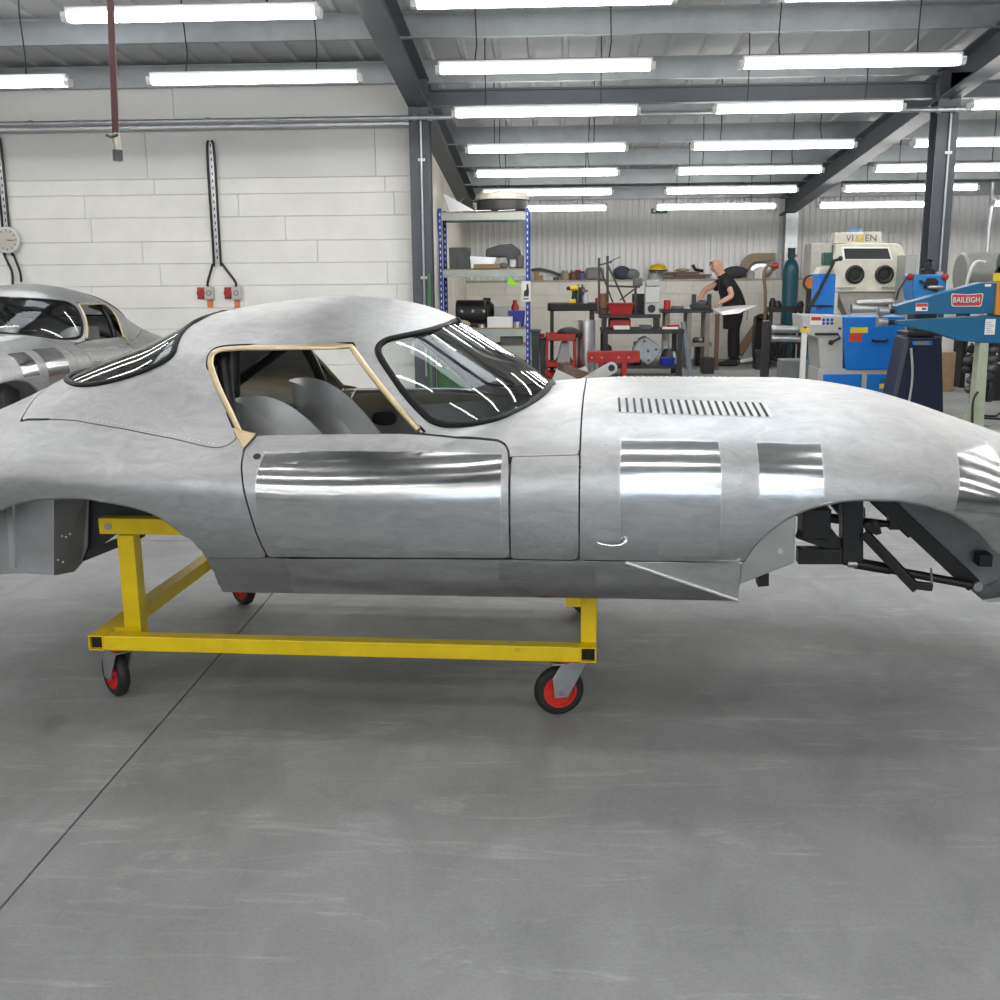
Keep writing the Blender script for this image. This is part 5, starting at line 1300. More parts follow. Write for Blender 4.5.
# welded frame rack
Yf = 15.35; t = Th('frame_rack', 'welded black steel frame rack with a diagonal strut', 'frame', X_(610, Yf), Yf+.1, zr)
FRM = mat('frame steel', (.05,.05,.052), .45, .5)
def fb(a, b, w_=.03, dy=0, dyb=None): t.part('strut', FRM, MB().beam(pt(*a, Yf+dy), pt(*b, Yf+(dy if dyb is None else dyb)), w_), smooth=0)
fb((599, 258), (599, 314.5)); fb((607.5, 256), (607.5, 314.5), .034); fb((607, 263), (630, 314), .026); fb((600, 268), (613, 303), .022, .2); fb((608, 286), (640, 287), .026); fb((635.5, 287), (635.5, 314.5), .034)
fb((620, 300), (636, 288), .02, .2); fb((599, 265), (612, 262), .02); fb((609, 262), (620, 257), .012); fb((599, 280), (607, 280), .02); fb((599, 309), (607, 309), .02)
one('small_dark_box', 'small dark box on the crossbar of the frame rack', 'box', PLASTIC, MB().box(X_(633, Yf), X_(642, Yf), Yf+.0, Yf+.15, Z_(286, Yf, 637)+.0, Z_(278, Yf, 637)), bevel=.01)
one('black_board', 'black panel standing on the riser behind the frame rack', 'panel', BLACK, MB().box(X_(632, Yf+.2), X_(646, Yf+.2), Yf+.2, Yf+.24, zr, Z_(294, Yf, 640)), bevel=.004)
one('tin_can', 'orange-brown tin behind the frame rack uprights', 'tin', mat('rust tin', (.30,.14,.08), .5), MB().cyl((X_(603, Yf), Yf+.12, zr), (X_(603, Yf), Yf+.12, zr+.28), .055, n=14))
one('red_clamp', 'red bar clamp standing behind the frame rack', 'clamp', RED, MB().box(X_(595.5, Yf), X_(598, Yf), Yf+.1, Yf+.15, zr, zr+.22), bevel=.004)
# clear storage box over a white box with a round hole
Yj = 15.1; t = Th('clear_container', 'clear plastic container stacked on a holed white box', 'container', X_(653, Yj), Yj+.1, Z_(305, Yj, 653))
t.part('walls', mat('frosted plastic', (.50,.52,.52), .3), MB().box(X_(645, Yj), X_(660, Yj), Yj, Yj+.22, Z_(303, Yj, 653), Z_(287, Yj, 653)), bevel=.012)
t.part('lid', GREYBOX, MB().box(X_(645.5, Yj), X_(659.5, Yj), Yj+.0, Yj+.22, Z_(287, Yj, 653), Z_(280, Yj, 653)), bevel=.02)
zc3 = Z_(303, Yj, 653); t = Th('speaker_box', 'pale box with a round black hole on the riser shelf', 'box', X_(652, Yj), Yj+.1, zr)
t.part('case', GREYBOX, MB().box(X_(645, Yj), X_(659, Yj), Yj-.0, Yj+.2, zr, zc3-.002), bevel=.008); t.part('hole', INK, MB().cyl((X_(651.5, Yj), Yj-.004, (zr+zc3)/2), (X_(651.5, Yj), Yj+.0, (zr+zc3)/2), .055, n=18))
for k, (a, b, py, h, m) in enumerate(((614, 630, 0, .05, PAPER), (640, 652, 0, .06, DSTEEL), (663, 679, 0, .03, PAPER), (668, 680, .032, .03, RED))):
    one('bench_item', ['sheaf of white papers on the workbench', 'black tool case on the workbench front', 'white sheet on the end of the workbench', 'dark red folder on top of the white sheet'][k], ['paper', 'tool case', 'paper', 'folder'][k], m, MB().box(X_(a, Yw), X_(b, Yw), Yw+.03, Yw+.1 if k == 1 else Yw+.09, zw_+py, zw_+py+h), bevel=.003)
PYD = 350
# below the bench
t = Th('grey_motor_case', 'light grey cast machine case tilted under the workbench', 'case', X_(648, Yw), Yw+.25, .16)
M = Matrix.Translation((X_(647, Yw+.1), Yw+.12, .16+.215)) @ Matrix.Rotation(R(35), 4, 'Y')
mb = MB(); mb.prism([(-.17,-.1), (-.1,-.16), (.13,-.16), (.17,-.06), (.17,.1), (.1,.15), (-.12,.15), (-.17,.08)], 0, .22, 'xz', M); t.part('shell', mat('pale casting', (.36,.40,.43), .45, .3, var=.15, scale=12), mb, bevel=.015)
for (a, b) in ((-.1, .08), (.1, .08), (.1, -.1), (-.08, -.1), (.02, .0)): t.part('boss', DSTEEL, MB().cyl(M @ Vector((a, -.012, b)), M @ Vector((a, .0, b)), .018, n=10))
t = tubbox('blue_tray', 'small blue tray with white contents under the workbench', X_(661, Yw), X_(676, Yw), .16, .27, Yw+.04, .2, BBIN, 'tray')
t.part('contents', mat('cream parts', (.6,.57,.45), .6), MB().box(X_(663, Yw), X_(674, Yw), Yw+.08, Yw+.2, .2, .255), bevel=.01)
for k, (px, r, z) in enumerate(((618, .12, .13), (628, .09, .1), (668, .11, .16), (673, .08, .13))):
    one('dark_part', ['dark casting deep under the workbench', 'smaller dark casting beside the grey case', 'grey casting behind the blue tray', 'small casting behind the blue tray'][k], 'casting', [PLASTIC, DSTEEL, DSTEEL, STEEL][k], MB().lathe([(r, 0), (r*1.05, z*.4), (r*.7, z), (r*.5, z*1.3), (0, z*1.35)], (X_(px, Yw+.4), Yw+.45, .16), 12))

PYD = 312
# ---- the man's bench
Ym = 16.35; zm = Z_(309.5, Ym, 690); x0, x1 = X_(661, Ym), X_(713, Ym)
t = Th('planishing_bench', 'low dark bench with grey legs where the man works', 'bench', (x0+x1)/2, Ym+.25)
t.part('top', BEN, MB().box(x0, x1, Ym, Ym+.5, zm-.05, zm), bevel=.004)
GL = mat('grey timber', (.24,.22,.19), .7, var=.2, scale=6)
for px in (668, 690, 708):
    for y in (Ym+.05, Ym+.45): t.part('leg', GL, MB().cbox((X_(px, Ym), y, (zm-.05)/2), (.07, .06, zm-.05)), smooth=0)
t.part('shelf', GL, MB().box(X_(684, Ym), x1, Ym+.04, Ym+.46, Z_(347, Ym, 700), Z_(343, Ym, 700)), bevel=.004)
one('red_can', 'small red can on the man\'s bench', 'can', RED, MB().lathe([(.05, 0), (.05, .12), (.044, .13), (.044, .135), (0, .135)], (X_(668, Ym), Ym+.15, zm), 16))
t = Th('bench_vice', 'black bench vice clamped in front of the man', 'vice', X_(703, Ym), Ym+.12, zm)
t.part('body', BLACK, MB().box(X_(691, Ym), X_(712, Ym), Ym+.05, Ym+.2, zm, zm+.07), bevel=.01)
for px in (694.5, 710): t.part('jaw', BLACK, MB().cbox((X_(px, Ym), Ym+.12, zm+.14), (.055, .1, .16)), bevel=.006)
t.part('screw', STEEL, MB().cyl((X_(696, Ym), Ym+.12, zm+.10), (X_(709, Ym), Ym+.12, zm+.10), .016, n=10))
t.part('anvil', DSTEEL, MB().ball((X_(703, Ym), Ym+.12, zm+.085), .09, .05, .05))
for k, (a, b, h) in enumerate(((672, 684, .05), (684, 692, .03))): one('bench_tool', ['dark hammer head block on the bench', 'flat steel dolly on the bench'][k], 'tool', [DSTEEL, STEEL][k], MB().box(X_(a, Ym), X_(b, Ym), Ym+.06, Ym+.16, zm, zm+h), bevel=.012)
mb = MB(); zsh = Z_(311, Ym, 735)
sh = [(X_(712, Ym+.1), Ym+.08), (X_(722, Ym+.1), Ym-.02), (X_(738, Ym+.1), Ym+.0), (X_(758, Ym+.1), Ym+.16), (X_(742, Ym+.1), Ym+.3), (X_(722, Ym+.1), Ym+.36), (X_(712, Ym+.1), Ym+.28)]
n = len(sh); mb.v = [(a, b, zm+.002+.05*math.sin((a-sh[0][0])*2.2)) for a, b in sh] + [(a, b, zm+.006+.05*math.sin((a-sh[0][0])*2.2)) for a, b in sh]
mb.v = [(a, b, c-(.10 if k % n in (1, 2) else 0)) for k, (a, b, c) in enumerate(mb.v)]
mb.f = [tuple(range(n))[::-1], tuple(range(n, 2*n))] + [(k, (k+1) % n, n+(k+1) % n, n+k) for k in range(n)]
one('wing_panel', 'pointed aluminium panel held on the bench by the man', 'panel', mat('panel white alu', (.78,.79,.80), .4, .6), mb, smooth=80)
one('black_box', 'black steel box on the floor beside the man\'s bench', 'box', BLACK, MB().box(X_(704, 15.6), X_(716, 15.6), 15.6, 15.85, 0, Z_(358, 15.6, 710)), bevel=.01)
one('brown_post', 'rusty upright post at the end of the man\'s bench', 'post', mat('rusty steel', (.12,.07,.05), .6, .3, var=.3, scale=9), MB().box(X_(716, 16.2), X_(720, 16.2), 16.2, 16.26, 0, Z_(314, 16.2, 718)), smooth=0)
for k, (px, y) in enumerate(((697, 339), (702, 340), (706, 338))): one('shelf_part', ['small casting on the lower shelf of the bench', 'steel ring on the lower shelf of the bench', 'offcut on the lower shelf of the bench'][k], 'part', [DSTEEL, STEEL, PLASTIC][k], MB().ball((X_(px, Ym+.1), Ym+.15, Z_(343, Ym, 700)+.04), .055, .05, .04))

# leaning timber and scrap behind the man
one('leaning_timber', 'long timber leaning on the wall behind the man', 'timber', WOOD, MB().beam((X_(738, 17.75), 17.6, .12), (X_(763, 17.9), 18.15, Z_(323, 17.9, 763)), .16, .03), smooth=0)
one('leaning_sheet', 'grey sheet leaning below the long timber', 'metal sheet', STEEL, MB().add([(X_(737, 17.6), 17.25, .0), (X_(753, 17.6), 17.25, .0), (X_(753, 18.0), 17.55, .62), (X_(752, 18.0), 17.55, .45), (X_(737, 17.6), 17.28, .0), (X_(753, 17.6), 17.28, .0), (X_(753, 18.0), 17.58, .62), (X_(752, 18.0), 17.58, .45)], [(0,1,2,3),(7,6,5,4),(0,4,5,1),(1,5,6,2),(2,6,7,3),(3,7,4,0)]), smooth=0)
one('white_batten', 'short white batten lying on the floor behind the man', 'batten', WHITE, MB().cbox((X_(747, 17.2), 17.2, .06), (.32, .06, .05), (0, R(-10), R(5))), bevel=.004)

# more shop clutter
PYD = 340
OLD = mat('oily black', (.02,.02,.021), .5, var=.3, scale=12)
CL = [('dark_toolbox', 'dark toolbox on the floor under the black table', 'toolbox', (556, 572), 14.95, .3, 0, .3, OLD),
      ('grey_drum', 'pale rounded cover on the floor under the black table', 'cover', (577, 589), 15.1, .2, 0, .62, GREYBOX),
      ('small_crate', 'black crate on the floor under the workbench end', 'crate', (604, 612), 15.5, .3, .165, .25, OLD),
      ('dark_motor', 'dark motor block on the lower shelf behind the grey case', 'motor', (634, 642), 15.55, .15, .165, .3, DSTEEL),
      ('white_can', 'white can on the lower shelf of the workbench', 'can', (663, 668), 15.6, .1, .165, .32, PAPER),
      ('oil_drum', 'black drum beside the leaning grey board', 'drum', (696, 704), 16.95, .2, 0, .34, OLD),
      ('folded_panel', 'bright folded panel under the man\'s bench', 'panel', (670, 682), 16.5, .03, 0, .5, ALU),
      ('black_chest', 'black chest on the floor by the welding bench', 'chest', (757, 768), 16.2, .3, 0, .28, OLD)]
for nm, lb, ct, (a, b), Y, d, z, h, m in CL:
    x0, x1 = X_(a, Y), X_(b, Y); q = min(.04, (x1-x0)*.2)
    one(nm, lb, ct, m, MB().prism([(x0, z), (x1, z), (x1, z+h-q), (x1-q, z+h), (x0+q, z+h), (x0, z+h-q)], Y, Y+d, 'xz'), bevel=.012)
for k, (px, z, r, h, m, lb) in enumerate(((492, 0, .05, .12, STEEL, 'steel pot standing in the middle of the top rack shelf'),)):
    pass
rk = [('dark_bracket', 'dark bracket on the lower rack shelf before the motor', 455, z2, .09, .06, OLD), ('oil_tin', 'small green oil tin on the lower rack shelf', 481, z2, .05, .2, GREENP), ('red_tin', 'red tin at the back of the lower rack shelf', 515, z2, .05, .33, RED), ('black_jug', 'black jug at the back of the lower rack shelf', 487, z2, .09, .36, OLD)]
for nm, lb, px, z, r, h, m in rk:
    one(nm, lb, 'tin' if 'tin' in nm else nm.split('_')[1], m, MB().lathe([(r*.95, 0), (r, .02), (r, h*.75), (r*.55, h*.88), (r*.55, h), (0, h)], (X_(px, Yr+.5, 310), Yr+.52 if h > .1 else Yr+.05, z), 16))
PYD = 320
# ---- gas cylinder, welding corner
Yq = 17.75; x = X_(790.5, Yq, 280); zq = Z_(248, Yq, 790)
t = Th('gas_cylinder', 'tall teal gas cylinder standing by the galvanised column', 'gas cylinder', x, Yq)
t.part('vessel', mat('teal cylinder', (.012,.10,.135), .4, var=.12, scale=6), MB().lathe([(.11, 0), (.125, .02), (.125, zq-.36), (.115, zq-.28), (.085, zq-.21), (.045, zq-.17), (.04, zq-.15)], (x, Yq, 0), 28))
t.part('valve_guard', mat('dark teal', (.02,.05,.06), .5), MB().lathe([(.06, zq-.16), (.06, zq-.02), (.07, zq)], (x, Yq, 0), 16)); t.part('valve', mat('brass fitting', (.5,.36,.14), .4, .9), MB().cyl((x, Yq, zq-.1), (x+.09, Yq, zq-.12), .02, n=10))
BKM = mat('black machine paint', (.012,.012,.013), .45, var=.2, scale=9)
Yk = 16.7; t = Th('welding_bench', 'black welding bench with hanging cables beside the gas cylinder', 'bench', X_(780, Yk), Yk+.2)
x0, x1 = X_(769, Yk), X_(803, Yk); zk = Z_(307.5, Yk, 785)
t.part('top', BKM, MB().box(x0, x1, Yk, Yk+.45, zk-.07, zk), bevel=.006)
for x in (x0+.03, x1-.03):
    for y in (Yk+.03, Yk+.42): t.part('leg', BKM, MB().cbox((x, y, (zk-.07)/2), (.05, .05, zk-.07)), smooth=0)
t.part('power_unit', BKM, MB().box(x0+.02, x0+.3, Yk+.06, Yk+.4, .1, .62), bevel=.015)
t.part('lower_shelf', BKM, MB().box(x0, x1, Yk+.02, Yk+.43, .08, .1), smooth=0)
for k in range(5):
    c = (X_(772+k*6, Yk), .22+.05*(k % 3)); t.part('cable_loop', BLACK, MB().tube([(c[0]+(.1+.02*k)*math.cos(a), Yk-.03-.012*k, c[1]+(.14+.015*k)*math.sin(a)) for a in np.linspace(0, 2*math.pi, 18, endpoint=False)], .012, 6, closed=True))
for k, (px, h, r) in enumerate(((772, .14, .05), (777, .1, .06), (800, .09, .05))): one('welding_tool', ['black torch holder on the welding bench', 'black round clamp on the welding bench', 'small black pot by the gas cylinder'][k], 'tool', BKM, MB().lathe([(r, 0), (r*1.1, h*.4), (r*.6, h), (0, h)], (X_(px, Yk+.1), Yk+.12, zk), 14))
t = Th('black_trolley', 'black wheeled machine trolley behind the man', 'trolley', X_(763, 17.2), 17.2)
x0, x1 = X_(755, 17.2), X_(767, 17.2)
t.part('body', BKM, MB().prism([(x0, .08), (x1, .08), (x1, Z_(320, 17.25)), (x1-.06, Z_(316, 17.25)), (x0+.03, Z_(318, 17.25))], 17.25, 17.5, 'xz'), bevel=.015)
for px in (759, 768): t.part('wheel', RUBBER, MB().cyl((X_(px, 17.25), 17.23, .07), (X_(px, 17.25), 17.28, .07), .07, n=16))
t.part('head', BKM, MB().ball((X_(762, 17.25), 17.2, Z_(318, 17.25)), .12, .1, .06))
t = Th('tap_stand', 'hooked bronze lamp tube standing beside the gas cylinder', 'lamp stand', X_(764.5, 16.6), 16.6)
t.part('tube', mat('bronze tube', (.20,.15,.10), .45, .6), MB().tube(smooth_closed([(X_(765, 16.6), 16.6, 0), (X_(764.5, 16.6), 16.6, Z_(300, 16.6)), (X_(762, 16.6), 16.6, Z_(277, 16.6)), (X_(765, 16.6), 16.6, Z_(267, 16.6)), (X_(770, 16.6), 16.6, Z_(268, 16.6)), (X_(772, 16.6), 16.6, Z_(272, 16.6))], 5, False).tolist(), .024, 8))
t.part('base', BKM, MB().lathe([(.12, 0), (.12, .03), (.03, .06)], (X_(765, 16.6), 16.6, 0), 16)); t.part('red_head', RED, MB().ball((X_(773, 16.6), 16.58, Z_(267, 16.6)), .05))
one('floor_crate', 'grey plastic crate on the floor under the rollers', 'crate', mat('dull grey plastic', (.20,.21,.21), .6, var=.15), MB().box(X_(784, 13.2), X_(811, 13.2), 13.2, 13.5, 0, Z_(360, 13.2, 797)), bevel=.015)

PYD = 268
# ---- blast cabinet
Yb_ = 15.9
def bp2(px, py, Y=Yb_): return (X_(px, Y, py), Z_(py, Y, px))
t = Th('blast_cabinet', 'cream blast cabinet with a window and two black glove ports', 'blast cabinet', X_(870, Yb_), Yb_+.3)
zlow = Z_(292, Yb_, 870)
t.part('cabinet', CREAMP, MB().prism([bp2(834, 292), bp2(833, 262), bp2(836, 245), bp2(846, 243.5), bp2(897, 243.5), bp2(902, 246), bp2(908, 266), bp2(908, 290), bp2(906, 292)], Yb_, Yb_+.6, 'xz'), bevel=.012)
t.part('side_hopper', mat('cabinet side', (.42,.41,.37), .55, var=.15), MB().box(X_(812, Yb_), X_(833, Yb_), Yb_+.1, Yb_+.55, Z_(296, Yb_), Z_(245, Yb_)), bevel=.01)
wf_ = t.part('window_rim', WHITE, MB().prism([bp2(841, 247), bp2(889, 247), bp2(893, 260.5), bp2(842.5, 260.5)], Yb_-.012, Yb_, 'xz'), bevel=.004)
t.part('window_pane', mat('dark smoky window', (.05,.055,.055), .08, spec=.8), MB().prism([bp2(843.5, 248.5), bp2(887.5, 248.5), bp2(890.5, 259), bp2(845, 259)], Yb_-.016, Yb_-.012, 'xz'), smooth=0, parent=wf_)
for px in (854.5, 884):
    c = bp2(px, 274.5); g_ = t.part('glove_port', BLACK, MB().lathe([(.075, 0), (.13, 0), (.132, .03), (.105, .045), (.075, .03), (.075, 0)], (c[0], Yb_, c[1]), 24, RX90, cap=False))
    t.part('glove', mat('black glove rubber', (.01,.01,.01), .7), MB().ball((c[0], Yb_-.005, c[1]), .1, .02, .1), parent=g_)
s_ = t.part('sign_box', CREAMP, MB().prism([bp2(834, 243.5), bp2(883, 243.5), bp2(881, 231.5), bp2(835.5, 232.5)], Yb_+.02, Yb_+.2, 'xz'), bevel=.006)
def txt(th, name, body, px, py, Y, hpx, m, wpx, parent=None, bold=.0):
    size = 1.0; M = Matrix.Translation((X_(px, Y, py)-th.l[0], Y-th.l[1], Z_(py, Y, px)-th.l[2])) @ Matrix.Rotation(R(90), 4, 'X')
    hh = Z_(py-hpx/2, Y, px)-Z_(py+hpx/2, Y, px)
    o = text_mesh(name, body, hh*1.38, m, parent or th.o, Matrix.Identity(4), .001, 1.0, bold)
    vx = [v.co.x for v in o.data.vertices]; sx = (X_(px+wpx/2, Y, py)-X_(px-wpx/2, Y, py))/(max(vx)-min(vx))
    vy = [v.co.y for v in o.data.vertices]; cyy = (max(vy)+min(vy))/2; cxx = (max(vx)+min(vx))/2
    o.data.transform(M @ Matrix.Diagonal((sx, 1, 1, 1)) @ Matrix.Translation((-cxx, -cyy, 0)))
    return o
PUR = mat('faded purple letters', (.13,.10,.14), .6)
txt(t, 'letters', 'VI', 849.5, 238, Yb_+.014, 6.5, PUR, 7.5, s_); txt(t, 'letters', 'EN', 871, 238, Yb_+.014, 6.5, PUR, 11, s_)
t.part('letter_panel', mat('gold panel', (.55,.42,.08), .5), MB().box(X_(856, Yb_, 238), X_(864, Yb_, 238), Yb_+.014, Yb_+.02, Z_(241.5, Yb_, 860), Z_(234.5, Yb_, 860)), smooth=0, parent=s_)
txt(t, 'letters', 'X', 860, 238, Yb_+.01, 6.0, mat('gold letter', (.70,.58,.25), .5), 5.5, s_)
t.part('filter_cap', mat('blue cap', (.10,.25,.50), .5), MB().cyl((X_(853.5, Yb_+.2, 230), Yb_+.1, Z_(232, Yb_, 853)), (X_(853.5, Yb_+.2, 230), Yb_+.1, Z_(228.5, Yb_, 853)), .08, n=18))
for px in (838, 903):
    for y in (Yb_+.04, Yb_+.56): t.part('leg', CREAMP, MB().cbox((X_(px, Yb_), y, zlow/2), (.05, .05, zlow)), smooth=0)
t.part('hopper', mat('cabinet side', (.42,.41,.37)), MB().add([(X_(840, Yb_), Yb_+.05, zlow), (X_(902, Yb_), Yb_+.05, zlow), (X_(902, Yb_), Yb_+.55, zlow), (X_(840, Yb_), Yb_+.55, zlow), (X_(864, Yb_), Yb_+.25, .5), (X_(878, Yb_), Yb_+.25, .5), (X_(878, Yb_), Yb_+.35, .5), (X_(864, Yb_), Yb_+.35, .5)], [(0,1,5,4),(1,2,6,5),(2,3,7,6),(3,0,4,7),(4,5,6,7),(0,3,2,1)]), smooth=0)
t.part('latch', STEEL, MB().box(X_(838, Yb_), X_(856, Yb_), Yb_-.03, Yb_, Z_(290, Yb_), Z_(288.5, Yb_)), smooth=0); t.part('latch', STEEL, MB().box(X_(882, Yb_), X_(902, Yb_), Yb_-.03, Yb_, Z_(290, Yb_), Z_(288.5, Yb_)), smooth=0)
PYD = 310
for k, (a, b) in enumerate((((856, 303.5), (892, 302)), ((851, 308.5), (890, 310.5)))):
    one('steel_tube', ['upper steel tube lying on trestles below the blast cabinet', 'lower thick steel tube below the blast cabinet'][k], 'tube', STEEL, MB().cyl(pt(*a, 14.6), pt(*b, 14.6), (.045, .06)[k], n=16))
one('tube_trestle', 'grey trestle carrying the two steel tubes', 'trestle', PALE, MB().box(X_(850, 14.55), X_(894, 14.55), 14.5, 14.7, Z_(316, 14.6, 870), Z_(312.8, 14.6, 870)).box(X_(854, 14.55), X_(857, 14.55), 14.5, 14.7, 0, Z_(316, 14.6, 870)).box(X_(888, 14.55), X_(891, 14.55), 14.5, 14.7, 0, Z_(316, 14.6, 870)).box(X_(855, 14.55), X_(857, 14.55), 14.56, 14.64, Z_(313, 14.6), Z_(305, 14.6)).box(X_(889, 14.55), X_(891, 14.55), 14.56, 14.64, Z_(313, 14.6), Z_(304, 14.6)), smooth=0)
PYD = 283
# orange reel behind
t = Th('hose_reel', 'orange and black hose reel beside the blast cabinet', 'reel', X_(808, 15.6), 15.6)
cz = Z_(283, 15.6, 811); cxr = X_(810, 15.6)
t.part('drum', mat('orange plastic', (.60,.16,.02), .5), MB().cyl((cxr, 15.56, cz), (cxr, 15.7, cz), .075, n=20)); t.part('rim', BLACK, MB().lathe([(.09, 0), (.115, 0), (.115, .04), (.09, .04), (.09, 0)], (cxr, 15.56, cz), 22, RX90, cap=False)); t.part('stand', BKM, MB().box(cxr-.03, cxr+.03, 15.62, 15.68, 0, cz))

PYD = 280
# ---- blue column press
Yp = 13.3; t = Th('blue_press', 'tall blue machine column with a green motor on top', 'machine', X_(827, Yp), Yp+.15)
def pp(px, py): return (X_(px, Yp, py), Z_(py, Yp, px))
t.part('column', BLUE, MB().prism([(X_(816.5, Yp), 0), (X_(836, Yp), 0), pp(836, 274), pp(818.5, 274)], Yp, Yp+.3, 'xz'), bevel=.008)
t.part('top_cap', CREAMP, MB().prism([pp(818.5, 274), pp(836, 274), pp(834, 267), pp(822, 267)], Yp+.02, Yp+.28, 'xz'), bevel=.006)
t.part('motor', mat('bottle green', (.02,.09,.06), .45), MB().box(X_(824, Yp), X_(833, Yp), Yp+.05, Yp+.2, Z_(267, Yp), Z_(254, Yp)), bevel=.012)
t.part('crank', BLACK, MB().tube([pt(833, 261, Yp), pt(840, 259, Yp)], .018, 8).ball(pt(840.5, 258.5, Yp), .03))
t.part('lever', BKM, MB().beam(pt(834, 262, Yp-.03), pt(812, 305, Yp-.03), .03), smooth=0)
for k in range(2): t.part('hose', BLACK, MB().tube(smooth_closed([pt(818+k*2, 292, Yp-.05), pt(811+k*2, 303, Yp-.08), pt(806+k, 318, Yp-.06), pt(810+k*3, 330, Yp-.05)], 5, False).tolist(), .012, 6))
t.part('handle_bar', BLACK, MB().cyl(pt(806, 306, Yp-.06), pt(833, 306, Yp-.06), .012, n=8)); t.part('handle_bracket', BLACK, MB().beam(pt(821, 306, Yp-.06), pt(821, 306, Yp+.02), .03), smooth=0)

PYD = 340
# ---- blue and grey roll machine
Ys = 12.0
def sp2(px, py, Y=Ys): return (X_(px, Y, py), Z_(py, Y, px))
t = Th('slip_roll_machine', 'blue and grey slip roll machine with a wide blue door', 'machine', X_(852, Ys), Ys+.3)
t.part('end_housing', PALE, MB().prism([sp2(802, 315), sp2(843, 316), sp2(843, 370), sp2(820, 369), sp2(818, 338), sp2(803, 333)], Ys, Ys+.5, 'xz'), bevel=.008)
d_ = t.part('door', BLUE, MB().prism([sp2(843.5, 317), sp2(904.5, 316.5), sp2(904.5, 369), sp2(845, 369.5), sp2(842.5, 340)], Ys-.03, Ys+.5, 'xz'), bevel=.008)
t.part('door_handle', BLACK, MB().tube(smooth_closed([pt(872.5, 340, Ys-.03), pt(874, 341, Ys-.07), pt(886, 341, Ys-.07), pt(887.5, 339.5, Ys-.03)], 3, False).tolist(), .012, 8), parent=d_)
t.part('sticker', SIGNY, MB().box(X_(849, Ys), X_(866.5, Ys), Ys-.033, Ys-.03, Z_(334, Ys), Z_(328.5, Ys)), smooth=0, parent=d_)
t.part('sticker', SIGNR, MB().box(X_(848, Ys), X_(861, Ys), Ys-.033, Ys-.03, Z_(342.5, Ys), Z_(334.5, Ys)), smooth=0, parent=d_)
t.part('danger_plate', PAPER, MB().box(X_(809, Ys), X_(821, Ys), Ys-.003, Ys, Z_(326, Ys), Z_(317.5, Ys)), smooth=0); t.part('danger_band', SIGNR, MB().box(X_(810, Ys), X_(820, Ys), Ys-.006, Ys-.003, Z_(321.5, Ys), Z_(318, Ys)), smooth=0)
NB = mat('sign blue', (.03,.06,.30), .5)
for k in range(6): c = sp2(823.5+(k % 3)*4.2, 319.8+(k//3)*3.6); t.part('symbol_disc', NB, MB().cyl((c[0], Ys-.004, c[1]), (c[0], Ys, c[1]), .017, n=12))
for k in range(2): t.part('warning_triangle', SIGNY, MB().prism([sp2(833.8, 322+k*3.6), sp2(837.2, 322+k*3.6), sp2(835.5, 318.6+k*3.6)], Ys-.004, Ys, 'xz'), smooth=0)
t.part('side_knob', BLACK, MB().cyl((*sp2(839.5, 328.5)[:1], Ys-.02, sp2(839.5, 328.5)[1]), (sp2(839.5, 328.5)[0], Ys, sp2(839.5, 328.5)[1]), .014, n=10))
t.part('lever', BLACK, MB().tube([pt(815, 334, Ys-.04), pt(838, 334, Ys-.04), pt(840, 338, Ys-.06), pt(831, 342.5, Ys-.08)], .014, 8).ball(pt(831, 342.5, Ys-.08), .03))
t.part('base_frame', PALE, MB().box(X_(820, Ys), X_(904, Ys), Ys, Ys+.48, 0, Z_(369.5, Ys)), bevel=.006)
for a, b, c, d in ((825, 864, 375, 391), (869, 895, 375, 394)): t.part('base_panel', BLUE, MB().box(X_(a, Ys), X_(b, Ys), Ys-.012, Ys, .03, Z_(c, Ys)), bevel=.004)
for k, m in enumerate((GREENP, SIGNR, NB)): c = sp2(882.5+k*6, 380); t.part('push_button', m, MB().cyl((c[0], Ys-.035, c[1]), (c[0], Ys-.012, c[1]), .018, n=12)); 
t.part('sticker', SIGNY, MB().box(X_(882, Ys), X_(893, Ys), Ys-.015, Ys-.012, Z_(389.5, Ys), Z_(384.5, Ys)), smooth=0)
t.part('hinge', PALE, MB().box(X_(898, Ys), X_(902, Ys), Ys-.05, Ys-.03, Z_(364, Ys), Z_(350, Ys)), smooth=0)
for k, (py, r) in enumerate(((329.5, .040), (338.8, .036))): t.part('roller', STEEL, MB().cyl(pt(772.5, py-.4, Ys+.16), pt(806, py+.2, Ys+.16), r, n=20)); t.part('roller_collar', GALV, MB().cyl(pt(771, py-.4, Ys+.16), pt(775, py-.4, Ys+.16), r*1.12, n=20))
t.part('roller_end_frame', BKM, MB().box(X_(766, Ys), X_(771.5, Ys), Ys+.05, Ys+.28, 0, Z_(322, Ys)), bevel=.01)
# white post with emergency stop
Yz = 11.7; t = Th('stop_post', 'white post carrying a yellow emergency stop box', 'post', X_(804.5, Yz), Yz+.05)
t.part('post', WHITE, MB().box(X_(802, Yz), X_(807, Yz), Yz, Yz+.05, 0, Z_(332, Yz)), bevel=.004); t.part('stop_box', SIGNY, MB().box(X_(800.5, Yz), X_(809, Yz), Yz-.02, Yz+.06, Z_(333, Yz), Z_(329.5, Yz)), bevel=.004); t.part('stop_button', RED, MB().cyl((X_(805, Yz), Yz+.02, Z_(329.5, Yz)), (X_(805, Yz), Yz+.02, Z_(327.5, Yz)), .018, n=12)); t.part('foot', WHITE, MB().box(X_(800, Yz), X_(809, Yz), Yz-.05, Yz+.1, 0, .01), smooth=0)

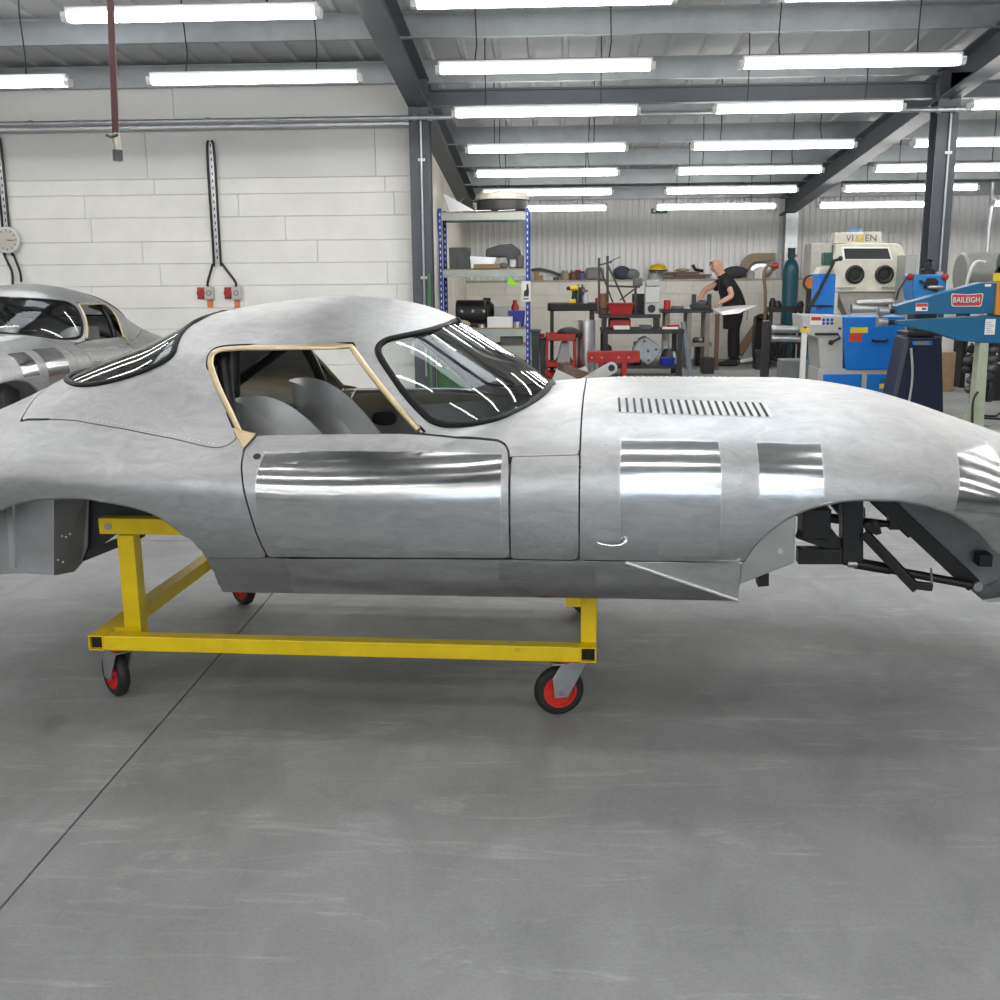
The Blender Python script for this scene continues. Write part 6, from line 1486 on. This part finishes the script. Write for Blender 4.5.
# ---- navy bead roller stand with its blue head
Yn = 10.75
def np2(px, py, Y=Yn): return (X_(px, Y, py), Z_(py, Y, px))
t = Th('bead_roller', 'blue-headed bead roller on a dark navy stand', 'machine', X_(920, Yn), Yn+.2)
t.part('stand', NAVY, MB().prism([(X_(891, Yn, 400), 0), (X_(945, Yn, 400), 0), np2(942, 345), np2(941, 338), np2(908, 338), np2(906, 345)], Yn, Yn+.4, 'xz'), bevel=.006)
t.part('front_edge', mat('grey blue edge', (.08,.09,.11), .4), MB().beam((X_(891, Yn, 400), Yn-.01, 0.02), (np2(907, 340)[0], Yn-.01, np2(907, 340)[1]), .035, .02), smooth=0)
t.part('motor_box', BLACK, MB().box(X_(908, Yn), X_(942, Yn), Yn+.02, Yn+.36, Z_(338, Yn), Z_(333.5, Yn)), bevel=.006)
t.part('gauge_panel', STEEL, MB().box(X_(913, Yn), X_(932, Yn), Yn-.012, Yn, Z_(346.5, Yn), Z_(342.5, Yn)), smooth=0)
for px in (913.5, 930.5): t.part('panel_end', BLUE, MB().box(X_(px-1.2, Yn), X_(px+1.2, Yn), Yn-.016, Yn-.012, Z_(346.5, Yn), Z_(342.5, Yn)), smooth=0)
t.part('neck', BKM, MB().box(X_(916, Yn), X_(938, Yn), Yn+.08, Yn+.3, Z_(334, Yn), Z_(300, Yn)), smooth=0)
t.part('head', mat('mid blue paint', (.02,.20,.50), .4), MB().prism([np2(914, 301), np2(943, 300), np2(946, 288), np2(944, 274.5), np2(913, 274.5), np2(912, 288)], Yn, Yn+.3, 'xz'), bevel=.012)
t.part('roller_window', BLACK, MB().prism([np2(923, 288), np2(937, 293), np2(938, 281), np2(935, 278), np2(927, 278)], Yn-.012, Yn, 'xz'), smooth=0); t.part('roller', STEEL, MB().cyl((X_(923, Yn), Yn-.02, Z_(289.5, Yn)), (X_(938, Yn), Yn-.02, Z_(289.5, Yn)), .016, n=12))
for px in (910, 945): t.part('red_knob', RED, MB().ball(pt(px, 277, Yn), .035))
t.part('lever', BLACK, MB().tube([pt(908, 276, Yn), pt(899, 290, Yn-.05), pt(896, 300, Yn-.05)], .01, 6)); t.part('lever', BLACK, MB().beam(pt(920, 281, Yn-.02), pt(929, 286, Yn-.02), .02), smooth=0)
t.part('top_knob', BLACK, MB().lathe([(.07, 0), (.07, .04), (.03, .06), (.03, .12), (.05, .13), (0, .15)], pt(927.5, 274, Yn+.15), 14))
t.part('power_cable', mat('pale cable', (.45,.47,.42), .5), MB().tube(smooth_closed([pt(911, 348, Yn-.02), pt(912.5, 370, Yn-.04), pt(911, 390, Yn-.04), (X_(905, Yn, 400), Yn-.06, .05), (X_(900, Yn, 400), Yn-.1, .01)], 5, False).tolist(), .012, 6))

PYD = 303
# ---- teal throat machine with the maker's plate
Yv = 9.7
def vp(px, py): return (X_(px, Yv, py), Z_(py, Yv, px))
TB = mat('teal blue machine paint', (.010,.115,.245), .38, var=.06, scale=4)
t = Th('power_hammer', 'teal deep-throat planishing machine with a red maker plate', 'machine', X_(985, Yv), Yv+.1)
t.part('upper_arm', TB, MB().prism([vp(896.5, 305.8), vp(981, 282.5), vp(1062, 282.5), vp(1062, 313), vp(896.5, 314.5)], Yv, Yv+.16, 'xz'), bevel=.006)
t.part('lower_arm', TB, MB().prism([vp(896.5, 321), vp(1000, 315.3), vp(1062, 313.5), vp(1062, 344), vp(985, 343), vp(960, 341), vp(934, 332.5), vp(896.5, 324.5)], Yv, Yv+.16, 'xz'), bevel=.006)
t.part('spine', TB, MB().box(X_(1030, Yv), X_(1075, Yv), Yv-.02, Yv+.18, Z_(346, Yv, 1040), Z_(278, Yv, 1040)), bevel=.01)
t.part('orange_block', mat('orange bar', (.62,.24,.03), .5, var=.15), MB().box(X_(994.5, Yv), X_(1006, Yv), Yv-.03, Yv+.19, Z_(315, Yv, 1000), Z_(282, Yv, 1000)), bevel=.004)
for (py, px, r) in ((311.5, 883, .030), (322, 881.5, .034)):
    a = Vector(pt(px, py, Yv+.08)); b = Vector(pt(897, py-.5 if py < 315 else py+.6, Yv+.08))
    t.part('spindle', BLACK, MB().cyl(a, b, .022, n=12)); t.part('forming_roll', STEEL, MB().cyl(a+Vector((-.04, 0, 0)), a+Vector((.0, 0, 0)), r*1.35, n=20).cyl(a, a+Vector((.05, 0, 0)), r, n=16))
rp = [(X_(966.5, Yv)+a*.5*(X_(982.5, Yv)-X_(950.5, Yv)), Z_(299.8, Yv, 966)+b*.5*(Z_(293, Yv, 966)-Z_(306.6, Yv, 966))) for a, b in ((-1,.72), (-.93,.95), (0,.80), (.93,.95), (1,.78), (.94,-.75), (.85,-1), (-.8,-1), (-.93,-.8))]
pw = t.part('maker_plate', PAPER, MB().prism(rp, Yv-.004, Yv, 'xz'), smooth=0)
cxp, czp = X_(966.5, Yv), Z_(299.8, Yv, 966); t.part('plate_red', mat('plate red', (.55,.06,.05), .5), MB().prism([(cxp+(a-cxp)*.95, czp+(b-czp)*.89) for a, b in rp], Yv-.006, Yv-.004, 'xz'), smooth=0, parent=pw)
txt(t, 'letters', 'BAILEIGH', 966.5, 299.9, Yv-.0085, 6.4, INK, 27.5, pw, .0028); txt(t, 'letters', 'BAILEIGH', 966.5, 299.8, Yv-.0100, 5.9, PAPER, 26.5, pw, .0003)
t.part('sticker', PAPER, MB().box(X_(916, Yv), X_(928, Yv), Yv-.003, Yv, Z_(311, Yv, 920), Z_(303, Yv, 920)), smooth=0); t.part('sticker_band', SIGNR, MB().box(X_(916.3, Yv), X_(927.7, Yv), Yv-.005, Yv-.003, Z_(306.8, Yv, 920), Z_(303.3, Yv, 920)), smooth=0); t.part('sticker_print', INK, MB().box(X_(922, Yv), X_(926.5, Yv), Yv-.005, Yv-.003, Z_(309.8, Yv, 920), Z_(308, Yv, 920)), smooth=0)
PYD = 327
t.part('data_plate', PAPER, MB().box(X_(985, Yv), X_(995, Yv), Yv-.003, Yv, Z_(334.5, Yv, 990), Z_(319, Yv, 990)), smooth=0)
for k in range(6): t.part('plate_print', mat('grey print', (.35,.35,.36), .6), MB().box(X_(986.2, Yv), X_(993.8-(k % 3)*1.5, Yv), Yv-.005, Yv-.003, Z_(332.6-k*2, Yv, 990), Z_(331.9-k*2, Yv, 990)), smooth=0)
t.part('top_label', PAPER, MB().box(X_(981.5, Yv), X_(987.5, Yv), Yv-.003, Yv, Z_(286.6, Yv, 985), Z_(284.2, Yv, 985)), smooth=0)
t.part('stand_post', OLIVE, MB().prism([(X_(974, Yv, 400), 0), (X_(986.5, Yv, 400), 0), vp(989.5, 343), vp(980.5, 343)], Yv+.01, Yv+.13, 'xz'), bevel=.004)
t.part('gusset', OLIVE, MB().prism([(X_(958, Yv, 410), 0), (X_(977, Yv, 410), 0), vp(976.5, 398)], Yv+.05, Yv+.07, 'xz'), smooth=0); t.part('foot', OLIVE, MB().box(X_(955, Yv, 410), X_(1040, Yv, 410), Yv-.05, Yv+.2, 0, .015), smooth=0)
t.part('rear_post', OLIVE, MB().box(X_(1040, Yv), X_(1062, Yv), Yv+.01, Yv+.15, 0, Z_(344, Yv, 1040)), smooth=0)
for k, (px, py) in enumerate(((972, 349), (993, 349.5), (969, 360), (974.5, 361.5), (992, 359), (991, 368), (968, 369), (975.5, 369.5), (972, 380), (989, 378), (970.5, 389), (976.5, 391))):
    c = pt(px, py, Yv+.20 if px < 984 else Yv+.06); t.part('spare_die', DSTEEL if k % 3 else BKM, MB().lathe([(.018, -.05), (.034, -.03), (.042, 0), (.034, .03), (.018, .05)], c, 14, Matrix.Rotation(R(80), 4, 'Y')))
t.part('die_rack', DSTEEL, MB().cyl(pt(972, 343, Yv+.20), (X_(972, Yv+.2, 395), Yv+.20, .02), .012, n=8)); t.part('die_rack', DSTEEL, MB().cyl(pt(992, 343, Yv+.06), pt(989, 395, Yv+.06), .012, n=8))
for k, (px, py) in enumerate(((966, 356), (992, 355.5), (994, 364.5))): t.part('die_handle', STEEL if k else BLACK, MB().cyl(pt(px, py, Yv+.1), pt(px+5, py-1.5, Yv+.02), .01, n=8))
t.part('foot_pedal', BLACK, MB().prism([vp(986, 402), vp(992, 402), vp(995.5, 392), vp(990.5, 385)], Yv+.0, Yv+.1, 'xz'), bevel=.006)
t.part('air_line', BLACK, MB().tube(smooth_closed([pt(978, 392, Yv-.02), pt(973, 402, Yv-.05), (X_(968, Yv, 410), Yv-.12, .02), (X_(958, Yv, 410), Yv-.15, .012)], 5, False).tolist(), .011, 6))
PYD = 275
# behind: grey tank, box, cables
t = Th('grey_tank', 'grey steel tank behind the teal machine', 'tank', X_(985, 13.5), 13.7)
t.part('vessel', mat('tank grey', (.25,.26,.25), .45, .2, var=.1), MB().cyl((X_(967, 13.5), 13.75, Z_(274, 13.5, 985)), (X_(1015, 13.5), 13.75, Z_(274, 13.5, 985)), .26, n=28), bevel=.03)
for px in (974, 1008): t.part('leg', BKM, MB().box(X_(px, 13.5)-.03, X_(px, 13.5)+.03, 13.6, 13.9, 0, Z_(290, 13.5, 985)), smooth=0)
t.part('hose', mat('white hose', (.7,.7,.68), .5), MB().tube(smooth_closed([pt(985, 262, 13.35), pt(976, 262, 13.3), pt(970, 272, 13.3), pt(966, 288, 13.3)], 5, False).tolist(), .018, 7))
t = Th('green_compressor', 'dark green compressor with a yellow label by the right edge', 'compressor', X_(1000, 12.3), 12.4)
t.part('body', mat('dark olive', (.05,.07,.03), .5), MB().cyl((X_(1003, 12.3), 12.4, Z_(283, 12.3, 1000)), (X_(1050, 12.3), 12.4, Z_(283, 12.3, 1000)), .2, n=24), bevel=.02); t.part('motor', mat('dark olive', (.05,.07,.03)), MB().cyl((X_(1003, 12.3), 12.4, Z_(263, 12.3, 1000)), (X_(1030, 12.3), 12.4, Z_(263, 12.3, 1000)), .11, n=20)); t.part('label', SIGNY, MB().box(X_(993, 12.2), X_(1003, 12.2), 12.18, 12.2, Z_(281, 12.2, 998), Z_(273, 12.2, 998)), smooth=0)
t.part('frame', BKM, MB().box(X_(1000, 12.3), X_(1050, 12.3), 12.25, 12.55, 0, Z_(300, 12.3, 1000)), smooth=0)
PYD = 355
one('carton', 'brown cardboard carton on the floor behind the navy stand', 'box', CARD, MB().box(X_(941, 13.2), X_(956, 13.2), 13.2, 13.5, 0, Z_(352, 13.2, 948)), bevel=.004)
PYD = 290
one('white_board', 'white board leaning behind the blue bead roller', 'board', WHITE, MB().box(X_(946, 14.2), X_(966, 14.2), 14.2, 14.25, 0, Z_(277, 14.2, 955)), bevel=.004)
one('tall_cabinet', 'grey tall cabinet behind the machine-side column', 'cabinet', mat('cabinet grey', (.33,.34,.33), .5), MB().box(X_(904, 15.5), X_(915, 15.5), 15.5, 15.9, 0, Z_(255, 15.5, 910)), bevel=.01)
one('vertical_pipe', 'grey vertical pipe rising behind the teal machine', 'pipe', GALV, MB().cyl((X_(984, 16.0), 16.0, 0), (X_(984, 16.0), 16.0, Z_(182, 16.0, 984)), .03, n=10))
for k in range(4):
    px = 930+k*22; Yo = 9.9+.35*k
    pth = smooth_closed([(X_(px-25, Yo, 400), Yo+.1, .012), (X_(px-5, Yo, 400), Yo-.1, .012), (X_(px+12, Yo, 400), Yo+.12, .012), (X_(px+40, Yo, 400), Yo-.02, .012)], 6, False).tolist()
    one('floor_cable', ['black cable on the floor before the navy stand', 'pale cable crossing the floor by the carton', 'black cable looping round the green post', 'black cable on the floor behind the green post'][k], 'cable', [BLACK, mat('pale cable', (.45,.47,.42)), BLACK, BLACK][k], MB().tube(pth, .011, 6))

# ------------------------------------------------------------------ the man at the bench
SKIN = mat('skin', (.58,.33,.24), .5, var=.06, scale=20)
def skin_mesh(name, verts, edges, m, parent, sub=2, root=0):
    me = bpy.data.meshes.new(name); me.from_pydata([v[:3] for v in verts], edges, [])
    me.materials.append(m); o = bpy.data.objects.new(name, me); COL.objects.link(o); o.parent = parent
    md = o.modifiers.new('skin', 'SKIN'); md.use_smooth_shade = True
    for i, v in enumerate(verts):
        sv = me.skin_vertices[0].data[i]; r = v[3]; sv.radius = r if isinstance(r, tuple) else (r, r); sv.use_root = (i == root)
    s2 = o.modifiers.new('sub', 'SUBSURF'); s2.levels = sub; s2.render_levels = sub
    return o
Yman = 17.07; xm = X_(731, Yman, 360)
man = thing('person', 'bald man in black polo shirt and dark apron leaning over the bench', 'person', (xm, Yman, 0), 0)
# x toward the picture's right, y away, z up; he faces -x
J = dict(pelvis=(.05,.0,.86), belly=(.0,.0,1.02), chest=(-.10,.0,1.22), neckb=(-.165,.0,1.345), neck=(-.205,.0,1.405), headb=(-.255,.0,1.465), head=(-.268,.0,1.545), crown=(-.255,.0,1.605))
def body(scale=1.0, add=0.0):
    V, E_ = [], []
    def v(p, r): V.append((*p, (r[0]+add, r[1]+add) if isinstance(r, tuple) else r+add)); return len(V)-1
    def e(a, b): E_.append((a, b)); return b
    return V, E_, v, e
V, E_, v, e = body()
pel = v(J['pelvis'], (.09,.10)); bel_ = e(pel, v(J['belly'], (.085,.10))); ch = e(bel_, v(J['chest'], (.08,.11))); nb = e(ch, v(J['neckb'], (.085,.09))); nk = e(nb, v(J['neck'], .064)); hb = e(nk, v(J['headb'], (.092,.09))); hd = e(hb, v(J['head'], (.122,.112))); cr = e(hd, v(J['crown'], (.095,.088)))
for s in (-1, 1):
    sh_ = e(ch, v((-.13, s*.19, 1.285), .048)) 
    if s < 0: el = e(sh_, v((-.06, s*.25, 1.06), .05)); wr = e(el, v((-.235, s*.30, .975), .034)); ha = e(wr, v((-.29, s*.31, .95), (.03,.042)))
    else: el = e(sh_, v((-.42, s*.14, 1.15), .05)); wr = e(el, v((-.53, s*-.10, 1.0), .034)); ha = e(wr, v((-.56, s*-.16, .955), (.03,.042)))
    hp_ = e(pel, v((.045, s*.10, .80), .06)); kn = e(hp_, v((.02+(.04 if s > 0 else -.03), s*.12, .46), .042)); an = e(kn, v((.06+(.03 if s > 0 else -.06), s*.13, .10), .032)); toe = e(an, v((-.06+(.03 if s > 0 else -.06), s*.15, .045), (.035,.045)))
bd = skin_mesh('body', V, E_, SKIN, man, 2, pel)
# fingers and thumbs closing on the tools
for s in (-1, 1):
    hx, hy, hz = (-.29, -.31, .95) if s < 0 else (-.56, -.16, .955)
    for k in range(4):
        y = hy+(-.03+.02*k); L_ = (.06, .07, .066, .052)[k]
        skin_mesh('finger', [(hx, y, hz-.01, .0095), (hx-.03, y, hz-.02-L_*.35, .0095), (hx-.028, y, hz-.02-L_*.75, .0085), (hx-.01, y, hz-.02-L_, .0075)], [(0,1),(1,2),(2,3)], SKIN, bd, 1)
    skin_mesh('thumb', [(hx+.01, hy-.035, hz+.01, .011), (hx-.005, hy-.062, hz-.02, .010), (hx-.02, hy-.055, hz-.05, .009)], [(0,1),(1,2)], SKIN, bd, 1)
# head details
def mpart(name, m, mb, smooth=60): return mb.build(name, m, bd, smooth=smooth)
mpart('nose', SKIN, MB().ball((-0.361, 0, 1.535), .024, .018, .026)); 
for s in (-1, 1):
    mpart('ear', SKIN, MB().ball((-.245, s*.093, 1.54), .022, .014, .034)); mpart('eye', mat('eye', (.04,.03,.03), .2), MB().ball((-0.343, s*.034, 1.56), .011))
    mpart('spectacle_lens', mat('spectacle lens', (.10,.10,.11), .1), MB().tube([(-0.363, s*.036+.026*math.cos(a), 1.558+.02*math.sin(a)) for a in np.linspace(0, 2*math.pi, 12, endpoint=False)], .004, 5, closed=True)); mpart('spectacle_arm', BLACK, MB().cyl((-0.361, s*.064, 1.562), (-.25, s*.096, 1.555), .004, n=6))
mpart('spectacle_bridge', BLACK, MB().cyl((-0.365, -.012, 1.562), (-0.365, .012, 1.562), .004, n=6))
mpart('beard', mat('grey beard', (.34,.30,.27), .8, var=.2, scale=60), MB().ball((-0.307, 0, 1.468), .055, .07, .045)); mpart('mouth', mat('lips', (.40,.18,.15), .5), MB().ball((-0.355, 0, 1.498), .01, .022, .006))
SHIRT = mat('black polo cotton', (.011,.011,.013), .8, var=.2, scale=12); TROU = mat('black work trousers', (.014,.013,.014), .8, var=.25, scale=10); APR = mat('dark brown apron', (.030,.022,.018), .65, var=.25, scale=8)
V, E_, v, e = body(add=.018)
pel = v((.05, 0, .76), (.14,.16)); bel_ = e(pel, v((.045, 0, .90), (.14,.16))); bel_ = e(bel_, v(J['belly'], (.135,.155))); ch = e(bel_, v(J['chest'], (.128,.165))); nb = e(ch, v((-.17, 0, 1.345), (.07,.085))); nk = e(nb, v((-.205, 0, 1.41), .058))
for s in (-1, 1):
    sh_ = e(ch, v((-.13, s*.19, 1.285), .072)); e(sh_, v((-.095, s*.215, 1.13), .062) if s < 0 else v((-.30, s*.20, 1.16), .062))
skin_mesh('polo_shirt', V, E_, SHIRT, bd, 2, pel)
V, E_, v, e = body(add=.018)
pel = v((.05, 0, .88), (.12,.14)); lo_ = e(pel, v((.05, 0, .80), (.125,.14)))
for s in (-1, 1):
    hp_ = e(lo_, v((.045, s*.10, .74), .088)); kn = e(hp_, v((.02+(.04 if s > 0 else -.03), s*.12, .46), .066)); an = e(kn, v((.06+(.03 if s > 0 else -.06), s*.13, .085), .058))
skin_mesh('trousers', V, E_, TROU, bd, 2, pel)
for s in (-1, 1):
    ox = .03 if s > 0 else -.06
    mpart('shoe', mat('black shoe', (.012,.012,.012), .4), MB().prism([(.14+ox, 0), (.15+ox, .05), (.11+ox, .11), (.02+ox, .115), (-.08+ox, .07), (-.155+ox, .05), (-.165+ox, .0)], s*.14-.05, s*.14+.05, 'xz')).modifiers.new('b', 'BEVEL').width = .02
# apron: curved sheet over chest, belly and thighs, with straps
mb = MB(); prof_ = [(-.262, 1.26, .10), (-.225, 1.14, .14), (-.185, 1.00, .20), (-.15, .88, .22), (-.14, .74, .22), (-.13, .56, .22)]
m_ = 9
for off in (0, -.006):
    for (px_, pz, hw) in prof_:
        for j in range(m_): a = -1+2*j/(m_-1); mb.v.append((px_+off+.15*abs(a)**2.5, a*hw, pz))
N_ = len(prof_)*m_
for i in range(len(prof_)-1):
    for j in range(m_-1): q = (i*m_+j, i*m_+j+1, (i+1)*m_+j+1, (i+1)*m_+j); mb.f += [q, tuple(N_+k for k in q[::-1])]
ap = mpart('apron', APR, mb); 
ap2 = MB().tube(smooth_closed([(-.07, -.20, .92), (.08, -.18, .91), (.20, -.08, .90), (.22, 0, .90), (.20, .08, .90), (.08, .18, .91), (-.07, .20, .92)], 4, False).tolist(), .012, 6); mpart('apron_tie', APR, ap2)
mpart('hanging_tie', mat('pale tape', (.35,.33,.30), .7), MB().tube([(.205, -.06, .9), (.215, -.08, .8), (.205, -.085, .70)], .009, 6))
